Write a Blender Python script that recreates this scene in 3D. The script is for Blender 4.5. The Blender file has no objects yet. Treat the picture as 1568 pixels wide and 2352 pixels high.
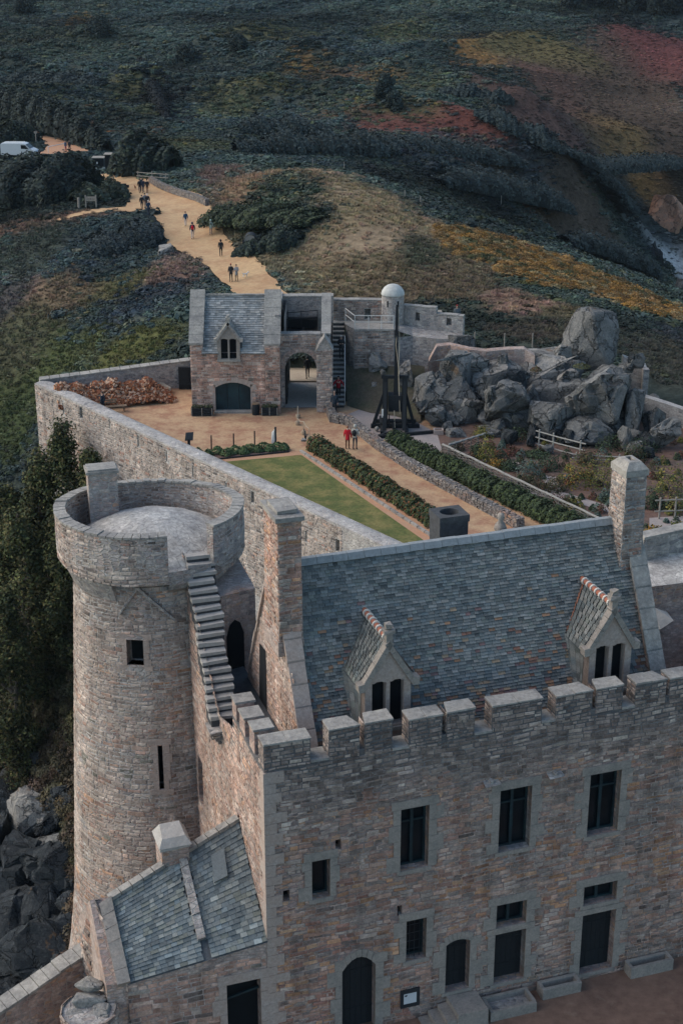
import bpy, bmesh, math, random
import numpy as np
from mathutils import Vector, Matrix, noise as mnoise
random.seed(7); rng = np.random.default_rng(7)
R = math.radians
scene = bpy.context.scene
col = scene.collection

# ---------------------------------------------------------------- camera, sky, sun, exposure
PITCH = R(21.7); FPX = 3500.0; CAMZ = 34.0
cam = bpy.data.objects.new('camera', bpy.data.cameras.new('camera')); col.objects.link(cam)
cam.location = (0, 0, CAMZ); cam.rotation_euler = (R(90) - PITCH, 0, 0)
cam.data.sensor_fit = 'VERTICAL'; cam.data.sensor_height = 36.0
cam.data.lens = 36.0 * FPX / 2352.0
cam.data.clip_start = 0.5; cam.data.clip_end = 3000
scene.camera = cam
SUN_EL, SUN_AZ = R(38), R(-80)          # azimuth measured from +Y towards +X: the light comes from the left
w = bpy.data.worlds.new('World'); scene.world = w; w.use_nodes = True
wn = w.node_tree
sky = wn.nodes.new('ShaderNodeTexSky'); sky.sky_type = 'NISHITA'; sky.sun_disc = False
sky.sun_elevation = SUN_EL; sky.sun_rotation = SUN_AZ
sky.air_density = 1.0; sky.dust_density = 1.0; sky.ozone_density = 1.6
wn.nodes['Background'].inputs['Strength'].default_value = 0.10
tint = wn.nodes.new('ShaderNodeMix'); tint.data_type = 'RGBA'; tint.blend_type = 'MULTIPLY'; tint.inputs[0].default_value = 1.0
tint.inputs[7].default_value = (.94, 1.0, .98, 1); wn.links.new(sky.outputs[0], tint.inputs[6]); wn.links.new(tint.outputs[2], wn.nodes['Background'].inputs[0])
sun = bpy.data.objects.new('sun', bpy.data.lights.new('sun', 'SUN')); col.objects.link(sun)
sun.data.energy = 1.3; sun.data.angle = R(70); sun.data.color = (1.0, 0.85, 0.70)
sd = Vector((math.sin(SUN_AZ) * math.cos(SUN_EL), math.cos(SUN_AZ) * math.cos(SUN_EL), math.sin(SUN_EL)))
sun.rotation_euler = sd.to_track_quat('Z', 'Y').to_euler()
scene.view_settings.view_transform = 'Standard'; scene.view_settings.look = 'None'
scene.view_settings.exposure = 1.15; scene.view_settings.gamma = 1.0
scene.cycles.max_bounces = 6; scene.cycles.diffuse_bounces = 3; scene.cycles.transparent_max_bounces = 4

# ---------------------------------------------------------------- measuring: a sight line of the surveyed photograph to a world point
CAMP = np.array([0.0, 0.0, CAMZ]); CT, ST = math.cos(PITCH), math.sin(PITCH)
def ray(px, py):
    a = (px - 784) / FPX; b = -(py - 1176) / FPX
    return np.array([a, CT + b * ST, -ST + b * CT])
def G(px, py, z=0.0):
    d = ray(px, py); return CAMP + d * (z - CAMZ) / d[2]
def D(px, py, Y):
    d = ray(px, py); return CAMP + d * Y / d[1]
AZ = R(71.4)                              # the lodging's front runs along EV, its depth along NV
EV = np.array([math.sin(AZ), math.cos(AZ), 0.0]); NV = np.array([-math.cos(AZ), math.sin(AZ), 0.0])
A0 = np.array([-2.168, 37.019, 0.0]); ZV = np.array([0, 0, 1.0])
def P(u, w, z): return A0 + EV * u + NV * w + ZV * z

# ---------------------------------------------------------------- node helpers
def nd(nt, typ, ins=None, **props):
    n = nt.nodes.new(typ)
    for k, v in props.items(): setattr(n, k, v)
    for k, v in (ins or {}).items():
        if isinstance(v, bpy.types.NodeSocket): nt.links.new(v, n.inputs[k])
        else: n.inputs[k].default_value = v
    return n
def c4(c): return (c[0], c[1], c[2], 1.0)
def nmix(nt, f, a, b, blend='MIX'):
    n = nt.nodes.new('ShaderNodeMix'); n.data_type = 'RGBA'; n.blend_type = blend
    for i, v in ((0, f), (6, a), (7, b)):
        if isinstance(v, bpy.types.NodeSocket): nt.links.new(v, n.inputs[i])
        else: n.inputs[i].default_value = v if i == 0 else c4(v)
    return n.outputs[2]
def nramp(nt, fac, stops, interp='LINEAR'):
    n = nt.nodes.new('ShaderNodeValToRGB'); n.color_ramp.interpolation = interp
    el = n.color_ramp.elements
    while len(el) < len(stops): el.new(0.5)
    for e, (p, c) in zip(el, stops):
        e.position = p; e.color = c4(c) if hasattr(c, '__len__') else (c, c, c, 1)
    nt.links.new(fac, n.inputs[0]); return n.outputs[0]
def nnoise(nt, vec, scale, detail=4, rough=.6, out=0):
    return nd(nt, 'ShaderNodeTexNoise', {'Vector': vec, 'Scale': scale, 'Detail': detail, 'Roughness': rough}).outputs[out]
def nmath(nt, op, a, b=0.0, c=None):
    n = nt.nodes.new('ShaderNodeMath'); n.operation = op
    for i, v in enumerate((a, b) if c is None else (a, b, c)):
        if isinstance(v, bpy.types.NodeSocket): nt.links.new(v, n.inputs[i])
        else: n.inputs[i].default_value = v
    return n.outputs[0]
def newmat(name):
    m = bpy.data.materials.new(name); m.use_nodes = True
    nt = m.node_tree; return m, nt, nt.nodes['Principled BSDF']
def setbump(nt, b, h, strength, dist):
    bp = nd(nt, 'ShaderNodeBump', {'Height': h, 'Strength': strength, 'Distance': dist})
    nt.links.new(bp.outputs[0], b.inputs['Normal'])
M = {}
GREYS = [(.36, .34, .31), (.27, .25, .24), (.20, .19, .19), (.42, .38, .34), (.30, .25, .22), (.12, .12, .13)]
PINKS = [(.38, .27, .22), (.30, .19, .155), (.43, .33, .28), (.24, .16, .14), (.38, .22, .13), (.16, .13, .13)]
def masonry(name, pa, pb, mortar, su=2.6, sv=6.0, bias=.5, stain=.5, lichen=.25, topz=None, jw=.07, bump=.7, jdark=False):
    """Rubble masonry: courses of uneven stones in mortar, with weathered, pink and lichen patches."""
    m, nt, b = newmat(name)
    tc = nd(nt, 'ShaderNodeTexCoord'); uv = tc.outputs['UV']
    geo = nd(nt, 'ShaderNodeNewGeometry').outputs['Position']
    dn = nnoise(nt, uv, 1.4, 3, .6, 1)
    off = nd(nt, 'ShaderNodeVectorMath', {0: dn, 1: (.5, .5, .5)}, operation='SUBTRACT').outputs[0]
    offs = nd(nt, 'ShaderNodeVectorMath', {0: off, 1: (.22, .12, 0)}, operation='MULTIPLY').outputs[0]
    uvd = nd(nt, 'ShaderNodeVectorMath', {0: uv, 1: offs}, operation='ADD').outputs[0]
    vec = nd(nt, 'ShaderNodeVectorMath', {0: uvd, 1: (su * 1.35, sv * 1.3, 1)}, operation='MULTIPLY').outputs[0]
    v1 = nd(nt, 'ShaderNodeTexVoronoi', {'Vector': vec, 'Scale': 1.0, 'Randomness': .78}, voronoi_dimensions='2D')
    ve = nd(nt, 'ShaderNodeTexVoronoi', {'Vector': vec, 'Scale': 1.0, 'Randomness': .78}, voronoi_dimensions='2D', feature='DISTANCE_TO_EDGE')
    sp = nd(nt, 'ShaderNodeSeparateColor', {0: v1.outputs['Color']})
    def pal(p, s): return nramp(nt, s, [(i / len(p), c) for i, c in enumerate(p)], 'CONSTANT')
    ca, cb = pal(pa, sp.outputs[0]), pal(pb, sp.outputs[1])
    patch = nnoise(nt, geo, .33, 4, .65)
    pf = nd(nt, 'ShaderNodeMapRange', {0: patch, 1: .62 - bias * .3, 2: .72 - bias * .3})
    stone = nmix(nt, pf.outputs[0], ca, cb)
    fine = nnoise(nt, geo, 9, 5, .7)
    mn = lambda p: tuple(sum(c[i] for c in p) / len(p) for i in range(3))
    stone = nmix(nt, .38, stone, nmix(nt, pf.outputs[0], mn(pa), mn(pb)))
    stone = nmix(nt, 1.0, stone, nramp(nt, nnoise(nt, geo, 1.7, 5, .7), [(.3, .72), (.7, 1.25)]), 'MULTIPLY')
    stone = nmix(nt, .8, stone, nramp(nt, fine, [(.25, .25), (.75, .95)]), 'OVERLAY')
    # weather stains
    sn = nnoise(nt, nd(nt, 'ShaderNodeVectorMath', {0: geo, 1: (1, 1, .35)}, operation='MULTIPLY').outputs[0], .8, 6, .7)
    sf = nd(nt, 'ShaderNodeMapRange', {0: sn, 1: .48, 2: .75, 4: stain}).outputs[0]
    if topz:
        gz = nd(nt, 'ShaderNodeSeparateXYZ', {0: geo}).outputs[2]
        zz = nmath(nt, 'ADD', gz, nmath(nt, 'MULTIPLY', nnoise(nt, geo, .6, 4, .6), 3.0))
        sf = nmath(nt, 'MAXIMUM', sf, nd(nt, 'ShaderNodeMapRange', {0: zz, 1: topz, 2: topz + 1.6, 4: .8}).outputs[0])
        stone = nmix(nt, nd(nt, 'ShaderNodeMapRange', {0: zz, 1: topz, 2: topz + 1.2, 4: .75}).outputs[0], stone, ca)
    jn = nd(nt, 'ShaderNodeMapRange', {0: nmath(nt, 'ADD', ve.outputs['Distance'], nmath(nt, 'MULTIPLY', nmath(nt, 'SUBTRACT', fine, .5), .10)), 1: jw * .3, 2: jw * 1.5}, interpolation_type='SMOOTHSTEP').outputs[0]
    c = nmix(nt, jn, mortar, stone)
    c = nmix(nt, sf, c, (.075, .082, .088))
    lf = nd(nt, 'ShaderNodeMapRange', {0: nnoise(nt, geo, 5.5, 5, .75), 1: .60, 2: .70, 4: lichen}).outputs[0]
    c = nmix(nt, lf, c, (.52, .51, .46))
    nt.links.new(c, b.inputs['Base Color']); b.inputs['Roughness'].default_value = .93
    b.inputs['Specular IOR Level'].default_value = .2
    hh = nmath(nt, 'ADD', nmath(nt, 'MULTIPLY', jn, nmath(nt, 'ADD', .7, nmath(nt, 'MULTIPLY', sp.outputs[2], .5))), nmath(nt, 'MULTIPLY', fine, .6))
    setbump(nt, b, hh, bump, .045)
    M[name] = m; return m
masonry('masonry_facade', GREYS, PINKS, (.25, .235, .22), 2.9, 7.0, bias=.9, stain=.45, lichen=.3, topz=11.2, jw=.06)
masonry('masonry_pink', [(.40, .33, .29), (.36, .27, .23), (.30, .24, .21)] , PINKS, (.36, .31, .27), 2.9, 7.0, bias=.6, stain=.3, lichen=.2)
masonry('masonry_tower', GREYS[:5] + [(.34, .27, .24)], PINKS, (.36, .335, .30), 2.6, 5.6, bias=.35, stain=.22, lichen=.25, jw=.10)
masonry('masonry_grey', GREYS, [(.33, .31, .28), (.24, .22, .21), (.29, .25, .22)], (.34, .325, .30), 2.4, 5.0, bias=.3, stain=.4, lichen=.35, jw=.08)
masonry('masonry_curtain', [(.40, .38, .35), (.33, .31, .29), (.27, .25, .24), (.36, .33, .30)], GREYS, (.41, .395, .365), 2.0, 4.4, bias=.3, stain=.45, lichen=.3, jw=.09)
masonry('masonry_gate', [(.42, .33, .28), (.35, .24, .20), (.28, .19, .165), (.45, .38, .33), (.17, .14, .13)], PINKS, (.42, .35, .30), 2.0, 4.6, bias=.3, stain=.2, lichen=.15, jw=.09)
masonry('flagstone', [(.40, .38, .345), (.35, .335, .305), (.31, .295, .275), (.43, .41, .37)], [(.36, .33, .30), (.30, .28, .26)], (.27, .255, .235), 1.7, 1.9, bias=.3, stain=.35, lichen=.15, jw=.03, bump=.25)
masonry('dry_stone', [tuple(x * .6 for x in c) for c in GREYS + [(.40, .30, .22)]], [tuple(x * .75 for x in c) for c in PINKS], (.12, .11, .10), 2.6, 3.4, bias=.3, stain=.15, lichen=.3, jw=.10, bump=1)

def simple(name, base, var=.25, scale=6.0, rough=.9, bump=.3, dist=.02, tint=None, spots=None, metal=0.0, spec=.3, vcol=False):
    m, nt, b = newmat(name)
    geo = nd(nt, 'ShaderNodeNewGeometry').outputs['Position']
    n1 = nnoise(nt, geo, scale, 6, .7)
    if vcol: cc = nd(nt, 'ShaderNodeVertexColor', layer_name='Col').outputs[0]
    else: cc = nd(nt, 'ShaderNodeRGB').outputs[0]; cc.default_value = c4(base)
    if tint: cc = nmix(nt, nd(nt, 'ShaderNodeMapRange', {0: nnoise(nt, geo, scale * .15, 5, .65), 1: .42, 2: .62}).outputs[0], cc, tint)
    c = nmix(nt, 1.0, cc, nramp(nt, n1, [(.25, 1 - var), (.75, 1 + var)]), 'MULTIPLY')
    if spots: c = nmix(nt, nd(nt, 'ShaderNodeMapRange', {0: nnoise(nt, geo, scale * .9, 6, .75), 1: .58, 2: .68, 4: spots[1]}).outputs[0], c, spots[0])
    nt.links.new(c, b.inputs['Base Color']); b.inputs['Roughness'].default_value = rough
    b.inputs['Metallic'].default_value = metal; b.inputs['Specular IOR Level'].default_value = spec
    if bump: setbump(nt, b, n1, bump, dist)
    M[name] = m; return m
simple('granite', (.285, .25, .215), .3, 14, .9, .4, .02, tint=(.22, .20, .175), spots=((.36, .335, .295), .35))
simple('granite_pink', (.35, .275, .23), .3, 12, .9, .4, .02, tint=(.36, .30, .26), spots=((.48, .45, .40), .35))
simple('coping', (.325, .305, .27), .36, 7, .95, .8, .05, tint=(.215, .205, .19), spots=((.44, .43, .39), .45))
simple('dome_plaster', (.50, .50, .465), .2, 5, .9, .3, .02, tint=(.38, .39, .37), spots=((.28, .29, .28), .3))
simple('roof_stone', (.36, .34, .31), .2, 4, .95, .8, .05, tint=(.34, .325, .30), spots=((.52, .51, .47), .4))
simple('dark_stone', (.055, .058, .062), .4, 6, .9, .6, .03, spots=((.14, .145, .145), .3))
simple('slate', (.1, .1, .1), .30, 16, .72, .35, .012, spots=((.34, .36, .34), .30), vcol=True, spec=.4)
simple('slate_ridge', (.24, .26, .265), .25, 8, .85, .4, .02, spots=((.40, .41, .39), .3))
simple('terracotta', (.36, .13, .08), .3, 10, .8, .2, .01, spots=((.3, .25, .2), .3))
simple('lime_mortar', (.60, .57, .50), .15, 20, .95, .3, .01)
simple('gravel', (.43, .285, .165), .26, 5, 1, .5, .02, tint=(.31, .165, .10), spots=((.43, .35, .26), .35))
simple('path_sand', (.45, .30, .16), .24, 2.5, 1, .5, .04, tint=(.37, .22, .115), spots=((.50, .38, .24), .4))
simple('path_orange', (.42, .225, .13), .15, 4, 1, .3, .02, tint=(.40, .24, .15))
simple('grey_gravel', (.31, .265, .245), .18, 6, 1, .4, .02, tint=(.27, .24, .225))
simple('soil', (.105, .075, .062), .45, 3, 1, .7, .05, tint=(.14, .08, .06), spots=((.10, .11, .06), .5))
simple('lawn', (.088, .105, .03), .4, 5, 1, .8, .05, tint=(.185, .16, .055), spots=((.075, .10, .03), .5))
simple('court_earth', (.20, .12, .085), .3, 3, 1, .5, .04, tint=(.15, .09, .065), spots=((.30, .22, .16), .3))
simple('dark_wood', (.012, .015, .018), .4, 12, .8, .4, .01)
simple('door_wood', (.011, .022, .027), .35, 8, .7, .3, .01, tint=(.016, .040, .047))
simple('plank_wood', (.42, .34, .24), .2, 9, .9, .3, .01, tint=(.36, .28, .20))
simple('grey_wood', (.26, .235, .20), .3, 10, .9, .4, .01)
simple('bench_wood', (.20, .14, .09), .3, 10, .85, .3, .01)
def stonemat():
    m, nt, b = newmat('stone'); geo = nd(nt, 'ShaderNodeNewGeometry').outputs['Position']; a = nd(nt, 'ShaderNodeVertexColor', layer_name='Col').outputs[0]
    n1, n2 = nnoise(nt, geo, 11, 6, .72), nnoise(nt, geo, 1.0, 6, .7)
    st = nnoise(nt, nd(nt, 'ShaderNodeVectorMath', {0: geo, 1: (1.5, 1.5, .16)}, operation='MULTIPLY').outputs[0], 1.0, 6, .68)
    c = nmix(nt, 1.0, a, nramp(nt, n1, [(.25, .55), (.75, 1.4)]), 'MULTIPLY'); c = nmix(nt, 1.0, c, nramp(nt, n2, [(.3, .70), (.7, 1.22)]), 'MULTIPLY'); c = nmix(nt, 1.0, c, nramp(nt, st, [(.36, .58), (.60, 1.10)]), 'MULTIPLY')
    c = nmix(nt, nd(nt, 'ShaderNodeMapRange', {0: nnoise(nt, geo, 7, 7, .78), 1: .56, 2: .66, 4: .42}).outputs[0], c, (.42, .405, .365))
    c = nmix(nt, nd(nt, 'ShaderNodeMapRange', {0: nnoise(nt, geo, 1.9, 6, .75), 1: .60, 2: .72, 4: .55}).outputs[0], c, (.085, .088, .085))
    nt.links.new(c, b.inputs['Base Color']); b.inputs['Roughness'].default_value = .95; b.inputs['Specular IOR Level'].default_value = .15; setbump(nt, b, n1, .9, .025); M['stone'] = m
stonemat()
simple('log_wood', (.3, .13, .06), .35, 9, .95, .4, .02, vcol=True)
simple('wicker_rail', (.27, .26, .235), .3, 14, .9, .5, .02)
simple('rough_turf', (.060, .060, .038), .45, 4, 1, .9, .06, tint=(.085, .07, .05))
simple('wicker', (.15, .145, .13), .35, 14, .9, .5, .02)
simple('iron', (.03, .035, .04), .3, 20, .6, .2, .01, metal=.4)
simple('white_rail', (.62, .60, .55), .12, 10, .7, 0)
simple('rope', (.42, .36, .27), .2, 30, .95, .2, .01)
simple('sacking', (.33, .25, .17), .25, 14, .95, .3, .01)
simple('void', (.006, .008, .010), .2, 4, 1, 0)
def rockmat(name, base, tint, pale, pa=.4):
    m, nt, b = newmat(name); geo = nd(nt, 'ShaderNodeNewGeometry').outputs['Position']
    dv = nd(nt, 'ShaderNodeVectorMath', {0: geo, 1: nd(nt, 'ShaderNodeVectorMath', {0: nnoise(nt, geo, .9, 4, .6, 1), 1: (2.2, 2.2, 2.2)}, operation='MULTIPLY').outputs[0]}, operation='ADD').outputs[0]
    sv = nd(nt, 'ShaderNodeVectorMath', {0: dv, 1: (.68, .68, .26)}, operation='MULTIPLY').outputs[0]
    ve = nd(nt, 'ShaderNodeTexVoronoi', {'Vector': sv, 'Scale': 1.0}, feature='DISTANCE_TO_EDGE').outputs['Distance']
    vc = nd(nt, 'ShaderNodeSeparateColor', {0: nd(nt, 'ShaderNodeTexVoronoi', {'Vector': sv, 'Scale': 1.0}).outputs['Color']}).outputs[0]
    n1, n2 = nnoise(nt, geo, 1.6, 8, .72), nnoise(nt, geo, 9, 5, .7)
    crack = nd(nt, 'ShaderNodeMapRange', {0: ve, 1: .0, 2: .05}, interpolation_type='SMOOTHSTEP').outputs[0]
    c = nmix(nt, nd(nt, 'ShaderNodeMapRange', {0: n1, 1: .4, 2: .62}).outputs[0], base, tint)
    c = nmix(nt, 1.0, c, nramp(nt, vc, [(0, .75), (1, 1.25)]), 'MULTIPLY'); c = nmix(nt, 1.0, c, nramp(nt, n2, [(.25, .55), (.75, 1.45)]), 'MULTIPLY')
    c = nmix(nt, nd(nt, 'ShaderNodeMapRange', {0: nnoise(nt, geo, 2.6, 7, .75), 1: .56, 2: .66, 4: pa}).outputs[0], c, pale)
    c = nmix(nt, nd(nt, 'ShaderNodeMapRange', {0: nnoise(nt, geo, .55, 4, .6), 1: .66, 2: .70, 4: .5}).outputs[0], c, (.20, .11, .05))
    c = nmix(nt, nmath(nt, 'MULTIPLY', nmath(nt, 'SUBTRACT', 1.0, crack), nd(nt, 'ShaderNodeMapRange', {0: n1, 1: .38, 2: .58, 4: .9}).outputs[0]), c, (.035, .038, .04))
    nt.links.new(c, b.inputs['Base Color']); b.inputs['Roughness'].default_value = .95; b.inputs['Specular IOR Level'].default_value = .15
    setbump(nt, b, nmath(nt, 'ADD', nmath(nt, 'MULTIPLY', crack, .9), nmath(nt, 'ADD', nmath(nt, 'MULTIPLY', n1, 1.6), nmath(nt, 'MULTIPLY', n2, .3))), 1.0, .16); M[name] = m
rockmat('rock', (.128, .13, .125), (.185, .182, .172), (.34, .33, .30), .45); rockmat('rock_pale', (.26, .245, .22), (.18, .178, .17), (.40, .385, .345), .55)
rockmat('rock_dark', (.030, .036, .040), (.05, .055, .058), (.15, .15, .145), .4); rockmat('rock_red', (.50, .27, .17), (.36, .22, .16), (.52, .40, .31))
simple('bark', (.09, .075, .06), .4, 8, .95, .5, .03)
simple('white_paint', (.52, .54, .55), .06, 6, .4, 0, spec=.5)
simple('rubber', (.02, .02, .022), .2, 10, .8, 0)
simple('skin', (.42, .26, .19), .08, 12, .6, 0)
simple('pebbles', (.40, .40, .39), .3, 2.5, 1, .6, .1, tint=(.30, .31, .32))
def glassmat():
    m, nt, b = newmat('window_glass')
    geo = nd(nt, 'ShaderNodeNewGeometry').outputs['Position']
    nt.links.new(nramp(nt, nnoise(nt, geo, 1.5), [(.3, (.006, .009, .012)), (.7, (.014, .018, .022))]), b.inputs['Base Color'])
    b.inputs['Roughness'].default_value = .15; b.inputs['Specular IOR Level'].default_value = .2; M['window_glass'] = m
glassmat()
_cloth = {}
def cloth(c):
    k = tuple(round(x, 3) for x in c)
    if k not in _cloth: _cloth[k] = simple('cloth_%d' % len(_cloth), c, .2, 18, .9, .2, .01)
    return _cloth[k]
def leafmat(name, attr_type='GEOMETRY', nscale=1.3):
    m, nt, b = newmat(name)
    a = nd(nt, 'ShaderNodeAttribute', attribute_name='Col' if attr_type == 'GEOMETRY' else 'tint', attribute_type=attr_type).outputs['Color']
    geo = nd(nt, 'ShaderNodeNewGeometry')
    n1 = nnoise(nt, geo.outputs['Position'], nscale, 4, .7)
    c = nmix(nt, 1.0, a, nramp(nt, n1, [(.25, .55), (.75, 1.5)]), 'MULTIPLY')
    if attr_type == 'INSTANCER':
        lf = nd(nt, 'ShaderNodeAttribute', attribute_name='Col', attribute_type='GEOMETRY').outputs['Color']
        c = nmix(nt, 1.0, c, lf, 'MULTIPLY')
    nt.links.new(c, b.inputs['Base Color']); b.inputs['Roughness'].default_value = .85; b.inputs['Specular IOR Level'].default_value = .15
    M[name] = m
leafmat('leaves'); leafmat('scrub_leaves', 'INSTANCER', .8)
def terrainmat():
    m, nt, b = newmat('heath')
    a = nd(nt, 'ShaderNodeVertexColor', layer_name='Col').outputs[0]
    geo = nd(nt, 'ShaderNodeNewGeometry').outputs['Position']
    n1 = nnoise(nt, geo, 1.1, 8, .75); n2 = nnoise(nt, geo, .16, 5, .6)
    c = nmix(nt, 1.0, a, nramp(nt, n1, [(.25, .35), (.75, 1.6)]), 'MULTIPLY')
    c = nmix(nt, 1.0, c, nramp(nt, n2, [(.3, .75), (.7, 1.25)]), 'MULTIPLY')
    nt.links.new(c, b.inputs['Base Color']); b.inputs['Roughness'].default_value = 1; b.inputs['Specular IOR Level'].default_value = .05
    setbump(nt, b, n1, 1.0, .5); M['heath'] = m
terrainmat()

# ---------------------------------------------------------------- mesh builder
class MB:
    def __init__(s): s.v = []; s.f = []; s.c = []; s.uv = []; s.mi = []; s.cur = 0; s.colr = None
    def poly(s, pts, c=None, uv=None):
        k = len(s.v); s.v += [tuple(map(float, p)) for p in pts]
        s.f.append(tuple(range(k, k + len(pts)))); s.c.append(c); s.uv.append(uv); s.mi.append(s.cur)
    def mesh(s, verts, faces, c=None):
        k = len(s.v); s.v += [tuple(map(float, p)) for p in verts]
        for f in faces:
            s.f.append(tuple(i + k for i in f)); s.c.append(c); s.uv.append(None); s.mi.append(s.cur)
    def hexa(s, b, t, c=None):       # bottom 4 and top 4, counter-clockwise from above
        s.mesh(list(b) + list(t), [(3, 2, 1, 0), (4, 5, 6, 7), (0, 1, 5, 4), (1, 2, 6, 5), (2, 3, 7, 6), (3, 0, 4, 7)], c)
    def box(s, x0, x1, y0, y1, z0, z1, F=None, c=None, j=0.0):
        F = F or (lambda x, y, z: (x, y, z))
        J = (lambda: random.uniform(-j, j)) if j else (lambda: 0.0)
        q = lambda z: [F(x + J(), y + J(), z + J()) for x, y in ((x0, y0), (x1, y0), (x1, y1), (x0, y1))]
        s.hexa(q(z0), q(z1), c)
    def beam(s, a, b, wd, h=None, c=None, up=(0, 0, 1), w2=None):
        a, b = Vector(a), Vector(b); h = h or wd; d = (b - a).normalized()
        u = Vector(up)
        if abs(d.dot(u)) > .97: u = Vector((1, 0, 0))
        sx = d.cross(u).normalized(); sy = sx.cross(d).normalized(); k = (w2 / wd) if w2 else 1
        q = lambda p, k: [p + sx * (i * wd / 2 * k) + sy * (jj * h / 2 * k) for i, jj in ((-1, -1), (1, -1), (1, 1), (-1, 1))]
        s.hexa(q(a, 1), q(b, k), c)
    def tube(s, pts, rad, n=8, c=None, cap=True):
        pts = [Vector(p) for p in pts]; k = len(s.v); rings = []
        rads = rad if hasattr(rad, '__len__') else [rad] * len(pts)
        for i, p in enumerate(pts):
            d = (pts[min(i + 1, len(pts) - 1)] - pts[max(i - 1, 0)]).normalized()
            u = Vector((0, 0, 1)) if abs(d.z) < .9 else Vector((1, 0, 0))
            sx = d.cross(u).normalized(); sy = sx.cross(d)
            for a in range(n):
                t = 2 * math.pi * a / n
                s.v.append(tuple(p + (sx * math.cos(t) + sy * math.sin(t)) * rads[i]))
        fs = []
        for i in range(len(pts) - 1):
            for a in range(n):
                b = (a + 1) % n; fs.append((k + i * n + a, k + i * n + b, k + (i + 1) * n + b, k + (i + 1) * n + a))
        if cap:
            fs.append(tuple(k + a for a in reversed(range(n)))); fs.append(tuple(k + (len(pts) - 1) * n + a for a in range(n)))
        for f in fs: s.f.append(f); s.c.append(c); s.uv.append(None); s.mi.append(s.cur)
    def lathe(s, o, prof, n=48, a0=0.0, a1=2 * math.pi, c=None, jit=0.0):
        full = abs(a1 - a0 - 2 * math.pi) < 1e-6
        ang = [a0 + (a1 - a0) * i / n for i in range(n + (0 if full else 1))]
        k = len(s.v); L = len(prof); rad0 = max(p[0] for p in prof)
        acc = [0.0]
        for p, q in zip(prof, prof[1:]): acc.append(acc[-1] + math.hypot(q[0] - p[0], q[1] - p[1]))
        jj = [[random.uniform(-jit, jit) for _ in prof] for _ in ang]
        for ai, a in enumerate(ang):
            for pi_, (r, z) in enumerate(prof):
                rr = r + jj[ai][pi_] if r > .01 else r
                s.v.append((o[0] + math.sin(a) * rr, o[1] - math.cos(a) * rr, o[2] + z))
        for i in range(n):
            i2 = (i + 1) % len(ang)
            for jx in range(L - 1):
                s.f.append((k + i * L + jx, k + i2 * L + jx, k + i2 * L + jx + 1, k + i * L + jx + 1)); s.c.append(c); s.mi.append(s.cur)
                ua, ub = rad0 * (a0 + (a1 - a0) * i / n), rad0 * (a0 + (a1 - a0) * (i + 1) / n)
                s.uv.append([(ua, -acc[jx]), (ub, -acc[jx]), (ub, -acc[jx + 1]), (ua, -acc[jx + 1])])
    def prism(s, pts, d, c=None):    # polygon pts swept by vector d
        pts = [np.array(p, float) for p in pts]; d = np.array(d, float)
        s.poly(pts, c); s.poly([p + d for p in reversed(pts)], c)
        for i in range(len(pts)):
            a, b = pts[i], pts[(i + 1) % len(pts)]
            s.poly([b, a, a + d, b + d], c)
    def build(s, name, mats, parent=None, origin=(0, 0, 0), smooth=False, fix=False):
        me = bpy.data.meshes.new(name); o = np.array(origin, float)
        if parent is not None: o = np.array(parent['_o'])
        me.from_pydata([tuple(np.array(p) - o) for p in s.v], [], s.f)
        if not isinstance(mats, (list, tuple)): mats = [mats]
        for m in mats: me.materials.append(M[m] if isinstance(m, str) else m)
        V = np.array(s.v)
        me.uv_layers.new(name='UVMap'); hasc = any(x is not None for x in s.c)
        if hasc: me.color_attributes.new('Col', 'FLOAT_COLOR', 'CORNER')
        uvl = me.uv_layers['UVMap'].data; ca = me.color_attributes['Col'].data if hasc else None
        for pl in me.polygons:
            i = pl.index; pl.material_index = s.mi[i]; pl.use_smooth = smooth
            if s.uv[i]:
                for li, u in zip(pl.loop_indices, s.uv[i]): uvl[li].uv = u
            else:
                n = pl.normal
                if abs(n.z) > .85:
                    for li, vi in zip(pl.loop_indices, pl.vertices): uvl[li].uv = (V[vi][0], V[vi][1])
                else:
                    tx = Vector((-n.y, n.x, 0)).normalized(); ty = n.cross(tx); sg = 1 if ty.z > 0 else -1
                    for li, vi in zip(pl.loop_indices, pl.vertices):
                        p = V[vi]; uvl[li].uv = (p[0] * tx.x + p[1] * tx.y, sg * (p[0] * ty.x + p[1] * ty.y + p[2] * ty.z))
            if ca:
                cc = s.c[i] or (.5, .5, .5)
                for li in pl.loop_indices: ca[li].color = c4(cc)
        if fix:
            bm = bmesh.new(); bm.from_mesh(me); bmesh.ops.recalc_face_normals(bm, faces=bm.faces); bm.to_mesh(me); bm.free()
        ob = bpy.data.objects.new(name, me); col.objects.link(ob)
        if parent is not None: ob.parent = parent['_e']
        else: ob.location = tuple(o)
        return ob
def thing(name, loc, label, cat, group=None):
    e = bpy.data.objects.new(name, None); col.objects.link(e); e.location = tuple(map(float, loc)); e.empty_display_size = .3
    tag(e, label, cat, group)
    return {'_e': e, '_o': tuple(map(float, loc))}
def sub(ob, o=None):                   # lets a part carry sub-parts
    e = ob; return {'_e': ob, '_o': o}
def tag(o, label, cat, group=None, kind=None):
    if label: o['label'] = label
    if cat: o['category'] = cat
    if group: o['group'] = group
    if kind: o['kind'] = kind
    return o
def structure(o): o['kind'] = 'structure'; return o
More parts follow.
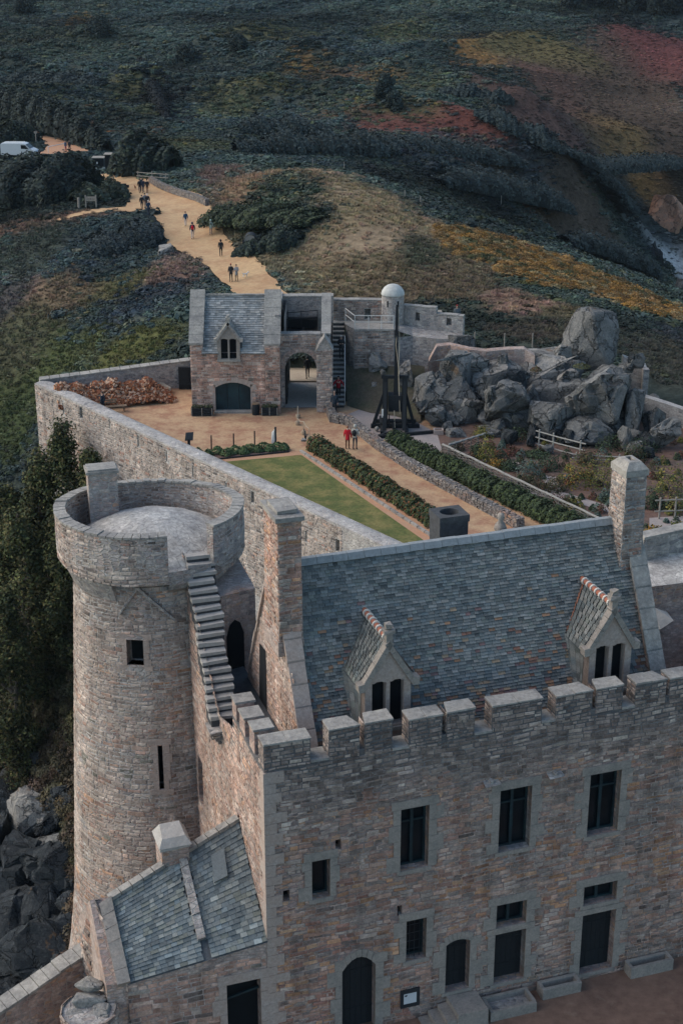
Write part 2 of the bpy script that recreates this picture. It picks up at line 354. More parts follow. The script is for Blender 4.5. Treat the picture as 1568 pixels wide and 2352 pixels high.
def dup(root, loc, rz=0.0, label=None, scale=None, group=None):
    r = root.copy(); col.objects.link(r); r.location = tuple(map(float, loc)); r.rotation_euler = (0, 0, rz)
    if scale: r.scale = scale if hasattr(scale, '__len__') else (scale,) * 3
    if label: r['label'] = label
    if group: r['group'] = group
    for ch in list(root.children):
        c = ch.copy(); col.objects.link(c); c.parent = r
        for g in ch.children:
            h = g.copy(); col.objects.link(h); h.parent = c
    return r

# a wall panel with real openings: frame point function F(u, z, d) with d the depth into the wall
def panel(mb, F, u0, u1, z0, z1, holes=(), depth=.4, top=None):
    """holes: (ua, ub, za, zb, rise) with rise the height of a segmental arch inside zb."""
    us = sorted({u0, u1, *[h[0] for h in holes], *[h[1] for h in holes]}); zs = sorted({z0, z1, *[h[2] for h in holes], *[h[3] for h in holes]})
    for a, b in zip(us, us[1:]):
        for c, d in zip(zs, zs[1:]):
            um, zm = (a + b) / 2, (c + d) / 2
            if any(h[0] < um < h[1] and h[2] < zm < h[3] for h in holes): continue
            mb.poly([F(a, c, 0), F(b, c, 0), F(b, d, 0), F(a, d, 0)])
    for h in holes:
        a, b, c, d = h[:4]; rise = h[4] if len(h) > 4 else 0
        n = 10 if rise else 1
        arc = []
        for i in range(n + 1):
            t = i / n; x = 2 * t - 1
            arc.append((a + (b - a) * t, d - rise * (1 - math.sqrt(max(0, 1 - x * x)) if rise > .8 * (b - a) / 2 else x * x)))
        if rise:
            for (x0, y0), (x1, y1) in zip(arc, arc[1:]):
                mb.poly([F(x0, y0, 0), F(x1, y1, 0), F(x1, d, 0), F(x0, d, 0)])
        for (x0, y0), (x1, y1) in zip(arc, arc[1:]): mb.poly([F(x0, y0, 0), F(x0, y0, depth), F(x1, y1, depth), F(x1, y1, 0)])
        ya = arc[0][1]
        mb.poly([F(a, c, 0), F(a, c, depth), F(a, ya, depth), F(a, ya, 0)])
        mb.poly([F(b, c, depth), F(b, c, 0), F(b, ya, 0), F(b, ya, depth)])
        mb.poly([F(a, c, depth), F(a, c, 0), F(b, c, 0), F(b, c, depth)])

# real stones laid in uneven courses on a wall face F(u, z, d); cf gives each stone its own colour
PG = [(.27, .25, .235), (.22, .205, .195), (.31, .285, .26), (.17, .16, .155)]; PP = [(.34, .24, .195), (.28, .18, .145), (.37, .28, .235), (.24, .15, .125)]; PO = [(.37, .21, .115), (.31, .17, .10), (.40, .26, .16)]; PDK = [(.085, .085, .09), (.11, .10, .10)]; PL_ = [(.40, .385, .35), (.36, .33, .30)]; PR_ = [(.25, .125, .10), (.18, .10, .085), (.29, .18, .14)]
def nz(u, z, s, k): return mnoise.noise(Vector((u * s, z * s, k * 7.3)))
def laystones(mb, F, u0, u1, z0, z1, holes, cf, w=(.16, .5), h=(.075, .20), pro=.035, margin=.20, wob=.035, top=None, mc=(.31, .245, .205), mx=.26):
    r = random.Random(int(u1 * 100 + z1 * 10)); z = z0; row = 0
    while z < z1 - .04:
        hh = min(r.uniform(*h), z1 - z); u = u0 - r.uniform(0, w[1] * .5)
        while u < u1:
            wd = r.uniform(*w) * (1.25 if hh > h[0] * 1.5 else .9); a, b = max(u0, u), min(u1, u + wd); u += wd; ok = b - a > .06
            for q in holes:
                if not ok: break
                if z + hh > q[2] - margin * .6 and z < q[3] + margin:
                    ha, hb = q[0] - margin, q[1] + margin
                    if a >= ha and b <= hb: ok = False
                    elif a < ha < b and b <= hb: b = ha
                    elif a < hb < b and a >= ha: a = hb
                    elif a < ha and b > hb: b = ha
                    if b - a < .05: ok = False
            if not ok: continue
            if top and z + hh > top((a + b) / 2): continue
            g = r.uniform(.006, .016); wv = lambda x: wob * math.sin(x * 1.3 + row * .35) + wob * .5 * math.sin(x * 3.1 + row * .8)
            j = lambda s: r.uniform(-s, s); p = -pro * r.uniform(.15, 1) ** 1.3; e = min(.03, hh * .18)
            base = [(a + g, z + g + wv(a)), (b - g, z + g + wv(b)), (b - g, z + hh - g + wv(b)), (a + g, z + hh - g + wv(a))]; e *= r.uniform(.6, 1.8)
            fr = [(a + g + e + j(.012), z + g + e * .7 + wv(a) + j(.010)), (b - g - e + j(.012), z + g + e * .7 + wv(b) + j(.010)), (b - g - e + j(.012), z + hh - g - e * .7 + wv(b) + j(.010)), (a + g + e + j(.012), z + hh - g - e * .7 + wv(a) + j(.010))]
            B = [F(x, y, .004) for x, y in base]; T_ = [F(x, y, p + j(.006)) for x, y in fr]
            c = cf((a + b) / 2, z + hh / 2, r); s = r.uniform(.78, 1.2); c = tuple((c[i] * (1 - mx) + mc[i] * mx) * s * (1.30, 1.16, 1.07)[i] for i in range(3))
            mb.mesh(B + T_, [(4, 5, 6, 7), (0, 1, 5, 4), (1, 2, 6, 5), (2, 3, 7, 6), (3, 0, 4, 7)], c)
        z += hh; row += 1
def cf_facade(u, z, r):
    n1, n2 = nz(u, z, .42, 1), nz(u, z, 1.1, 2); x = r.random()
    if z + n2 * 1.2 + n1 > 9.8: return r.choice(PDK * 2 + PG + [PG[3]] * 3) if x < .72 else r.choice(PL_ + PG)
    if u < 4.6 and z < 6.6 + n1 * 2 and u < 1.6 + (6.6 - z) * .9: return r.choice(PR_ + PR_ + PO + PDK) if x < .62 else r.choice(PP + PG)
    if z < 3.9 + n1 * 1.2 and u > 4.5: return r.choice(PG + PG + PDK) if x < .66 else r.choice(PP)
    if z < 7.2 + n2 and n2 > -.05 and x < .30: return r.choice(PR_ + PO + PP)
    if n1 > .02: return r.choice(PP) if x < .50 else (r.choice(PO) if x < .70 + n2 * .45 else r.choice(PG))
    return r.choice(PG) if x < .62 else (r.choice(PP) if x < .93 else r.choice(PO + PDK))
def cf_pink(u, z, r): x = r.random(); n1 = nz(u, z, .5, 3); return r.choice(PP) if x < .55 + n1 * .4 else (r.choice(PL_ + PG[:3]) if x < .95 else r.choice(PO))
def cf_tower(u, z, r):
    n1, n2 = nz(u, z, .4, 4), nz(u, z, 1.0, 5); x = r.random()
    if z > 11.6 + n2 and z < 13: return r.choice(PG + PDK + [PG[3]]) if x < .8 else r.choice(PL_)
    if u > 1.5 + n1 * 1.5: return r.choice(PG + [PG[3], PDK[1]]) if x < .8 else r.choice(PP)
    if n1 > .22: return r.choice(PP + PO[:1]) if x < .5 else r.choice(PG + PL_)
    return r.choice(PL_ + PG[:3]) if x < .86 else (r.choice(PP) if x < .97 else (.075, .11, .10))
def cf_gate(u, z, r): x = r.random(); return r.choice([(.44, .29, .235), (.38, .25, .20), (.46, .36, .31)] + PP) if x < .82 else (r.choice(PDK + [(.10, .12, .11)]) if x < .92 else r.choice(PL_))
def cf_grey(u, z, r): x = r.random(); return r.choice(PG + PL_) if x < .85 else (r.choice(PP) if x < .95 else r.choice(PDK))
def cf_curtain(u, z, r): x = r.random(); n1 = nz(u, z, .35, 6); return r.choice(PDK) if x < .05 + max(0, n1) * .18 else (r.choice([(.36, .34, .315), (.31, .29, .27), (.26, .245, .235), (.34, .305, .28)]) if x < .93 else r.choice(PP))

# ================================================================ TERRAIN
ctrl = []
def cz(z, *pts):
    for px, py in pts: ctrl.append(tuple(G(px, py, z)))
def cy(*pts):
    for px, py, Y in pts: ctrl.append(tuple(D(px, py, Y)))
def cw(*pts): ctrl.extend(pts)
cz(0, (640, 672), (560, 650), (508, 590), (443, 545), (330, 470), (250, 405), (180, 470), (230, 470), (390, 520), (290, 440))
cz(-.1, (700, 690)); cz(0, (700, 760), (700, 800), (640, 720), (760, 740)); cz(-2.5, (130, 345), (45, 358), (90, 320)); cz(-3, (60, 290)); cz(-1.2, (60, 480), (100, 430))
cz(.7, (250, 515), (330, 510)); cz(-1, (200, 560)); cz(-3, (100, 650), (0, 600)); cz(-6, (0, 720)); cz(-8, (0, 830)); cz(-9, (60, 880)); cz(-11, (0, 950))
cz(-14, (0, 1100)); cz(-17, (0, 1300)); cz(-20, (0, 1500)); cz(-22, (60, 1750)); cz(-26, (60, 1900)); cz(-27, (60, 2100)); cz(-28, (60, 2300), (-200, 2352))
cz(-15, (120, 1250)); cz(-19, (130, 1500)); cz(-22, (140, 1700)); cz(-25, (140, 1950)); cz(-27, (-150, 1900))
cw((-23.6, 106.6, -4.2), (-17.3, 99, -6), (-10.3, 90.4, -8), (-3.4, 82, -9), (2, 75.5, -9), (-16, 115, -2.0), (-22.9, 110, -3.4), (-11, 118, -.5))
cw((-6, 51, -6), (-10, 46, -9), (0, 45, -3), (10, 45, -1), (22, 50, -1), (-12, 38, -14), (-14, 60, -20), (-10, 70, -17), (0, 64, -8), (10, 30, -1), (-5, 30, -6), (-14, 28, -20), (25, 35, -1), (-30, 60, -28), (-30, 90, -22))
cz(-2, (300, 750)); cz(-1.5, (430, 790)); cz(-.3, (480, 640)); cz(.3, (400, 600)); cz(-4, (200, 700))
cz(.3, (590, 560)); cz(.9, (700, 620)); cz(1.5, (820, 600), (1000, 600), (600, 470)); cz(2.8, (900, 540)); cz(4.2, (650, 400), (700, 440), (740, 480)); cz(1.9, (480, 385)); cz(.6, (420, 430))
cy((790, 396, 194)); cz(1.3, (1000, 492)); cz(.9, (1150, 560)); cz(-.6, (1300, 640)); cz(-1.5, (1450, 690)); cz(-2, (1568, 740), (1650, 770))
cz(1.2, (1100, 650), (1250, 700)); cz(.8, (900, 670)); cz(.9, (1180, 780), (1300, 780)); cz(0, (1500, 840), (1568, 900), (1650, 900)); cz(.3, (760, 680))
cy((800, 380, 243), (620, 355, 248), (480, 360, 240), (350, 375, 232), (1010, 468, 236), (1150, 520, 245), (1330, 600, 280), (1450, 520, 300), (1568, 690, 200), (1480, 660, 215))
cy((300, 340, 250), (700, 330, 264), (1000, 340, 266), (200, 255, 293), (700, 260, 296), (1000, 270, 290), (0, 215, 300), (-200, 260, 290), (-200, 150, 360))
cy((0, 150, 360), (400, 150, 360), (800, 150, 358), (1150, 170, 350), (0, 60, 430), (500, 60, 430), (1000, 60, 425), (1300, 100, 420), (-200, 0, 480), (0, 0, 480), (600, 0, 480), (1200, 5, 492), (1568, 60, 480))
cy((1300, 330, 290), (1100, 250, 300), (1200, 420, 275), (1400, 400, 312), (1500, 200, 400), (1500, 330, 352), (1700, 250, 380), (1530, 435, 338), (1660, 450, 330))
cz(-34.5, (1540, 590), (1568, 640), (1620, 600), (1700, 640))
for X in (-220, -110, 0, 110, 220): cw((X, 580, 17), (X, 740, 8))
cw((-90, 150, -26), (-70, 110, -27), (-130, 250, -9), (-170, 400, 5), (60, 130, -8), (95, 200, -32), (135, 300, -34), (170, 400, -8), (200, 480, 4), (50, 60, -6))
CT_ = np.array(ctrl); _k = len(CT_)
_s = 30.0
def _phi(d): return np.sqrt(d * d + 9.0)
_A = np.zeros((_k + 3, _k + 3)); _d = np.hypot(CT_[:, None, 0] - CT_[None, :, 0], CT_[:, None, 1] - CT_[None, :, 1])
_A[:_k, :_k] = _phi(_d) - np.eye(_k) * 1.2; _A[:_k, _k] = 1; _A[:_k, _k + 1:] = CT_[:, :2] / 100; _A[_k:, :_k] = _A[:_k, _k:].T
_w = np.linalg.solve(_A, np.concatenate([CT_[:, 2], [0, 0, 0]]))
FORT = [(-22.2, 107.6), (-11.2, 113.6), (-9, 116.5), (-1, 116.5), (3, 113.5), (8.5, 112.8), (10, 106.5), (14, 105.5), (24, 103.5), (45, 99), (42, 80), (30, 52), (14, 66), (2.2, 77)]
def inpoly(X, Y, poly):
    X, Y = np.asarray(X), np.asarray(Y); ins = np.zeros(X.shape, bool)
    for (x0, y0), (x1, y1) in zip(poly, poly[1:] + poly[:1]):
        c = (y0 > Y) != (y1 > Y)
        with np.errstate(divide='ignore', invalid='ignore'): ins ^= c & (X < (x1 - x0) * (Y - y0) / (y1 - y0 + 1e-12) + x0)
    return ins
def height(X, Y, rough=True):
    X = np.atleast_1d(np.asarray(X, float)); Y = np.atleast_1d(np.asarray(Y, float)); sh = X.shape; X, Y = X.ravel(), Y.ravel()
    out = np.empty(X.size)
    for i in range(0, X.size, 20000):
        x, y = X[i:i + 20000], Y[i:i + 20000]
        ph = _phi(np.hypot(x[:, None] - CT_[None, :, 0], y[:, None] - CT_[None, :, 1]))
        out[i:i + 20000] = ph @ _w[:_k] + _w[_k] + (x * _w[_k + 1] + y * _w[_k + 2]) / 100
    if rough:
        far = np.clip((Y - 258) / 50, 0, 1)
        r1 = 1 - np.abs(np.sin(X * .026 + Y * .040 + 1.3 * np.sin(Y * .021 + X * .012))); r2 = 1 - np.abs(np.sin(X * .055 - Y * .075 + 1.1 * np.sin(X * .03)))
        out += far * (4.6 * r1 ** 2 + 2.0 * r2 ** 2 - 2.6)
        out += far * (1.0 * np.sin(X * .071 + .9 * np.sin(Y * .045)) * np.sin(Y * .083 + .7 * np.sin(X * .05)) + .5 * np.sin(X * .19 + Y * .05) * np.sin(Y * .17))
    out = np.where(inpoly(X, Y, FORT), np.where((Y > 66) & ((X + 22.6) * -.777 + (Y - 107.9) * -.629 < -9), -.6, np.minimum(out, -1.6)), out)
    return out.reshape(sh)
def T(px, py, y0=60, y1=620):          # sight line to the terrain
    d = ray(px, py); t = np.linspace(y0, y1, 1500) / d[1]
    p = CAMP[None] + d[None] * t[:, None]
    h = height(p[:, 0], p[:, 1]); k = np.argmax(p[:, 2] <= h)
    if p[k, 2] > h[k]: k = len(t) - 1
    return np.array([p[k, 0], p[k, 1], h[k]])

BL = []
def blob(px, py, rx, ry, c, bush=1.0, st=1.0, ang=0.0):
    p = T(px, py); d = np.linalg.norm(p - CAMP); dep = math.asin(min(.99, (CAMZ - p[2]) / d))
    BL.append((p[0], p[1], rx * d / FPX, ry * d / FPX / math.sin(dep), c, bush, st, ang))
RED, ORA, OLV, GRS, BRN, DRK = (.145, .056, .043), (.185, .105, .04), (.092, .088, .044), (.25, .195, .115), (.085, .06, .05), (.034, .044, .047)
for a in [(1010, 245, 100, 14), (1085, 285, 110, 16), (1150, 330, 95, 13), (985, 312, 130, 11), (930, 350, 90, 7), (1260, 470, 60, 8), (1190, 455, 60, 8)]: blob(*a, RED, .4, 1.0)
for a in [(1040, 290, 190, 16), (1120, 345, 170, 12), (960, 330, 150, 9), (1250, 400, 90, 12), (1420, 150, 120, 16)]: blob(*a, (.13, .055, .045), .45, .7)
for a in [(1500, 85, 110, 22), (1560, 110, 80, 20)]: blob(*a, (.13, .05, .045), .5)
blob(1330, 210, 170, 45, (.10, .06, .045), .45); blob(1480, 250, 140, 70, (.082, .058, .042), .5, .9); blob(1230, 250, 110, 40, (.095, .06, .05), .45)
blob(1420, 330, 130, 22, (.15, .10, .045), .5, .8); blob(1100, 118, 75, 12, ORA, .5); blob(1240, 118, 130, 14, (.12, .10, .045), .5, .8); blob(1060, 150, 60, 8, (.16, .09, .04), .5, .8)
for a in [(150, 62, 40, 12), (1020, 95, 50, 5), (680, 128, 70, 6), (880, 165, 60, 7), (160, 40, 30, 7)]: blob(*a, ORA, .8, .75)
for a in [(100, 215, 150, 9), (600, 210, 190, 9), (440, 330, 110, 22), (520, 262, 120, 9), (860, 230, 120, 8), (300, 185, 120, 7), (700, 300, 120, 8), (1010, 200, 90, 7), (620, 90, 150, 8), (350, 250, 110, 8), (900, 60, 140, 9)]: blob(*a, OLV, .8, .8)
for a in [(640, 330, 90, 7), (820, 280, 90, 7), (330, 300, 90, 7), (200, 280, 60, 5), (770, 175, 90, 6)]: blob(*a, (.125, .075, .045), .7, .8)
for a in [(1010, 370, 160, 12), (1130, 360, 160, 14), (1240, 300, 110, 16, 0), (1150, 290, 70, 10), (760, 370, 170, 14), (1300, 360, 60, 30)]: blob(*a[:4], DRK, 1.1, .8)
blob(1050, 420, 160, 18, (.04, .05, .055), 1.0); blob(1230, 470, 190, 28, (.09, .07, .05), .5, .8); blob(1320, 530, 140, 36, (.085, .066, .05), .5)
blob(345, 170, 14, 34, (.012, .016, .018), 1.0); blob(375, 215, 12, 34, (.012, .016, .018), 1.0); blob(385, 262, 14, 22, (.014, .018, .02), 1.0)
blob(1440, 470, 70, 60, (.05, .062, .062), .6, .9)
blob(700, 470, 260, 60, GRS, .22); blob(860, 560, 240, 55, GRS, .22); blob(620, 415, 170, 30, (.25, .17, .105), .25); blob(900, 625, 220, 50, (.16, .125, .075), .35); blob(500, 400, 90, 30, (.15, .105, .085), .35)
blob(1000, 650, 150, 40, (.13, .10, .065), .3, .8); blob(780, 402, 130, 16, (.29, .22, .14), .06); blob(880, 560, 200, 16, (.28, .21, .135), .06); blob(760, 440, 120, 16, (.26, .20, .125), .08); blob(1000, 520, 60, 12, (.25, .19, .12), .1)
OR2 = (.20, .11, .045)
for a in [(1090, 560, 90, 30), (1180, 585, 120, 40), (1280, 620, 130, 45), (1390, 660, 120, 40), (1490, 705, 120, 38), (1230, 640, 90, 25)]: blob(*a, OR2, .7)
blob(1190, 700, 110, 18, (.27, .175, .125), .1); blob(1130, 680, 80, 14, (.20, .13, .095), .2); blob(1240, 760, 150, 30, (.075, .066, .05), .35); blob(1300, 720, 80, 16, (.125, .105, .06), .3)
blob(1520, 830, 130, 70, (.062, .062, .048), .45); blob(1540, 770, 80, 25, DRK, .7); blob(960, 590, 60, 25, (.05, .058, .04), .7, .8)
blob(620, 470, 130, 38, (.040, .050, .036), 1.2); blob(640, 535, 100, 20, (.04, .05, .042), 1.2); blob(580, 490, 90, 24, (.055, .065, .036), 1.0)
blob(240, 540, 150, 40, (.040, .052, .052), .8); blob(330, 520, 50, 25, (.045, .058, .058), .7); blob(140, 497, 170, 12, (.17, .11, .08), .4); blob(400, 590, 60, 22, (.21, .15, .125), .35)
blob(300, 640, 110, 25, (.125, .115, .055), .4, .8); blob(420, 620, 80, 30, (.19, .125, .10), .4); blob(350, 690, 130, 38, (.030, .036, .042), .9); blob(430, 660, 60, 25, (.035, .042, .048), .8)
blob(90, 740, 90, 55, (.19, .125, .095), .4); blob(40, 680, 70, 40, (.075, .07, .068), .5); blob(180, 660, 80, 30, (.17, .125, .08), .4, .8); blob(320, 790, 140, 26, (.095, .10, .04), .35); blob(200, 800, 90, 30, (.07, .08, .036), .5)
blob(60, 880, 120, 80, (.070, .085, .036), .35); blob(20, 1000, 60, 60, (.05, .065, .03), .6); blob(60, 790, 90, 40, (.085, .085, .05), .35); blob(90, 560, 90, 40, (.05, .06, .048), .6)
blob(80, 1620, 160, 110, (.11, .085, .05), .6); blob(60, 1450, 120, 80, (.06, .07, .03), .8); blob(60, 2000, 300, 260, (.045, .05, .055), .1)
blob(1540, 600, 80, 30, (.42, .41, .39), 0); blob(60, 450, 130, 40, (.028, .036, .03), 1.0); blob(40, 300, 60, 30, (.045, .055, .04), 1.0)
BLA = BL
def tcol(X, Y):
    X, Y = np.asarray(X, float), np.asarray(Y, float)
    wx = 5 * np.sin(X * .11 + Y * .07) + 3 * np.sin(X * .31 - Y * .13); wy = 7 * np.sin(Y * .06 + X * .1) + 4 * np.sin(Y * .23 + X * .17)
    sc = np.clip((Y - 60) / 250, .12, 1); Xw, Yw = X + wx * sc * .6, Y + wy * sc * .8
    g = np.clip(.5 + .5 * np.sin(X * .05 + 2 * np.sin(Y * .02)) * np.sin(Y * .035), 0, 1)[..., None]
    c = np.array([.060, .070, .052]) * (1 - g) + np.array([.046, .060, .058]) * g
    b = np.ones(X.shape)
    for (bx, by, rx, ry, cc, bu, st, an) in BLA:
        q = np.sqrt(((Xw - bx) / rx) ** 2 + ((Yw - by) / ry) ** 2); a = np.clip((1.25 - q) / .7, 0, 1) * st
        a = a * a * (3 - 2 * a)
        c = c * (1 - a[..., None]) + np.array(cc) * a[..., None]; b = b * (1 - a) + bu * a
    return c, b

# sandy path: left and right edges, on the ground
PL = [(735, 716), (655, 690), (610, 672), (520, 650), (440, 590), (385, 555), (355, 520), (325, 494), (255, 489), (175, 493), (128, 497)]
PATH_L = [(662, 822), (640, 780), (590, 720), (560, 690), (520, 650), (470, 612), (430, 580), (385, 555), (372, 525), (345, 496), (325, 488), (290, 480), (293, 460), (296, 440), (262, 424), (240, 412), (222, 396)]
PATH_R = [(745, 822), (752, 780), (748, 740), (740, 716), (658, 676), (628, 648), (604, 626), (566, 592), (540, 570), (510, 545), (500, 505), (468, 476), (430, 455), (385, 440), (345, 424), (300, 412), (248, 394)]
def gpt(p, z=0.0): return G(p[0], p[1], z)
pl_w = [gpt(p) for p in PATH_L]; pr_w = [gpt(p) for p in PATH_R]
path_poly = [tuple(p[:2]) for p in pl_w] + [tuple(p[:2]) for p in reversed(pr_w)]
SP = [(325, 486), (290, 478), (240, 480), (190, 484), (130, 492), (130, 496), (190, 492), (255, 489), (325, 496), (360, 500)]
side_poly = [tuple(gpt(p)[:2]) for p in SP]
UP_L = [(205, 352), (150, 358), (90, 360), (108, 340), (98, 318), (85, 300), (76, 290)]
UP_R = [(207, 352), (185, 340), (170, 333), (150, 322), (120, 306), (95, 294), (80, 288)]
ul_w = [gpt(p, -2.6) for p in UP_L]; ur_w = [gpt(p, -2.6) for p in UP_R]
up_poly = [tuple(p[:2]) for p in ul_w] + [tuple(p[:2]) for p in reversed(ur_w)]

def wall_side(X, Y):                    # distance outside the long curtain wall
    return (X + 22.6) * -.777 + (Y - 107.9) * -.629
def make_terrain():
    ys = [24.0]
    while ys[-1] < 730: ys.append(ys[-1] + max(.75, ys[-1] * .0075))
    ys = np.array(ys); n = 300; t = np.linspace(-1, 1, n)
    X = t[None, :] * (34 + .36 * ys[:, None]); Y = np.repeat(ys[:, None], n, 1)
    Z = height(X, Y); cl, bu = tcol(X, Y)
    pm = inpoly(X, Y, path_poly) | inpoly(X, Y, up_poly) | inpoly(X, Y, side_poly)
    Z = np.where(pm, Z - .1, Z + .22 * np.clip((Y - 30) / 60, 0, 1) * np.sin(X * 1.9 + 2 * np.sin(Y * .8)) * np.sin(Y * 1.3) * bu)
    ws = wall_side(X, Y); mk = (ws > -1) & (ws < 22) & (Y < 111) & (Z > -24.5) & (X > -34); cl = np.where(mk[..., None], np.array([.034, .040, .022]) * (1 + .4 * np.sin(X * 2.1 + Y * 3.3)[..., None] * np.sin(Z * 2.7)[..., None]), cl)
    rocky = (Y < 100) & (X < -6) & (Z < -17)
    jz = np.sin(X * 1.3 + 3 * np.sin(Y * .7)) * np.sin(Y * 1.7 + 2 * np.sin(X * .9)) * .9
    Z = np.where(rocky, Z + jz, Z)
    V = np.stack([X, Y, Z], -1).reshape(-1, 3); m = len(ys)
    idx = np.arange(m * n).reshape(m, n)
    F_ = np.stack([idx[:-1, :-1], idx[:-1, 1:], idx[1:, 1:], idx[1:, :-1]], -1).reshape(-1, 4)
    me = bpy.data.meshes.new('terrain'); me.from_pydata(V.tolist(), [], F_.tolist())
    ca = me.color_attributes.new('Col', 'FLOAT_COLOR', 'POINT')
    ca.data.foreach_set('color', np.concatenate([cl.reshape(-1, 3), np.ones((m * n, 1))], 1).astype(np.float32).ravel())
    me.polygons.foreach_set('use_smooth', [True] * len(me.polygons)); me.materials.append(M['heath'])
    o = bpy.data.objects.new('terrain', me); col.objects.link(o); structure(o)
make_terrain()

def drape(name, L, Rr, mat, z=.05, nn=10, base=None, sub_=6):
    def dens(P_):
        out = []
        for a, b in zip(P_, P_[1:]):
            for i in range(sub_): out.append(np.array(a) + (np.array(b) - np.array(a)) * i / sub_)
        return out + [np.array(P_[-1])]
    L, Rr = dens(L), dens(Rr); mb = MB(); grid = []
    for k_, (a, b) in enumerate(zip(L, Rr)):
        row = []
        for i in range(nn + 1):
            q = a + (b - a) * i / nn
            if i in (0, nn): q = q + np.array([random.uniform(-.16, .16), random.uniform(-.3, .3), 0])
            row.append(q)
        grid.append(row)
    g = np.array(grid); hz = height(g[..., 0], g[..., 1]) if base is None else np.full(g.shape[:2], base)
    g[..., 2] = hz + z
    v = g.reshape(-1, 3); mm = len(L); w_ = nn + 1
    mb.mesh(v, [(r * w_ + c, r * w_ + c + 1, (r + 1) * w_ + c + 1, (r + 1) * w_ + c) for r in range(mm - 1) for c in range(nn)])
    return mb.build(name, mat, smooth=True)
structure(drape('path', pl_w, pr_w, 'path_sand', .08))
structure(drape('side_path', [gpt(p) for p in SP[:5]], [gpt(p) for p in (SP[9], SP[8], SP[7], SP[6], SP[5])], 'path_sand', .07))
structure(drape('upper_path', ul_w, ur_w, 'path_orange', .10))

# ---------------------------------------------------------------- scrub: bushes scattered over the hill (nobody could count them)
def bush_mesh(name, n, leaf, mat, seed, flat=.62, dark=.45):
    r = random.Random(seed); mb = MB()
    lobes = [(r.uniform(-.35, .35), r.uniform(-.35, .35), r.uniform(.1, .45), r.uniform(.35, .6)) for _ in range(6)]
    for i in range(n):
        lx, ly, lz, lr = r.choice(lobes)
        d = Vector((r.gauss(0, 1), r.gauss(0, 1), r.gauss(.35, .8))).normalized(); rad = lr * r.uniform(.72, 1.05)
        c = Vector((lx, ly, lz * flat)) + Vector((d.x * rad, d.y * rad, d.z * rad * flat))
        if c.z < -.05: c.z = abs(c.z) * .5
        nrm = (d + Vector((r.gauss(0, .45), r.gauss(0, .45), r.gauss(.25, .45)))).normalized()
        a = nrm.orthogonal().normalized(); b = nrm.cross(a); th = r.uniform(0, 6.28)
        a, b = a * math.cos(th) + b * math.sin(th), b * math.cos(th) - a * math.sin(th); s = leaf * r.uniform(.6, 1.35)
        sh = r.uniform(.7, 1.3)
        mb.poly([c - a * s, c + b * s * .6 - a * .1 * s, c + a * s, c - b * s * .6], (sh, sh, sh * r.uniform(.85, 1.1)))
    # dense heart so the ground does not show through
    for lx, ly, lz, lr in lobes[:4]:
        k = len(mb.v); q = []
        bm = bmesh.new(); bmesh.ops.create_icosphere(bm, subdivisions=1, radius=lr * .72)
        vs = [(lx + v.co.x, ly + v.co.y, (lz + v.co.z) * flat) for v in bm.verts]; fs = [tuple(v.index for v in f.verts) for f in bm.faces]; bm.free()
        mb.mesh(vs, fs, (.75, .75, .75))
    o = mb.build(name, mat); col.objects.unlink(o); return o
far_bushes = [bush_mesh('bush_source', 90, .19, 'scrub_leaves', s) for s in (1, 2, 3)]
near_bushes = [bush_mesh('shrub_source', 520, .085, 'scrub_leaves', s, .75) for s in (11, 12, 13)]
def tuft_mesh(seed):
    r = random.Random(seed); mb = MB()
    for i in range(70):
        a = r.uniform(0, 6.28); rr = r.uniform(0, .5); p = Vector((math.cos(a) * rr, math.sin(a) * rr, 0)); L = r.uniform(.3, .8)
        tip = p + Vector((r.gauss(.15, .22), r.gauss(0, .22), L)); s = Vector((r.gauss(0, 1), r.gauss(0, 1), 0)).normalized() * .05
        sh = r.uniform(.75, 1.35); mb.poly([p - s, p + s, tip + s * .3, tip - s * .3], (sh, sh, sh))
    o = mb.build('tuft_source', 'scrub_leaves'); col.objects.unlink(o); return o
tufts = [tuft_mesh(31), tuft_mesh(32)]
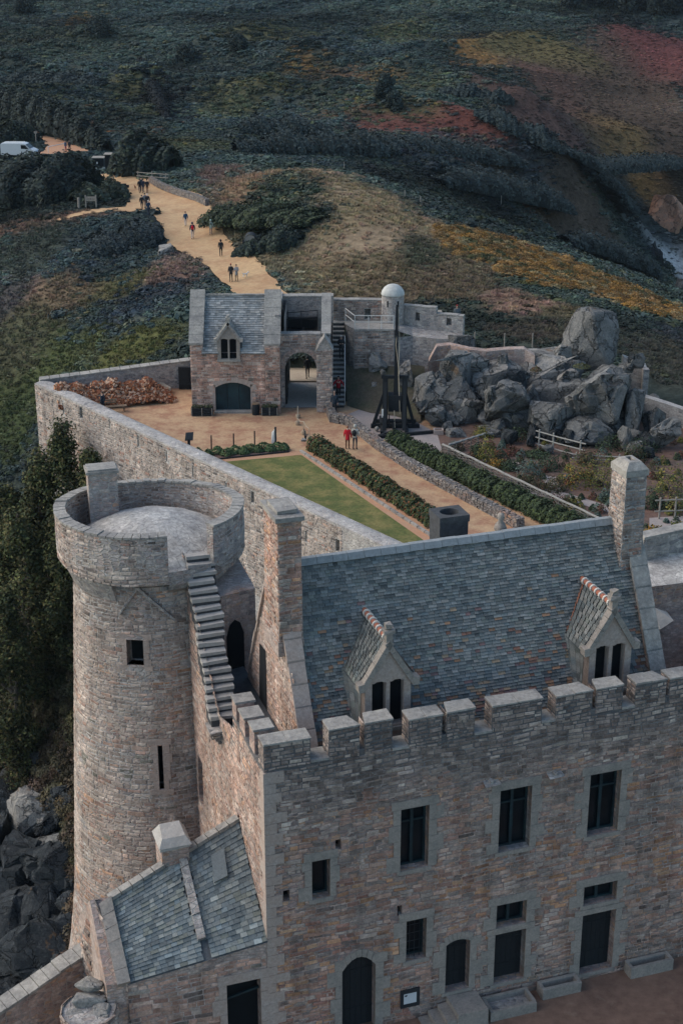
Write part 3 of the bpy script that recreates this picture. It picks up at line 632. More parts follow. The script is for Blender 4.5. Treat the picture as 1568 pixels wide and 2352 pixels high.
def scatter(name, pts, scl, rot, tint, srcs):
    n = len(pts); me = bpy.data.meshes.new(name); me.from_pydata([tuple(p) for p in pts], [], [])
    for an, ty, dt in (('scl', 'FLOAT_VECTOR', scl), ('rot', 'FLOAT_VECTOR', rot)):
        a = me.attributes.new(an, ty, 'POINT'); a.data.foreach_set('vector', np.asarray(dt, np.float32).ravel())
    a = me.attributes.new('tint', 'FLOAT_COLOR', 'POINT'); a.data.foreach_set('color', np.concatenate([np.asarray(tint), np.ones((n, 1))], 1).astype(np.float32).ravel())
    a = me.attributes.new('vi', 'INT', 'POINT'); a.data.foreach_set('value', rng.integers(0, len(srcs), n).astype(np.int32))
    o = bpy.data.objects.new(name, me); col.objects.link(o)
    g = bpy.data.node_groups.new(name, 'GeometryNodeTree')
    g.interface.new_socket('Geometry', in_out='INPUT', socket_type='NodeSocketGeometry'); g.interface.new_socket('Geometry', in_out='OUTPUT', socket_type='NodeSocketGeometry')
    gi, go = g.nodes.new('NodeGroupInput'), g.nodes.new('NodeGroupOutput'); ip = g.nodes.new('GeometryNodeInstanceOnPoints'); jn = g.nodes.new('GeometryNodeJoinGeometry')
    for s in reversed(srcs):
        oi = g.nodes.new('GeometryNodeObjectInfo'); oi.inputs['Object'].default_value = s; oi.inputs['As Instance'].default_value = True
        g.links.new(oi.outputs['Geometry'], jn.inputs[0])
    def na(nm, ty):
        x = g.nodes.new('GeometryNodeInputNamedAttribute'); x.data_type = ty; x.inputs['Name'].default_value = nm; return x.outputs['Attribute']
    g.links.new(gi.outputs[0], ip.inputs['Points']); g.links.new(jn.outputs[0], ip.inputs['Instance']); ip.inputs['Pick Instance'].default_value = True
    g.links.new(na('vi', 'INT'), ip.inputs['Instance Index']); g.links.new(na('rot', 'FLOAT_VECTOR'), ip.inputs['Rotation']); g.links.new(na('scl', 'FLOAT_VECTOR'), ip.inputs['Scale'])
    g.links.new(ip.outputs[0], go.inputs[0])
    md = o.modifiers.new('scatter', 'NODES'); md.node_group = g
    return o
def clear_of(X, Y, grow=0.0):
    bad = inpoly(X, Y, FORT)
    for pp in (path_poly, up_poly, side_poly):
        bad |= inpoly(X, Y, pp)
        if grow:
            for dx, dy in ((grow, 0), (-grow, 0), (0, grow), (0, -grow * 3)): bad |= inpoly(X + dx, Y + dy, pp)
    return ~bad
def make_scrub():
    n = 150000
    Y = 112 * (560 / 112) ** (rng.random(n) ** .72) ; X = (rng.random(n) * 2 - 1) * (26 + .25 * Y) + np.where(Y < 200, -3, 0)
    jx, jy = rng.normal(0, 1, n) * Y * .006, rng.normal(0, 1, n) * Y * .011
    c, b = tcol(X + jx, Y + jy); keep = clear_of(X, Y, .35) & (b > .3) & (wall_side(X, Y) < 60)
    keep &= rng.random(n) < np.clip(b * 1.5, .45, 1)
    X, Y, c, b = X[keep], Y[keep], c[keep], b[keep]; Z = height(X, Y)
    s = (.55 + .0016 * Y) * np.clip(b, .5, 1.25) * rng.uniform(.55, 1.45, len(X)); big = rng.random(len(X)) < .05; s = np.where(big & (b > .7), s * 1.7, s)
    hs = s * rng.uniform(.5, .85, len(X)) * np.where(b < .7, .75, 1)
    tint = c * np.where(b < .75, rng.uniform(.45, 1.6, len(X)), rng.uniform(.75, 1.3, len(X)))[:, None] * rng.uniform(.92, 1.08, (len(X), 3)) * np.where((b > .75)[:, None], np.array([.78, .92, .97]), .95)
    tint = np.where((rng.random(len(X)) < .05)[:, None] & (b > .7)[:, None], tint * np.array([1.6, 1.25, .85]), tint)
    lf = np.array([mnoise.noise(Vector((x / 34, y / 22, 1.0))) + .6 * mnoise.noise(Vector((x / 11, y / 7, 4.0))) for x, y in zip(X, Y)]); tint = tint * (1 + 1.05 * lf)[:, None].clip(.3, 2.1)
    rot = np.stack([rng.normal(0, .08, len(X)), rng.normal(0, .08, len(X)), rng.random(len(X)) * 6.28], 1)
    o = scatter('heath_scrub', np.stack([X, Y, Z - .12 * s], 1), np.stack([s, s * rng.uniform(.8, 1.3, len(X)), hs], 1), rot, tint, far_bushes)
    tag(o, 'low heath scrub of gorse, heather and bracken covering the hillside', 'scrub', kind='stuff')
    # dry grass tufts on the mound and near slopes
    n = 46000; Y = 108 * (215 / 108) ** rng.random(n); X = (rng.random(n) * 2 - 1) * (20 + .22 * Y)
    c, b = tcol(X, Y); keep = clear_of(X + rng.normal(0, .35, n), Y + rng.normal(0, .8, n), 0) & (b < .75) & (rng.random(n) < np.clip(b * 3.6, .22, 1)) & (wall_side(X, Y) < 30); X, Y, c = X[keep], Y[keep], c[keep]; Z = height(X, Y); k = len(X)
    s = rng.uniform(.3, .68, k) * (.6 + .003 * Y)
    tint = c * rng.uniform(.82, 1.35, (k, 1)) * rng.uniform(.9, 1.1, (k, 3))
    o = scatter('rough_grass', np.stack([X, Y, Z - .02], 1), np.stack([s, s, s * rng.uniform(.4, .8, k)], 1), np.stack([rng.normal(.1, .15, k), rng.normal(.25, .15, k), rng.random(k) * 1.0], 1), tint, tufts)
    tag(o, 'dry tussocky grass on the mound and banks beside the path', 'grass', kind='stuff')
    # dense shrubs on the steep slope under the curtain wall
    n = 8200; t = rng.random(n); dd = rng.random(n) ** .8 * 17 + .3; X = -26 + 30 * t - .777 * dd + rng.normal(0, .4, n); Y = 110.5 - 37 * t - .629 * dd + rng.normal(0, .4, n)
    Z = height(X, Y); keep = (Z > -24.5) & (wall_side(X, Y) > .4) & (rng.random(n) < np.clip((Z + 24.5) / 4, .05, 1)); X, Y, Z = X[keep], Y[keep], Z[keep]; k = len(X)
    s = rng.uniform(.5, 1.35, k); X, Y = X - .777 * .35, Y - .629 * .35; hi = np.clip((Z + 22) / 10, 0, 1)[:, None]
    tint = (np.array([.036, .046, .020]) * hi + np.array([.066, .052, .034]) * (1 - hi)) * rng.uniform(.45, 1.7, (k, 1)) * rng.uniform(.85, 1.15, (k, 3))
    o = scatter('cliff_scrub', np.stack([X, Y, Z], 1), np.stack([s, s, s * rng.uniform(.8, 1.5, k)], 1), np.stack([rng.normal(0, .15, k), rng.normal(0, .15, k), rng.random(k) * 6.28], 1), tint, near_bushes)
    tag(o, 'dark ivy and brambles covering the cliff below the curtain wall', 'scrub', kind='stuff')
make_scrub()
def make_bracken():
    z_ = [q for q in BL if q[4] == OR2]; pts = []
    for bx, by, rx, ry, *_ in z_:
        for _i in range(420):
            q, f = rng.uniform(0, 6.283), rng.random() ** .5; pts.append((bx + math.cos(q) * rx * f, by + math.sin(q) * ry * f))
    P_ = np.array(pts); X, Y = P_[:, 0], P_[:, 1]; keep = clear_of(X, Y, .3) & (Y > 114) ; X, Y = X[keep], Y[keep]; k = len(X); Z = height(X, Y); s = rng.uniform(.5, 1.15, k)
    pal = np.array([(.27, .145, .035), (.22, .12, .04), (.30, .18, .07), (.07, .075, .035), (.14, .085, .035), (.24, .19, .10)]); tint = pal[rng.integers(0, 6, k)] * rng.uniform(.7, 1.3, (k, 1))
    o = scatter('orange_bracken', np.stack([X, Y, Z - .1], 1), np.stack([s, s, s * rng.uniform(.6, 1.0, k)], 1), np.stack([rng.normal(0, .1, k), rng.normal(0, .1, k), rng.random(k) * 6.28], 1), tint, near_bushes)
    tag(o, 'orange and yellow bracken thicket on the bank above the crags', 'bracken', kind='stuff')
make_bracken()

# ================================================================ GROUNDS INSIDE THE FORT
def sheet(name, pts, mat, z, sub_=None):
    mb = MB(); mb.poly([(p[0], p[1], z) for p in pts]); return structure(mb.build(name, mat))
def gp(pts, z=0.0): return [G(px, py, z) for px, py in pts]
sheet('courtyard', [(-21.6, 107.7), (-11, 113.4), (-4.3, 113.4), (-4.3, 106), (-1, 106), (3, 110.5), (8.5, 110.5), (9.5, 105), (14, 104.5), (24, 102.5), (34, 100), (36, 84), (18, 66), (8, 71), (3.6, 76.2)], 'gravel', 0.0)
sheet('gravel_yard', gp([(800, 985), (790, 955), (850, 930), (930, 955), (985, 985), (1015, 1005), (1012, 1040), (880, 1010), (855, 1000)]), 'grey_gravel', .004)
sheet('kitchen_garden_soil', gp([(1018, 1045), (1000, 985), (1010, 945), (1300, 930), (1600, 930), (1700, 1100), (1600, 1290), (1450, 1260)]), 'soil', .006)
for pts in ([(1100, 1050), (1190, 1062), (1195, 1072), (1110, 1060)], [(1235, 1090), (1275, 1096), (1290, 1130), (1390, 1160), (1400, 1178), (1270, 1140), (1190, 1150), (1175, 1140), (1262, 1122)], [(1490, 1190), (1568, 1185), (1568, 1205), (1490, 1215)]):
    sheet('garden_path', gp(pts), 'grey_gravel', .012)
sheet('lawn', gp([(495, 1063), (692, 1046), (990, 1254), (880, 1272), (700, 1170)]), 'lawn', .03)
sheet('lawn_edging_path', gp([(470, 1064), (474, 1054), (688, 1036), (722, 1040), (1040, 1250), (990, 1256), (690, 1045), (492, 1064)]), 'path_orange', .010)
sheet('gate_cobbles', [(-4.25, 106.1), (-1.72, 106.1), (-1.72, 112.0), (-4.25, 112.0)], 'roof_stone', .006)

def W(o, dx):                              # wall frame: start, direction -> F(u, z, d) with d into the wall
    o = np.array(o, float); dx = np.array(dx, float); dx[2] = 0; dx /= np.linalg.norm(dx); n = np.array([-dx[1], dx[0], 0])
    return (lambda u, z, d: o + dx * u + n * d + ZV * z), o, dx, n
def u_of(px, py, F):                       # where a sight line meets a wall face -> (u, z)
    o = F(0, 0, 0); dx = F(1, 0, 0) - o; n = np.cross(dx, ZV); d = ray(px, py)
    p = CAMP + d * (np.dot(o - CAMP, n) / np.dot(d, n)); return float(np.dot(p - o, dx)), float(p[2])
def slab_top(mb, F, u0, u1, d0, d1, z, seg=.9, t=.1, jit=.02, over=.03):
    """a run of coping stones"""
    u = u0
    while u < u1 - .05:
        v = min(u1, u + seg * random.uniform(.7, 1.3)); zz = z(u) if callable(z) else z; z2 = z(v) if callable(z) else z
        j = random.uniform(-jit, jit)
        b = [F(u + .008, zz + j, d0 - over), F(v - .008, z2 + j, d0 - over), F(v - .008, z2 + j, d1 + over), F(u + .008, zz + j, d1 + over)]
        mb.hexa(b, [p + ZV * t for p in b]); u = v

# ---- the long curtain wall with its arrow slits
ct = thing('curtain_wall', (-22.6, 107.9, -9), 'long grey rubble curtain wall with arrow slits running behind the round tower', 'wall')
F, o, dx, n = W((-22.6, 107.9, 0), (.629, -.777, 0))
holes = []
for px, py, ww, hh in [(146, 938, .12, .85), (187, 948, .38, .85), (252, 972, .12, .8), (318, 1012, .12, .75), (383, 1048, .12, .75), (443, 1082, .12, .8), (520, 1122, .14, .8), (580, 1142, .34, .75), (655, 1172, .12, .5), (703, 1232, .14, .7), (775, 1253, .36, .75)]:
    u, z = u_of(px, py, F); holes.append((u - ww / 2, u + ww / 2, z - hh / 2, z + hh / 2))
mb = MB(); L = 42.0
panel(mb, F, 0, L, -10, 1.25, holes, .55)
for h in holes: mb.poly([F(h[0], h[2], .55), F(h[1], h[2], .55), F(h[1], h[3], .55), F(h[0], h[3], .55)])
mb.poly([F(0, 1.25, 1.2), F(L, 1.25, 1.2), F(L, -.5, 1.2), F(0, -.5, 1.2)][::-1]); mb.poly([F(0, -10, 0), F(0, 1.25, 0), F(0, 1.25, 1.2), F(0, -10, 1.2)])
mb.build('wall', 'masonry_curtain', ct); mb = MB(); laystones(mb, F, 0, 36, -6, 1.2, holes, cf_curtain, (.18, .5), (.11, .22), .05, .03, mc=(.31, .295, .275)); mb.build('stones', 'stone', ct)
mb = MB()                                  # flat rubble top
us = np.linspace(0, L, 120); ds = np.linspace(-.02, 1.22, 7)
V = [F(u, 1.25 + (.10 * math.sin(math.pi * i / 6)) + random.uniform(-.02, .02) + (0 if 0 < i < 6 else -.03), d) for u in us for i, d in enumerate(ds)]
mb.mesh(V, [(r * 7 + c, (r + 1) * 7 + c, (r + 1) * 7 + c + 1, r * 7 + c + 1) for r in range(119) for c in range(6)])
mb.build('coping', 'masonry_curtain', ct, smooth=False, fix=True)
mb = MB()
for px, py, s in [(225, 958, .3), (245, 990, .28), (262, 1010, .35), (270, 1035, .25), (255, 1050, .3), (305, 1060, .2), (340, 1092, .4), (500, 1085, .3), (250, 1075, .25), (165, 945, .2), (410, 1100, .2)]:
    u, z = u_of(px, py, F); mb.box(u - s / 2, u + s / 2, -.02, .3, z - s * .8, z + s * .8, lambda x, y, zz: F(x, zz, y))
# ---- back wall up to the gatehouse
bw = thing('rear_wall', (-22.4, 108.4, -4), 'low grey stone wall behind the woodpile, joining the curtain wall to the gatehouse', 'wall')
F2, *_ = W((-10.7, 111.3, 0), (-11.9, -3.3, 0))     # face towards the court is at d<0 side
mb = MB(); N = 24; za = lambda t: 2.05 - .75 * t
Fr = lambda t, z, d: np.array([-10.7, 111.3, 0]) + np.array([-11.6, -3.0, 0]) * t + np.array([-.25, .97, 0]) * d + ZV * z
for i in range(N):
    a, b = i / N, (i + 1) / N
    mb.poly([Fr(b, -.3, 0), Fr(a, -.3, 0), Fr(a, za(a), 0), Fr(b, za(b), 0)])
    mb.poly([Fr(a, -5, .7), Fr(b, -5, .7), Fr(b, za(b), .7), Fr(a, za(a), .7)])
    mb.poly([Fr(b, za(b), 0), Fr(a, za(a), 0), Fr(a, za(a) + .02, .7), Fr(b, za(b) + .02, .7)])
mb.poly([Fr(1, -5, 0), Fr(1, za(1), 0), Fr(1, za(1), .7), Fr(1, -5, .7)])
mb.build('wall', 'masonry_grey', bw, fix=True)
mb = MB()
for i in range(16):
    a, b = i / 16 + .002, (i + 1) / 16 - .002; j = random.uniform(-.015, .015)
    bb = [Fr(b, za(b) + .03 + j, -.05), Fr(a, za(a) + .03 + j, -.05), Fr(a, za(a) + .03 + j, .76), Fr(b, za(b) + .03 + j, .76)]
    mb.hexa(bb, [p + ZV * .09 for p in bb])
mb.build('coping', 'coping', bw)
mb = MB(); p0 = D(402, 850, 110.4)
mb.box(Fr(.08, 0, -.05)[0] * 0 - 12.25, -10.95, 110.45, 110.62, .05, 1.75)
for z in (.35, .9, 1.5): mb.box(-12.25, -10.95, 110.40, 110.45, z, z + .12)
for x in (-12.25, -11.65, -11.05): mb.box(x, x + .10, 110.385, 110.398, .05, 1.75)
tag(mb.build('wooden_gate', 'dark_wood'), 'dark plank gate standing against the rear wall beside the gatehouse', 'gate')

# ================================================================ GATEHOUSE with slate roof
GY = 104.9
gh = thing('gatehouse', (-7.6, GY, 0), 'small pink stone gatehouse with a slate roof, gabled dormer and blue arched door', 'building')
Fg = lambda u, z, d: np.array([u, GY + d, z])
mb = MB(); DOOR = (-9.05, -6.52, .1, 2.25, .38)
panel(mb, Fg, -10.75, -4.4, -.3, 4.45, [DOOR, (-8.62, -7.42, 3.95, 4.45)], .45)
panel(mb, lambda u, z, d: np.array([-10.75 + d, GY + 5.6 - u, z]), 0, 5.6, -3, 4.45, [], .3)
panel(mb, lambda u, z, d: np.array([-4.4 - d, GY + u, z]), 0, 5.6, -.3, 4.45, [], .3)
panel(mb, lambda u, z, d: np.array([-4.4 - u, GY + 5.6 - d, z]), 0, 6.35, -3, 4.45, [], .3)
RZ, RYB = 7.95, GY + 2.75
for x0, x1, zf in ((-10.75, -9.85, 5.05), (-5.45, -4.4, 5.0)):   # raised gable ends with sloping coping
    for y0, z0, y1, z1 in ((GY, zf, RYB, RZ + .3), (RYB, RZ + .3, GY + 5.6, zf)):
        pass
    prof = [(GY - .01 if x0 < -9 else GY - .12, 4.4), (GY - .01 if x0 < -9 else GY - .12, zf), (RYB, RZ + .28), (GY + 5.6, zf), (GY + 5.6, 4.4)]
    mb.prism([(x0, y, z) for y, z in prof], (x1 - x0, 0, 0))
mb.box(-5.42, -4.38, GY - .13, GY + .3, -.2, 4.9)
mb.build('wall', 'masonry_gate', gh, fix=True); mb = MB(); laystones(mb, Fg, -10.75, -5.45, 0, 4.4, [DOOR, (-8.75, -7.3, 3.95, 4.45)], cf_gate, (.2, .55), (.12, .24), .04, .03, mc=(.40, .30, .25), mx=.3); mb.build('stones', 'stone', gh); mb = MB(); laystones(mb, lambda u, z, d: np.array([u, GY - .13 + d, z]), -5.42, -4.38, 0, 4.85, [], cf_gate, (.2, .5), (.12, .24), .05, 0, mc=(.40, .30, .25), mx=.3); mb.build('stones', 'stone', gh); mb = MB(); laystones(mb, Fg, -10.75, -9.92, 4.4, 5.0, [], cf_gate, (.2, .5), (.12, .24), .05, 0); mb.build('stones', 'stone', gh)
for x0, x1, zf in ((-10.82, -9.8, 5.05), (-5.5, -4.33, 5.0)):
    nst = 6; mb = MB()
    for s in range(nst):
        for sg in (0, 1):
            ta, tb = s / nst + .004, (s + 1) / nst - .004
            ya, yb = (GY - .16 + (RYB - GY + .16) * ta, GY - .16 + (RYB - GY + .16) * tb); za_, zb_ = zf + (RZ + .3 - zf) * ta, zf + (RZ + .3 - zf) * tb
            if sg: ya, yb = 2 * RYB - ya, 2 * RYB - yb
            j = random.uniform(0, .025)
            b = [(x0 - j, ya, za_), (x1 + j, ya, za_), (x1 + j, yb, zb_), (x0 - j, yb, zb_)]
            mb.hexa(b, [(p[0], p[1] - .0, p[2] + .13 + j) for p in b])
    mb.build('gable_coping', 'coping', gh, fix=True)

SLATES = [(.175, .182, .170), (.15, .16, .152), (.20, .204, .19), (.128, .138, .132), (.215, .215, .20), (.165, .178, .158), (.10, .108, .105)]
def slate_roof(mb, p0, du, dv, nu, nv, cols, rust=0.0, hole=None, jit=1.0, th=.018, lift=.03, warp=None):
    """p0: bottom-left corner, du along the eaves, dv up the slope; nu x nv slates in staggered courses."""
    p0, du, dv = np.array(p0, float), np.array(du, float), np.array(dv, float); nn = np.cross(du, dv); nn /= np.linalg.norm(nn)
    lu, lv = np.linalg.norm(du), np.linalg.norm(dv); vv = 0.0
    for r in range(nv):
        u = -random.uniform(0, .8) / nu; v0 = r / nv; v1 = min(1.0, (r + 1.35) / nv)
        while u < 1:
            wd = random.uniform(.65, 1.4) / nu; a, b = max(0, u), min(1, u + wd); u += wd
            if b - a < .1 / nu: continue
            am = (a + b) / 2
            if hole and hole(am, v0): continue
            k = lift * random.uniform(.75, 1.5); jv = random.gauss(0, .05) / nv * jit
            c = np.array(random.choice(cols)) * random.uniform(.72, 1.28)
            if rust and random.random() < rust * (max(0, 1 - v0 * 1.15) ** 2.2): c = np.array(random.choice([(.30, .17, .10), (.26, .13, .09), (.32, .23, .15), (.22, .13, .12)])) * random.uniform(.7, 1.1)
            g = .004 / lu
            q = lambda uu, v_, h: p0 + du * uu + dv * v_ + nn * (h + (warp(uu, v_) if warp else 0))
            lo = [q(a + g, v0 + jv, k * .25), q(b - g, v0 + jv + random.gauss(0, .02) / nv * jit, k * .25), q(b - g, v1, 0), q(a + g, v1, 0)]
            hi = [q(a + g, v0 + jv, k + th), q(b - g, v0 + jv, k + th + random.uniform(-.006, .006)), q(b - g, v1, th * .4), q(a + g, v1, th * .4)]
            mb.poly(hi, tuple(c)); mb.poly([lo[0], lo[1], hi[1], hi[0]], tuple(c * .8))
            mb.poly([lo[1], lo[2], hi[2], hi[1]], tuple(c * .8)); mb.poly([lo[3], lo[0], hi[0], hi[3]], tuple(c * .8))
mb = MB()
ev0 = np.array([-9.92, GY - .15, 4.42]); rg = np.array([-9.92, RYB, RZ])
rq = lambda x, v_: ev0 + (rg - ev0) * v_ + np.array([x, 0, -.03])
for xa, xb, va, vb in ((0, 1.12, 0, 1), (2.72, 4.5, 0, 1), (1.12, 2.72, .34, 1)): mb.poly([rq(xa, va), rq(xb, va), rq(xb, vb), rq(xa, vb)], (.1, .11, .115))
slate_roof(mb, ev0, (4.5, 0, 0), rg - ev0, 17, 26, [(.26, .27, .265), (.22, .235, .235), (.30, .305, .295), (.19, .205, .205), (.33, .33, .31)], lift=.04, hole=lambda a_, v_: .245 < a_ < .61 and v_ < .33)
mb.poly([(-9.92, RYB, RZ), (-5.42, RYB, RZ), (-5.42, GY + 5.7, 4.4), (-9.92, GY + 5.7, 4.4)], (.2, .21, .21))
rf = mb.build('roof', 'slate', gh)
mb = MB()
for i in range(9): mb.box(-9.92 + i * .5 + .01, -9.92 + (i + 1) * .5 - .01, RYB - .12, RYB + .12, RZ - .02, RZ + .1, j=.01)
mb.build('ridge', 'coping', sub(rf, gh['_o']))

def dormer(root, F, uc, hw, z0, zs, za_, deep, wall_m, coping_m, name='dormer', win=True, scale=1.0):
    """stone gabled dormer with a two-light window: F(u, z, d); sill z0, springing zs, apex za_."""
    o = root['_o']; mb = MB(); lw = hw * .34
    l1 = (uc - .06 - 2 * lw * .9, uc - .06, z0 + .12, zs); l2 = (uc + .06, uc + .06 + 2 * lw * .9, z0 + .12, zs)
    panel(mb, F, uc - hw, uc + hw, z0, zs, [(l1[0], l1[1], l1[2], l1[3], .0), (l2[0], l2[1], l2[2], l2[3], .0)], .28)
    mb.poly([F(uc - hw - .06, zs, 0), F(uc + hw + .06, zs, 0), F(uc, za_, 0)])
    for s in (-1, 1):                     # cheeks
        mb.poly([F(uc + s * hw, z0, 0), F(uc + s * hw, z0, deep * .6), F(uc + s * hw, zs, deep), F(uc + s * hw, zs, 0)])
    for i in range(4):                     # cusped heads of the two lights
        u = (l1[0], l1[1], l2[0], l2[1])[i]; sg = 1 if i in (0, 2) else -1; wq = (l1[1] - l1[0])
        mb.poly([F(u, zs + .005, -.004), F(u + sg * wq * .32, zs + .005, -.004), F(u + sg * wq * .22, zs - .025, -.004), F(u + sg * wq * .10, zs - .045, -.004), F(u, zs - .035, -.004)])
    dm = mb.build(name, wall_m, root)
    mb = MB()
    for s in (-1, 1):
        nb = 4; a0 = np.array([uc + s * (hw + .16), zs - .10]); a1 = np.array([uc, za_ + .16])
        for k in range(nb):
            p, q = a0 + (a1 - a0) * (k / nb + .003), a0 + (a1 - a0) * ((k + 1) / nb - .003); t = .17
            dr = (a1 - a0) / np.linalg.norm(a1 - a0); nrm = np.array([-dr[1], dr[0]]) * (-s if True else 1)
            nrm = nrm if nrm[1] < 0 else -nrm
            b = [F(*p, -.09), F(*q, -.09), F(*q, .2), F(*p, .2)]; c = [F(*(p + nrm * t), -.09), F(*(q + nrm * t), -.09), F(*(q + nrm * t), .2), F(*(p + nrm * t), .2)]
            mb.hexa(c, b)
        b = [(uc + s * (hw + .02), zs - .22), (uc + s * (hw + .22), zs - .22), (uc + s * (hw + .24), zs + .02), (uc + s * (hw + .02), zs + .06)]   # kneeler
        mb.prism([F(*p, -.11) for p in b], F(0, 0, .3) - F(0, 0, 0))
    mb.build('gable_coping', coping_m, sub(dm, o), fix=True)
    mb = MB(); zt = za_ + .12                # finial: a carved bud with side crockets
    mb.box(uc - .10, uc + .10, -.06, .14, zt - .05, zt + .26, lambda x, y, z: F(x, z, y), j=.012)
    mb.box(uc - .17, uc + .17, -.09, .17, zt + .26, zt + .40, lambda x, y, z: F(x, z, y), j=.03)
    mb.box(uc - .09, uc + .09, -.05, .13, zt + .40, zt + .56, lambda x, y, z: F(x, z, y), j=.03)
    mb.build('finial', coping_m, sub(dm, o), fix=True)
    mb = MB(); mb.box(uc - hw - .04, uc + hw + .04, -.07, .1, z0 - .07, z0 + .05, lambda x, y, z: F(x, z, y)); mb.build('sill', coping_m, sub(dm, o))
    mb = MB()
    for l in (l1, l2): mb.poly([F(l[0], l[2], .26), F(l[1], l[2], .26), F(l[1], l[3], .26), F(l[0], l[3], .26)])
    mb.build('window', 'void', sub(dm, o))
    return dm, l1, l2
Fd = lambda u, z, d: np.array([u, GY - .12 + d, z])
dm, *_ = dormer(gh, Fd, -8.0, .80, 3.9, 5.5, 6.55, 1.7, 'granite', 'coping')
mb = MB()
for s in (-1, 1):
    e0 = np.array([-8.0 + s * .96, GY + .05, 5.42]); r0 = np.array([-8.0, GY + .05, 6.62]); bk = np.array([0, 1.7, 0])
    if s < 0: slate_roof(mb, e0 + bk, -bk, r0 - e0, 4, 8, SLATES)
    else: slate_roof(mb, e0, bk, r0 - e0, 4, 8, SLATES)
mb.build('dormer_roof', 'slate', sub(dm, gh['_o']))
# arched door with stone surround
mb = MB(); a, b, c, d, rise = DOOR; nb = 9
for k in range(3): mb.box(a + (b - a) * k / 3 + .015, a + (b - a) * (k + 1) / 3 - .015, GY + .30, GY + .36, .1, 2.3)
for k in range(12): mb.box(a + (b - a) * k / 12 + .01, a + (b - a) * k / 12 + .02, GY + .295, GY + .30, .1, 2.3)
dr = mb.build('door', 'door_wood', gh)
mb = MB()
for k in range(nb):
    x0, x1 = -1 + 2 * k / nb + .006, -1 + 2 * (k + 1) / nb - .006
    q = lambda x, r: Fg((a + b) / 2 + (b - a) / 2 * x * (1 + r * .22), d - rise * x * x + r * .34, 0)
    p = [q(x0, 0), q(x1, 0), q(x1, 1), q(x0, 1)]
    mb.hexa([v + (0, .2, 0) for v in p], [v + (0, -.02, 0) for v in p])
mb.box(a - .55, a, GY - .02, GY + .2, 1.55, 2.05); mb.box(b, b + .45, GY - .02, GY + .2, 1.5, 2.1)
for k in range(3):
    ww = .22 if k % 2 else .36
    mb.box(a - ww, a, GY - .02, GY + .2, .12 + k * .48, .12 + (k + 1) * .48 - .01); mb.box(b, b + ww, GY - .02, GY + .2, .12 + k * .48, .12 + (k + 1) * .48 - .01)
mb.build('door_surround', 'granite_pink', gh, fix=True)
mb = MB(); mb.box(a - .1, b + .1, GY - .28, GY + .32, 0, .12); mb.build('doorstep', 'coping', gh)

# ================================================================ GATE PASSAGE, pier, stairs, terrace, turret
AY = 106.1
ga = thing('gate_arch', (-3, AY, 0), 'pointed stone gateway arch with a cobbled passage and an open chamber above', 'gateway')
mb = MB(); Fa = lambda u, z, d: np.array([u, AY + d, z])
A1, A2, AZt, AR = -4.1, -1.75, 4.15, 1.25
panel(mb, Fa, -4.4, -1.45, -.2, 5.45, [(A1, A2, 0, AZt, AR)], .7)
mb.poly([Fa(-4.4, 5.45, 0), Fa(-1.45, 5.45, 0), Fa(-1.45, 5.45, .7), Fa(-4.4, 5.45, .7)])
mb.poly([Fa(-1.45, 5.45, .7), Fa(-4.4, 5.45, .7), Fa(-4.4, AZt, .7), Fa(-1.45, AZt, .7)])
Fb = lambda u, z, d: np.array([u, 112.0 + d, z])
panel(mb, Fb, -4.4, -.6, -1.5, 6.75, [(-3.95, -1.75, -.1, 3.35, .9)], .7)
mb.box(-4.95, -4.401, 110.55, 112.9, -1.5, 6.95); mb.box(-4.72, -4.402, AY + .05, 110.55, 4.5, 6.9)
panel(mb, lambda u, z, d: np.array([-4.1 - d, AY + .7 + u, z]), 0, 5.2, -.2, 6.6, [], .2)
panel(mb, lambda u, z, d: np.array([-1.75 + d, 112.0 - u, z]), 0, 5.2, -.2, 5.4, [], .2)
mb.build('wall', 'masonry_grey', ga, fix=False); mb = MB(); laystones(mb, Fa, -4.4, -1.8, 0, 5.4, [(A1 - .2, A2 + .2, 0, AZt + .2)], cf_grey, (.2, .5), (.12, .22), .05, .05); mb.build('stones', 'stone', ga)
mb = MB(); slab_top(mb, Fb, -4.5, -.6, -.02, .72, 6.76, .7); mb.build('coping', 'coping', ga); mb = MB(); slab_top(mb, Fa, -4.38, -1.5, 0, .7, 5.46, .5, .07); mb.build('coping', 'coping', ga)
mb = MB(); nv = 11                          # voussoirs over the arch
for k in range(nv):
    t0, t1 = math.pi * (k + .06) / nv, math.pi * (k + .94) / nv; cx = (A1 + A2) / 2; rx = (A2 - A1) / 2
    q = lambda t, r: Fa(cx - (rx + r) * math.cos(t), AZt - AR + (AR + r) * math.sin(t), 0)
    p = [q(t0, .0), q(t1, .0), q(t1, .38), q(t0, .38)]
    mb.hexa([v + (0, .3, 0) for v in p], [v + (0, -.025, 0) for v in p])
mb.build('voussoirs', 'masonry_gate', ga, fix=True)
mb = MB(); mb.box(-4.05, -1.78, 107.2, 111.9, 4.35, 4.5)
for x in (-3.9, -2.9, -1.95): mb.box(x, x + .14, 107.0, 111.95, 4.5, 4.68)
mb.beam((-4.0, 111.0, 5.35), (-1.75, 111.0, 5.45), .16); mb.box(-4.0, -1.8, 111.2, 111.9, 4.6, 5.25)
mb.build('chamber_floor', 'dark_wood', ga)
mb = MB()
for z in (5.6, 6.1): mb.beam((-4.05, 110.3, z - .12), (-1.75, 110.3, z + .08), .06)
for x in (-4.0, -3.0, -1.8): mb.box(x, x + .06, 110.27, 110.33, 4.5, 6.15)
mb.build('railing', 'iron', ga)
mb = MB()
for k in range(14): mb.box(-4.05, -1.75, 112.75 + k * .42, 112.75 + k * .42 + .40, -.10, .02 + random.uniform(-.005, .005))
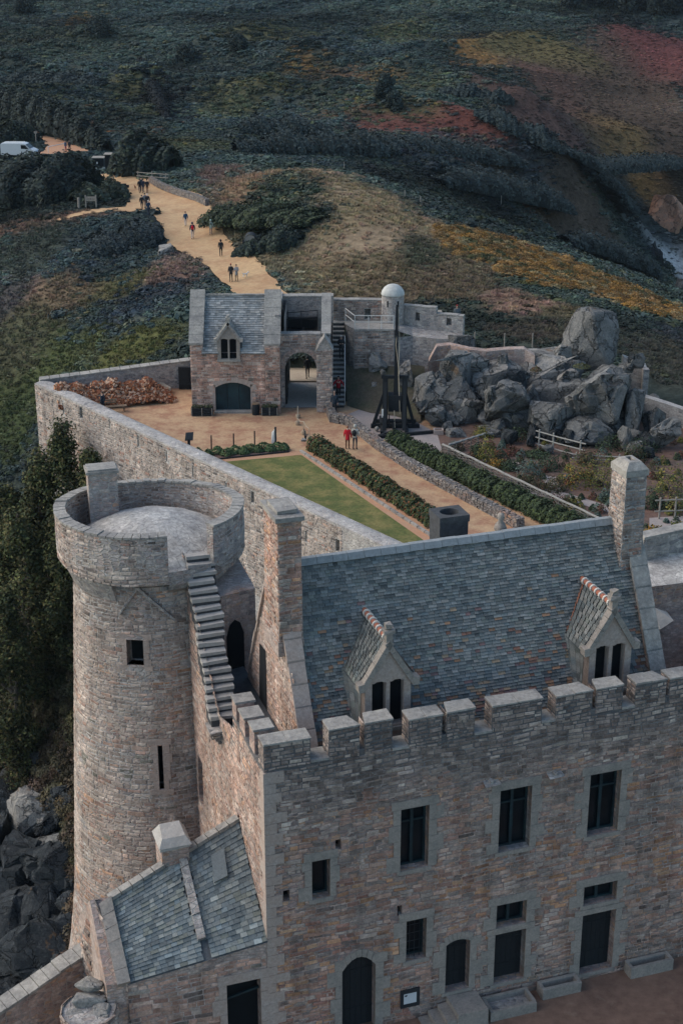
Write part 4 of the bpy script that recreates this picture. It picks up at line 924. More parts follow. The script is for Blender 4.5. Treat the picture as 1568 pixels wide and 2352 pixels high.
tag(mb.build('plank_bridge', 'plank_wood'), 'pale plank bridge beyond the gateway arch', 'bridge')
mb = MB(); mb.box(-4.10, -3.98, 106.85, 109.2, .02, 2.9)
for z in (.5, 1.5, 2.5): mb.box(-3.98, -3.95, 106.9, 109.1, z, z + .1)
mb.build('gate_leaf', 'dark_wood', ga)

pr = thing('gate_pier', (-1.2, 105.2, 0), 'stone buttress pier with a pointed top between the arch and the stairs', 'pier')
mb = MB(); mb.box(-1.78, -.62, 104.9, 106.09, -.2, 4.55)
mb.prism([(-1.78, 104.9, 4.55), (-.62, 104.9, 4.55), (-.85, 104.9, 5.15), (-1.2, 104.9, 5.55), (-1.6, 104.9, 5.1)], (0, 1.2, 0))
mb.prism([(-1.42, 106.1, -.2), (-1.42, 110.8, -.2), (-1.42, 110.8, 7.2), (-1.42, 110.3, 7.35), (-1.42, 109.6, 6.9), (-1.42, 108.2, 5.7), (-1.42, 106.1, 5.3)], (.62, 0, 0))
mb.build('pier', 'masonry_grey', pr, fix=True); mb = MB(); laystones(mb, lambda u, z, d: np.array([u, 104.9 + d, z]), -1.78, -.62, 0, 4.6, [], cf_grey, (.2, .5), (.12, .22), .05, 0); mb.build('stones', 'stone', pr)
mb = MB()
prof = [(104.9, 5.5), (106.1, 5.45), (108.2, 5.75), (109.6, 6.95), (110.3, 7.4), (110.85, 7.22)]
for (y0, z0), (y1, z1) in zip(prof[1:], prof[2:]):
    b = [(-1.46, y0 + .01, z0), (-.76, y0 + .01, z0), (-.76, y1 - .01, z1), (-1.46, y1 - .01, z1)]; mb.hexa(b, [(p[0], p[1], p[2] + .1) for p in b])
for s, x in ((-1, -1.2), (1, -1.2)):
    b = [(x, 104.86, 5.52), (x + s * .62, 104.86, 4.5), (x + s * .62, 106.1, 4.5), (x, 106.1, 5.52)]; b = b if s > 0 else b[::-1]
    mb.hexa(b, [(p[0], p[1], p[2] + .12) for p in b])
mb.build('coping', 'coping', pr, fix=True)

st = thing('rampart_stairs', (-.2, 106, 0), 'steep narrow stone stairs with white handrails climbing to the terrace', 'stairs')
mb = MB(); ns = 19
for k in range(ns):
    y0 = 106 + k * .325; z = 4.85 * (k + 1) / ns
    mb.box(-.66, .22, y0 - .03, 112.4, z - .07, z, j=.004)
mb.build('treads', 'coping', st)
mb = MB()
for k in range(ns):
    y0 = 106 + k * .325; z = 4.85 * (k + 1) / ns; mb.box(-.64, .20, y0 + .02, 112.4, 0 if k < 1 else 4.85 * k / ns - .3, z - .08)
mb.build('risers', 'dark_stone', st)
mb = MB()
for x, ya, yb in ((.25, 106.2, 110.2), (-.66, 105.9, 107.6)):
    zz = lambda y: (y - 106) / .325 * 4.85 / ns
    mb.tube([(x, ya, zz(ya) + .95), (x, yb, zz(yb) + .95)], .03, 6)
    for y in np.linspace(ya, yb, 5): mb.tube([(x, y, zz(y)), (x, y, zz(y) + .95)], .022, 6)
mb.build('handrail', 'white_rail', st)

te = thing('terrace', (1.8, 111, 0), 'pale stone paved terrace on a high grey retaining wall, with white railing', 'terrace')
mb = MB()
TP = [(.26, 111.3), (.95, 109.9), (3.9, 109.9), (5.3, 110.4), (7.0, 109.6), (9.0, 109.3)]
for (x0, y0), (x1, y1) in zip(TP, TP[1:]):
    zt = 4.82 if x1 <= 4 else 4.2
    for k in range(1): mb.poly([(x0, y0, -.3), (x1, y1, -.3), (x1, y1, zt), (x0, y0, zt)])
mb.poly([(.26, 106.4, -.3), (.26, 111.3, -.3), (.26, 111.3, 4.82), (.26, 106.4, .4)][::-1])
mb.poly([(3.9, 109.9, 4.8), (5.3, 110.4, 4.2), (5.3, 112, 4.5), (3.9, 112, 4.8)]); mb.poly([(5.3, 110.4, 4.2), (7, 109.6, 4.2), (9, 109.3, 4.2), (9, 111.5, 4.3), (5.3, 112, 4.5)])
Ft = lambda u, z, d: np.array([u, 112.5 + d, z])
panel(mb, Ft, -.6, 3.2, 4.6, 6.35, [(1.75, 2.2, 4.95, 5.75)], .6)
mb.poly([Ft(-.6, 6.35, 0), Ft(3.2, 6.35, 0), Ft(3.2, 6.35, .6), Ft(-.6, 6.35, .6)]); mb.poly([Ft(3.2, 4, .6), Ft(-.6, 4, .6), Ft(-.6, 6.35, .6), Ft(3.2, 6.35, .6)])
mb.build('wall', 'masonry_grey', te); mb = MB(); laystones(mb, lambda u, z, d: np.array([u, 109.9 + d, z]), .96, 3.9, 0, 4.75, [], cf_grey, (.18, .5), (.11, .22), .05, 0); mb.build('stones', 'stone', te); mb = MB(); laystones(mb, Ft, -.6, 3.2, 4.86, 6.33, [(1.75, 2.2, 4.95, 5.75)], cf_grey, (.18, .5), (.11, .22), .05, .02); mb.build('stones', 'stone', te)
mb = MB(); mb.poly([(-.62, 112.5, 4.86), (-.62, 112.2, 4.86), (.22, 112.2, 4.86), (.26, 111.3, 4.86), (.95, 109.85, 4.86), (3.9, 109.85, 4.86), (3.9, 112.5, 4.86)])
mb.box(.95, 3.9, 109.82, 109.95, 4.72, 4.855)
mb.build('paving', 'coping', te)
mb = MB(); slab_top(mb, Ft, -.6, 3.2, 0, .6, 6.36, .6, .08); mb.build('coping', 'coping', te)
mb = MB(); RP = [(.3, 112.2), (.98, 110.0), (2.0, 110.0), (2.95, 110.0), (3.85, 110.0)]
for (x0, y0), (x1, y1) in zip(RP, RP[1:]):
    for h in (.5, .98): mb.tube([(x0, y0, 4.86 + h), (x1, y1, 4.86 + h)], .026, 6)
for x, y in RP: mb.tube([(x, y, 4.86), (x, y, 5.86)], .03, 6)
mb.build('railing', 'white_rail', te)

mb = MB(); q = [G(797, 932, .03), G(850, 948, .03), G(905, 955, .03), G(965, 972, .03)]; bk = [np.array([.3, 110.2, 1.9]), np.array([1.8, 110.1, 1.9]), np.array([3.6, 110.2, 2.1]), np.array([6.2, 109.6, 2.1])]; V = []; rg_ = random.Random(3)
for r_ in range(7):
    for c_ in range(19):
        s_ = c_ / 18 * 3; i_ = min(2, int(s_)); f_ = s_ - i_; lo = q[i_] + (q[i_ + 1] - q[i_]) * f_; hi = bk[i_] + (bk[i_ + 1] - bk[i_]) * f_; V.append(lo + (hi - lo) * r_ / 6 + ZV * (rg_.uniform(-.05, .09) if r_ else 0))
mb.mesh(V, [(r_ * 19 + c_, r_ * 19 + c_ + 1, (r_ + 1) * 19 + c_ + 1, (r_ + 1) * 19 + c_) for r_ in range(6) for c_ in range(18)]); structure(mb.build('grass_bank', 'rough_turf', smooth=True))
tu = thing('turret', (3.85, 112.3, 4.4), 'small round stone watch turret with a white domed cap', 'turret')
mb = MB(); mb.lathe((3.85, 112.3, 0), [(.84, 6.9), (.86, 5.6), (.9, 3.2)], 28, jit=.01); mb.build('drum', 'masonry_grey', tu, smooth=True)
mb = MB(); mb.lathe((3.85, 112.3, 0), [(.0, 7.68), (.22, 7.66), (.45, 7.58), (.66, 7.42), (.82, 7.18), (.88, 6.98), (.88, 6.88), (.7, 6.86)], 28); mb.build('dome', 'dome_plaster', tu, smooth=True)
for a in (-.5, .45):
    mb = MB(); mb.box(-.05, .05, -.87, -.75, 6.1, 6.55, lambda x, y, z, a=a: (3.85 + x * math.cos(a) - y * math.sin(a), 112.3 + x * math.sin(a) + y * math.cos(a), z))
    mb.build('slit', 'void', tu)

ww = thing('wing_wall', (6.8, 111.3, 4), 'low rampart wall with two embrasures to the right of the domed turret', 'wall')
Fw, *_ = W((4.6, 112.3, 0), (4.5, -1.5, 0)); mb = MB(); zt = lambda u: 6.25 - .1 * u if u < 2.6 else 5.6
panel(mb, Fw, 0, 2.6, 4.0, 6.0, [(1.0, 1.35, 4.95, 5.6)], .5); panel(mb, Fw, 2.6, 4.7, 4.0, 5.55, [(3.4, 3.8, 4.8, 5.35)], .5)
mb.poly([Fw(0, 6.0, 0), Fw(2.6, 6.0, 0), Fw(2.6, 6.0, .5), Fw(0, 6.0, .5)]); mb.poly([Fw(2.6, 5.55, 0), Fw(4.7, 5.55, 0), Fw(4.7, 5.55, .5), Fw(2.6, 5.55, .5)])
mb.poly([Fw(2.6, 5.5, 0), Fw(2.6, 5.5, .5), Fw(2.6, 6.0, .5), Fw(2.6, 6.0, 0)]); mb.poly([Fw(4.7, 4, 0), Fw(4.7, 4, .5), Fw(4.7, 5.55, .5), Fw(4.7, 5.55, 0)])
for h in ((1.0, 1.35, 4.95, 5.6), (3.4, 3.8, 4.8, 5.35)): mb.poly([Fw(h[0], h[2], .45), Fw(h[1], h[2], .45), Fw(h[1], h[3], .45), Fw(h[0], h[3], .45)])
mb.build('wall', 'masonry_grey', ww)
mb = MB(); slab_top(mb, Fw, 0, 2.6, 0, .5, 6.01, .6, .07); slab_top(mb, Fw, 2.6, 4.7, 0, .5, 5.56, .6, .07); mb.build('coping', 'coping', ww)

# winding rubble wall along the top of the rocks
rw = thing('winding_wall', (7.5, 106, 2), 'pinkish rubble wall curving along the top of the grey crags', 'wall')
mb = MB(); WP = [(6.3, 106.6, 3.4), (6.9, 107.4, 4.3), (7.9, 107.6, 4.35), (9.2, 106.6, 4.3), (10.4, 106.4, 4.2), (11.8, 106.9, 4.2), (13.2, 106.9, 4.25), (13.9, 106.3, 3.9)]
for (x0, y0, z0), (x1, y1, z1) in zip(WP, WP[1:]):
    mb.poly([(x0, y0 - .3, .2), (x1, y1 - .3, .2), (x1, y1 - .3, z1), (x0, y0 - .3, z0)]); mb.poly([(x0, y0 - .3, z0), (x1, y1 - .3, z1), (x1, y1 + .3, z1 + .05), (x0, y0 + .3, z0 + .05)])
    mb.poly([(x1, y1 + .3, .2), (x0, y0 + .3, .2), (x0, y0 + .3, z0 + .05), (x1, y1 + .3, z1 + .05)])
mb.build('wall', 'masonry_pink', rw)
# ruined wall stub and sloping wall at the right
rs = MB(); a = D(1432, 820, 107.5); b = D(1485, 845, 106.8)
rs.hexa([(a[0], a[1], 0), (b[0], b[1], 0), (b[0] + .1, b[1] + 1.2, 0), (a[0], a[1] + .8, 0)], [(a[0], a[1], a[2]), (b[0], b[1], b[2]), (b[0] + .1, b[1] + 1.2, b[2]), (a[0], a[1] + .8, a[2])])
rs.box(b[0] - .35, b[0] + .08, b[1] - .5, b[1] + .01, 0, b[2] + .02)
tag(rs.build('wall_stub', 'masonry_grey', fix=True), 'broken stub of stone wall beside the tall standing crag', 'wall')
sw = MB(); q = [D(1478, 912, 103.5), D(1530, 928, 102.3), D(1580, 945, 101), D(1660, 975, 99.5)]
for p0, p1 in zip(q, q[1:]):
    sw.hexa([(p0[0], p0[1], -.3), (p1[0], p1[1], -.3), (p1[0], p1[1] + .7, -.3), (p0[0], p0[1] + .7, -.3)], [p0, p1, p1 + (0, .7, .05), p0 + (0, .7, .05)])
tag(sw.build('sloping_wall', 'masonry_curtain', fix=True), 'grey rubble wall sloping down to the right of the crags', 'wall')

# ================================================================ ROUND TOWER
TC = np.array([-6.49, 48.0]); TR, PR = 2.66, 3.16
def droop(mb):                            # the rim sags towards the back
    for i, (x, y, z) in enumerate(mb.v):
        if z > 13.8: mb.v[i] = (x, y, z - .34 * max(0, (y - TC[1]) / PR) * min(1, (z - 13.8) / 1.2))
    return mb
def Tp(a, r, z): return np.array([TC[0] + math.sin(a) * r, TC[1] - math.cos(a) * r, z])   # a = 0 faces the viewer, positive to the right
tw = thing('round_tower', (TC[0], TC[1], -5), 'tall round stone tower with an overhanging parapet and a conical stone roof', 'tower')
def ang_of(px): return math.asin(max(-1, min(1, (px - 344) / (TR * 71))))
def tz(px, py):                            # height of a photo point on the drum front
    a = ang_of(px); Y = TC[1] - (TR + .25) * math.cos(a); return a, D(px, py, Y)[2]
mb = MB()
WH = []                                    # openings: centre angle, half width (m), z0, z1
for px, py0, py1, hw in ((321, 1474, 1531, .27), (366, 1708, 1806, .07), (298, 2018, 2055, .09)):
    a, z1 = tz(px, py0); _, z0 = tz(px, py1); WH.append((a, hw, z0, z1))
angs = set(np.linspace(-math.pi, math.pi, 73).tolist())
for a, hw, z0, z1 in WH: angs |= {a - hw / TR, a + hw / TR}
angs = sorted(angs); zs = sorted({-7.0, -4.5, -3.0, -1.5, 0.5, 3, 6, 9, 13.3, *[w_[2] for w_ in WH], *[w_[3] for w_ in WH]})
rad = lambda z: TR + (13.2 - z) * .060 + max(0, 0.3 - z) * .06 + max(0, -2 - z) * .06
for a0, a1 in zip(angs, angs[1:]):
    if a1 - a0 < 1e-6: continue
    for z0, z1 in zip(zs, zs[1:]):
        am, zm = (a0 + a1) / 2, (z0 + z1) / 2
        if any(abs(am - w_[0]) < w_[1] / TR and w_[2] < zm < w_[3] for w_ in WH): continue
        mb.poly([Tp(a0, rad(z0), z0), Tp(a1, rad(z0), z0), Tp(a1, rad(z1), z1), Tp(a0, rad(z1), z1)], uv=[(a0 * TR, z0), (a1 * TR, z0), (a1 * TR, z1), (a0 * TR, z1)])
for a, hw, z0, z1 in WH:
    l, r_ = a - hw / TR, a + hw / TR; o_ = rad((z0 + z1) / 2); i_ = o_ - .5
    for q in ([Tp(l, o_, z0), Tp(l, o_, z1), Tp(l, i_, z1), Tp(l, i_, z0)], [Tp(r_, o_, z0), Tp(r_, i_, z0), Tp(r_, i_, z1), Tp(r_, o_, z1)], [Tp(l, o_, z0), Tp(l, i_, z0), Tp(r_, i_, z0), Tp(r_, o_, z0)], [Tp(l, o_, z1), Tp(r_, o_, z1), Tp(r_, i_, z1), Tp(l, i_, z1)]): mb.poly(q)
mb.build('drum', 'masonry_tower', tw, smooth=False); mb = MB(); FT = lambda u, z, d: Tp(u / TR, rad(z) - d, z)
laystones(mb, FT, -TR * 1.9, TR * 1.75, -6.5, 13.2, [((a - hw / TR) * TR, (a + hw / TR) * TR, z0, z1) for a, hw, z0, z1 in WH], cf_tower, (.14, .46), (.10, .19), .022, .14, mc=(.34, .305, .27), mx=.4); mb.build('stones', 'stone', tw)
for a, hw, z0, z1 in WH:
    mb = MB(); l, r_ = a - hw / TR, a + hw / TR; RZ_ = rad((z0 + z1) / 2)
    mb.poly([Tp(l, RZ_ - .45, z0), Tp(r_, RZ_ - .45, z0), Tp(r_, RZ_ - .45, z1), Tp(l, RZ_ - .45, z1)])
    wo = mb.build('window', 'void', tw)
    if hw > .2 or hw < .08:
        mb = MB()
        ex = .16 if hw > .2 else .20
        k = 4 if hw > .2 else 5
        for s in (-1, 1):
            for i in range(k):
                za_, zb_ = z0 + (z1 - z0) * i / k + .005, z0 + (z1 - z0) * (i + 1) / k - .005; e_ = ex * random.uniform(.7, 1.4); aa = a + s * hw / TR; ab = aa + s * e_ / TR
                b = [Tp(aa, rad(za_) + .036, za_), Tp(ab, rad(za_) + .036, za_), Tp(ab, RZ_ - .3, za_), Tp(aa, RZ_ - .3, za_)]
                mb.hexa(b, [p + ZV * (zb_ - za_) for p in b])
        for zz, hh in ((z1, .2), (z0 - .2, .2)):
            b = [Tp(l - .1, rad(zz) + .038, zz), Tp(r_ + .1, rad(zz) + .038, zz), Tp(r_ + .1, RZ_ - .3, zz), Tp(l - .1, RZ_ - .3, zz)]; mb.hexa(b, [p + ZV * hh for p in b])
        mb.build('surround', 'granite_pink', sub(wo, tw['_o']), fix=True)
# parapet with the gap where the stairs come in
g0, g1 = R(17), R(47)
mb = MB(); mb.lathe((TC[0], TC[1], 0), [(PR - .3, 15.22), (PR, 15.2), (PR + .02, 14.4), (PR + .01, 13.85), (PR - .03, 13.56), (PR - .2, 13.46), (TR + .02, 13.38), (TR - .1, 13.3)], 60, g1, 2 * math.pi + g0, jit=.022)
mb.lathe((TC[0], TC[1], 0), [(PR - .3, 13.6), (PR - .31, 14.3), (PR - .3, 15.22)], 60, g1, 2 * math.pi + g0)
mb.lathe((TC[0], TC[1], 0), [(PR - .02, 13.98), (PR - .06, 13.5), (PR - .16, 13.3), (TR + .12, 13.12), (TR - .1, 13.0)], 10, g0, g1)
for a in (g0, g1): mb.poly([Tp(a, PR - .3, 13.6), Tp(a, PR, 13.6), Tp(a, PR, 15.2), Tp(a, PR - .3, 15.22)])
droop(mb).build('parapet', 'masonry_tower', tw); mb = MB()
for q0_, q1_ in ((g1, R(125)), (R(-140), g0)):
    mb = MB(); laystones(mb, lambda u, z, d: Tp(u / PR, PR - d, z), q0_ * PR, q1_ * PR, 13.55, 15.18, [], cf_grey, (.14, .42), (.09, .16), .03, 0, mc=(.32, .295, .265)); droop(mb).build('stones', 'stone', tw)
mb = MB()
laystones(mb, lambda u, z, d: Tp(u / (PR - .3), PR - .3 + d, z), R(100) * PR, R(262) * PR, 13.9, 15.18, [], cf_grey, (.14, .4), (.09, .16), .02, 0); droop(mb).build('stones', 'stone', tw)
mb = MB(); na = 64
for i in range(na):
    a0 = g1 + (2 * math.pi + g0 - g1) * i / na + .004; a1 = g1 + (2 * math.pi + g0 - g1) * (i + 1) / na - .004; j = random.uniform(-.02, .025)
    b = [Tp(a0, PR + .04, 15.2 + j), Tp(a1, PR + .04, 15.2 + j), Tp(a1, PR - .36, 15.21 + j), Tp(a0, PR - .36, 15.21 + j)]; mb.hexa(b, [p + ZV * .07 for p in b])
droop(mb).build('parapet_coping', 'coping', tw)
mb = MB(); mb.lathe((TC[0], TC[1], 0), [(0, 14.80), (.7, 14.74), (1.4, 14.56), (2.0, 14.33), (2.5, 14.05), (2.75, 13.88), (2.9, 13.8)], 40, jit=.04); mb.build('stone_roof', 'flagstone', tw)
for k in range(26):                        # corbels under the overhang on the left side
    a = R(-150) + R(128) * k / 25
    mb = MB(); cx, cy = math.cos(a), math.sin(a)
    mb.hexa([Tp(a - .045, TR - .1, 12.75), Tp(a + .045, TR - .1, 12.75), Tp(a + .045, TR + .05, 12.75), Tp(a - .045, TR + .05, 12.75)], [Tp(a - .05, TR - .1, 13.3), Tp(a + .05, TR - .1, 13.3), Tp(a + .05, PR - .14, 13.46), Tp(a - .05, PR - .14, 13.46)])
    mb.build('corbel', 'masonry_grey', tw, fix=True)
# tower chimney at the back of the parapet
tcx = MB(); a_ = D(240, 1195, 49.2)
tcx.box(-.5, .5, -.35, .35, 13.9, 15.95, lambda x, y, z: (a_[0] + x * .96 - y * .26, a_[1] + x * .26 + y * .96, z))
tc_ = tcx.build('chimney', 'masonry_tower', tw)
mb = MB(); mb.box(-.56, .56, -.42, .42, 15.97, 16.06, lambda x, y, z: (a_[0] + x * .96 - y * .26, a_[1] + x * .26 + y * .96, z)); mb.box(-.5, .5, -.36, .36, 16.06, 16.12, lambda x, y, z: (a_[0] + x * .96 - y * .26, a_[1] + x * .26 + y * .96, z))
mb.build('cap', 'coping', sub(tc_, tw['_o']))
# inverted V of dripstones: the scar of a lost roof
mb = MB()
for p, q in (((333, 1356), (290, 1414)), ((333, 1356), (412, 1428))):
    n_ = 7
    for k in range(n_):
        pa = [p[i] + (q[i] - p[i]) * k / n_ for i in (0, 1)]; pb = [p[i] + (q[i] - p[i]) * (k + .96) / n_ for i in (0, 1)]
        aa, z0 = tz(*pa); ab, z1 = tz(*pb); b = [Tp(aa, TR - .05, z0 - .05), Tp(ab, TR - .05, z1 - .05), Tp(ab, TR - .05, z1 + .07), Tp(aa, TR - .05, z0 + .07)]
        t = [Tp(aa, rad(z0) + .12, z0 - .05), Tp(ab, rad(z1) + .12, z1 - .05), Tp(ab, rad(z1) + .12, z1 + .07), Tp(aa, rad(z0) + .12, z0 + .07)]; mb.hexa(b, t)
mb.build('dripstone', 'masonry_grey', tw, fix=True)
# lower right wing of the tower behind the stairs, with the dark doorway
mb = MB(); q0, q1 = P(1.25, 8.9, 0), P(2.2, 12.2, 0)
mb.hexa([P(.95, 8.4, 6), P(2.2, 8.7, 6), P(2.4, 13, 6), P(.95, 13, 6)], [P(.95, 8.4, 13.0), P(2.2, 8.7, 13.0), P(2.4, 13, 13.0), P(.95, 13, 13.0)])
mb.build('stair_wing', 'masonry_pink', tw, fix=True)
mb = MB(); qd = lambda u, z: P(u, 8.38 + (u - .95) * .24, z)
mb.poly([qd(1.12, 9.6), qd(1.75, 9.6), qd(1.75, 11.5), qd(1.62, 11.9), qd(1.43, 12.05), qd(1.24, 11.9), qd(1.12, 11.5)]); mb.build('doorway', 'void', tw)

# ================================================================ THE LODGING
lg = thing('lodging', P(0, 0, 1.5), 'large battlemented stone lodging with a steep slate roof and two gabled dormers', 'building')
Ff = lambda u, z, d: P(u, d, z)
UE = 19.0
HO = {'upper': [(4.12, 5.02, 7.2, 9.35), (7.3, 8.35, 7.17, 9.36), (10.3, 11.37, 7.1, 9.32)],
      'lower': [(4.36, 5.02, 3.86, 5.35), (1.37, 1.93, 6.82, 8.15)],
      'slot': [(.5, .70, 6.95, 7.32), (2.1, 2.28, 8.38, 8.72), (4.06, 4.22, 5.58, 5.96)],
      'trans': [(7.35, 8.38, 4.36, 5.22), (10.35, 11.53, 4.5, 5.22)],
      'door': [(7.34, 8.4, 2.22, 4.13), (10.37, 11.56, 1.83, 4.13)],
      'arch': [(5.69, 6.5, 2.33, 4.27, .14), (2.3, 3.38, 1.55, 4.42, .42)]}
holes = [h for k in HO for h in HO[k]]
mb = MB(); panel(mb, Ff, 0, UE, -1, 11.45, holes, .38)
panel(mb, lambda u, z, d: P(0 + d, 9.6 - u, z), 0, 9.6, -8, 10.4, [(1.1, 1.75, 5.5, 7.2), (6.4, 6.62, 7.95, 8.15)], .4)     # west wall
for (w0, z0), (w1, z1) in zip([(0, 11.45), (3.45, 11.0), (5.1, 10.5)], [(3.45, 11.45), (5.1, 10.5), (9.6, 14.3)]):
    if w1 > w0: mb.poly([P(0, w1, 10.4), P(0, w0, 10.4), P(0, w0, z0), P(0, w1, z1)])
panel(mb, lambda u, z, d: P(UE - d, u, z), 0, 8.5, -1, 11.4, [], .3)
# parapet back faces and tops, wall walk
mb.poly([P(UE, .55, 10.2), P(.55, .55, 10.2), P(.55, .55, 11.45), P(UE, .55, 11.45)]); mb.poly([P(.55, .55, 10.2), P(.55, 3.45, 10.2), P(.55, 3.45, 11.45), P(.55, .55, 11.45)])
mb.poly([P(0, 0, 11.45), P(UE, 0, 11.45), P(UE, .55, 11.45), P(.55, .55, 11.45)]); mb.poly([P(0, 0, 11.45), P(.55, .55, 11.45), P(.55, 3.45, 11.45), P(0, 3.45, 11.45)])
mb.poly([P(0, 3.45, 10.2), P(0, 3.45, 11.45), P(.55, 3.45, 11.45), P(.55, 3.45, 10.2)])
mb.build('wall', 'masonry_facade', lg); mb = MB(); laystones(mb, Ff, .0, 18.9, .6, 11.4, holes, cf_facade, (.15, .46), (.085, .17), .034, .2)
FW = lambda u, z, d: P(0 + d, 9.6 - u, z); laystones(mb, FW, 0, 9.6, 2, 14.2, [(1.1, 1.75, 5.5, 7.2), (6.4, 6.62, 7.95, 8.15)], cf_pink, (.15, .46), (.085, .17), .03, .06, mc=(.35, .295, .26), mx=.5, top=lambda u: 11.4 if 9.6 - u < 3.45 else (11.0 - (9.6 - u - 3.45) * .3 if 9.6 - u < 5.1 else 10.5 + (9.6 - u - 5.1) * .844)); mb.build('stones', 'stone', lg)
mb = MB(); mb.poly([P(.5, .5, 10.25), P(UE, .5, 10.25), P(UE, 1.9, 10.25), P(1.7, 1.9, 10.25), P(1.7, 9.3, 10.25), P(.5, 9.3, 10.25)]); mb.build('wall_walk', 'dark_stone', lg)
# merlons: (u0, u1, top)
for u0, u1, zt, ch in [(0, 1.37, 12.30, 0), (1.91, 2.83, 12.46, 1), (2.98, 3.82, 12.47, 2), (4.33, 5.36, 12.33, 0), (5.50, 6.38, 12.37, 2), (6.93, 8.54, 12.31, 0), (8.99, 10.19, 12.28, 1), (10.31, 11.21, 12.29, 2), (11.64, 12.69, 12.24, 1), (12.80, 14.2, 12.22, 0), (14.7, 16, 12.2, 0)]:
    mb = MB(); a = .14 if ch == 2 else 0; b = .22 if ch == 1 else 0
    ft = [(u0, .0), (u1, .0), (u1 - b, .55), (u0 + a, .55)]
    if u0 == 0: ft = [(0, 0), (u1, 0), (u1, .55), (.0, .55)]
    z0 = 11.44
    if u1 - u0 < 1.3 and ch == 1 and u0 > 1.9 and u0 < 2: pass
    mb.hexa([P(u, w_ - .004 if w_ == 0 else w_, z0) for u, w_ in ft], [P(u, w_ - .004 if w_ == 0 else w_, zt - .06) for u, w_ in ft])
    mo = mb.build('merlon', 'masonry_facade', lg); mb = MB(); laystones(mb, lambda u, z, d: P(u, -.004 + d, z), u0, u1, z0 - .04, zt - .07, [], cf_facade, (.14, .4), (.085, .16), .03, 0); laystones(mb, lambda u, z, d: P(u0 + d, .55 - u, z), 0, .55, z0, zt - .07, [], cf_facade, (.14, .4), (.085, .16), .02, 0); mb.build('stones', 'stone', sub(mo, lg['_o']))
    mb = MB(); n_ = 2 if u1 - u0 > 1 else random.choice((1, 2))
    for k in range(n_):
        ua, ub = u0 + (u1 - u0) * k / n_ + .004 - (.02 if k == 0 else 0), u0 + (u1 - u0) * (k + 1) / n_ - .004 + (.02 if k == n_ - 1 else 0)
        aa, bb = (a if k == 0 else 0), (b if k == n_ - 1 else 0); j = random.uniform(-.012, .012)
        q = [P(ua, -.035 + random.uniform(-.012, .012), zt - .06 + j), P(ub, -.035 + random.uniform(-.012, .012), zt - .06 + j), P(ub - bb, .56, zt - .05 + j), P(ua + aa, .56, zt - .05 + j)]; mb.hexa(q, [p + ZV * (.05 + random.uniform(-.012, .012)) for p in q])
    mb.build('cap', 'coping', sub(mo, lg['_o']))
    if ch in (1,):                          # narrow arrow gap beside this merlon: walled up below
        pass
for u0, u1 in ((2.83, 2.98), (5.36, 5.50), (10.19, 10.31), (12.69, 12.80)): mb = MB(); mb.hexa([P(u0, .0, 11.44), P(u1, .0, 11.44), P(u1, .3, 11.44), P(u0, .3, 11.44)], [P(u0, .0, 11.62), P(u1, .0, 11.62), P(u1, .3, 11.62), P(u0, .3, 11.62)]); mb.build('arrow_gap_fill', 'masonry_facade', lg)
for u0, u1, z in ((1.37, 1.91, 11.5), (3.82, 4.33, 11.42), (6.38, 6.93, 11.46), (8.54, 8.99, 11.46), (11.21, 11.64, 11.46)):
    q = [P(u0, -.05, z - .02), P(u1, -.05, z - .02), P(u1, .58, z), P(u0, .58, z)]; mb = MB(); mb.hexa(q, [p + ZV * .07 for p in q]); mb.build('crenel_sill', 'coping', lg)
for w0, w1, zt in ((.95, 1.5, 12.24), (2.0, 2.62, 12.06), (2.95, 3.45, 12.08)):
    mb = MB(); q = [P(-.004, w0, 11.44), P(.55, w0, 11.44), P(.55, w1, 11.44), P(-.004, w1, 11.44)]; mb.hexa(q, [p + ZV * (zt - 11.5) for p in q]); mo = mb.build('merlon', 'masonry_pink', lg)
    mb = MB(); q = [P(-.04, w0 - .02, zt - .06), P(.59, w0 - .02, zt - .06), P(.59, w1 + .02, zt - .06), P(-.04, w1 + .02, zt - .06)]; mb.hexa(q, [p + ZV * .07 for p in q]); mb.build('cap', 'coping', sub(mo, lg['_o']))
# quoins of the front left corner
mb = MB(); z = -.5; k = 0
while z < 11.3:
    h = random.uniform(.28, .42); uu, wq = (.55, .28) if k % 2 else (.28, .55); uu *= random.uniform(.8, 1.2)
    q = [P(-.036, -.036, z), P(uu, -.036, z), P(uu, .0, z), P(-.036, .0, z)]; mb.hexa(q, [p + ZV * (h - .012) for p in q])
    q = [P(-.036, 0, z), P(0, 0, z), P(0, wq, z), P(-.036, wq, z)]; mb.hexa(q, [p + ZV * (h - .012) for p in q]); z += h; k += 1
mb.build('quoins', 'granite_pink', lg, fix=True)

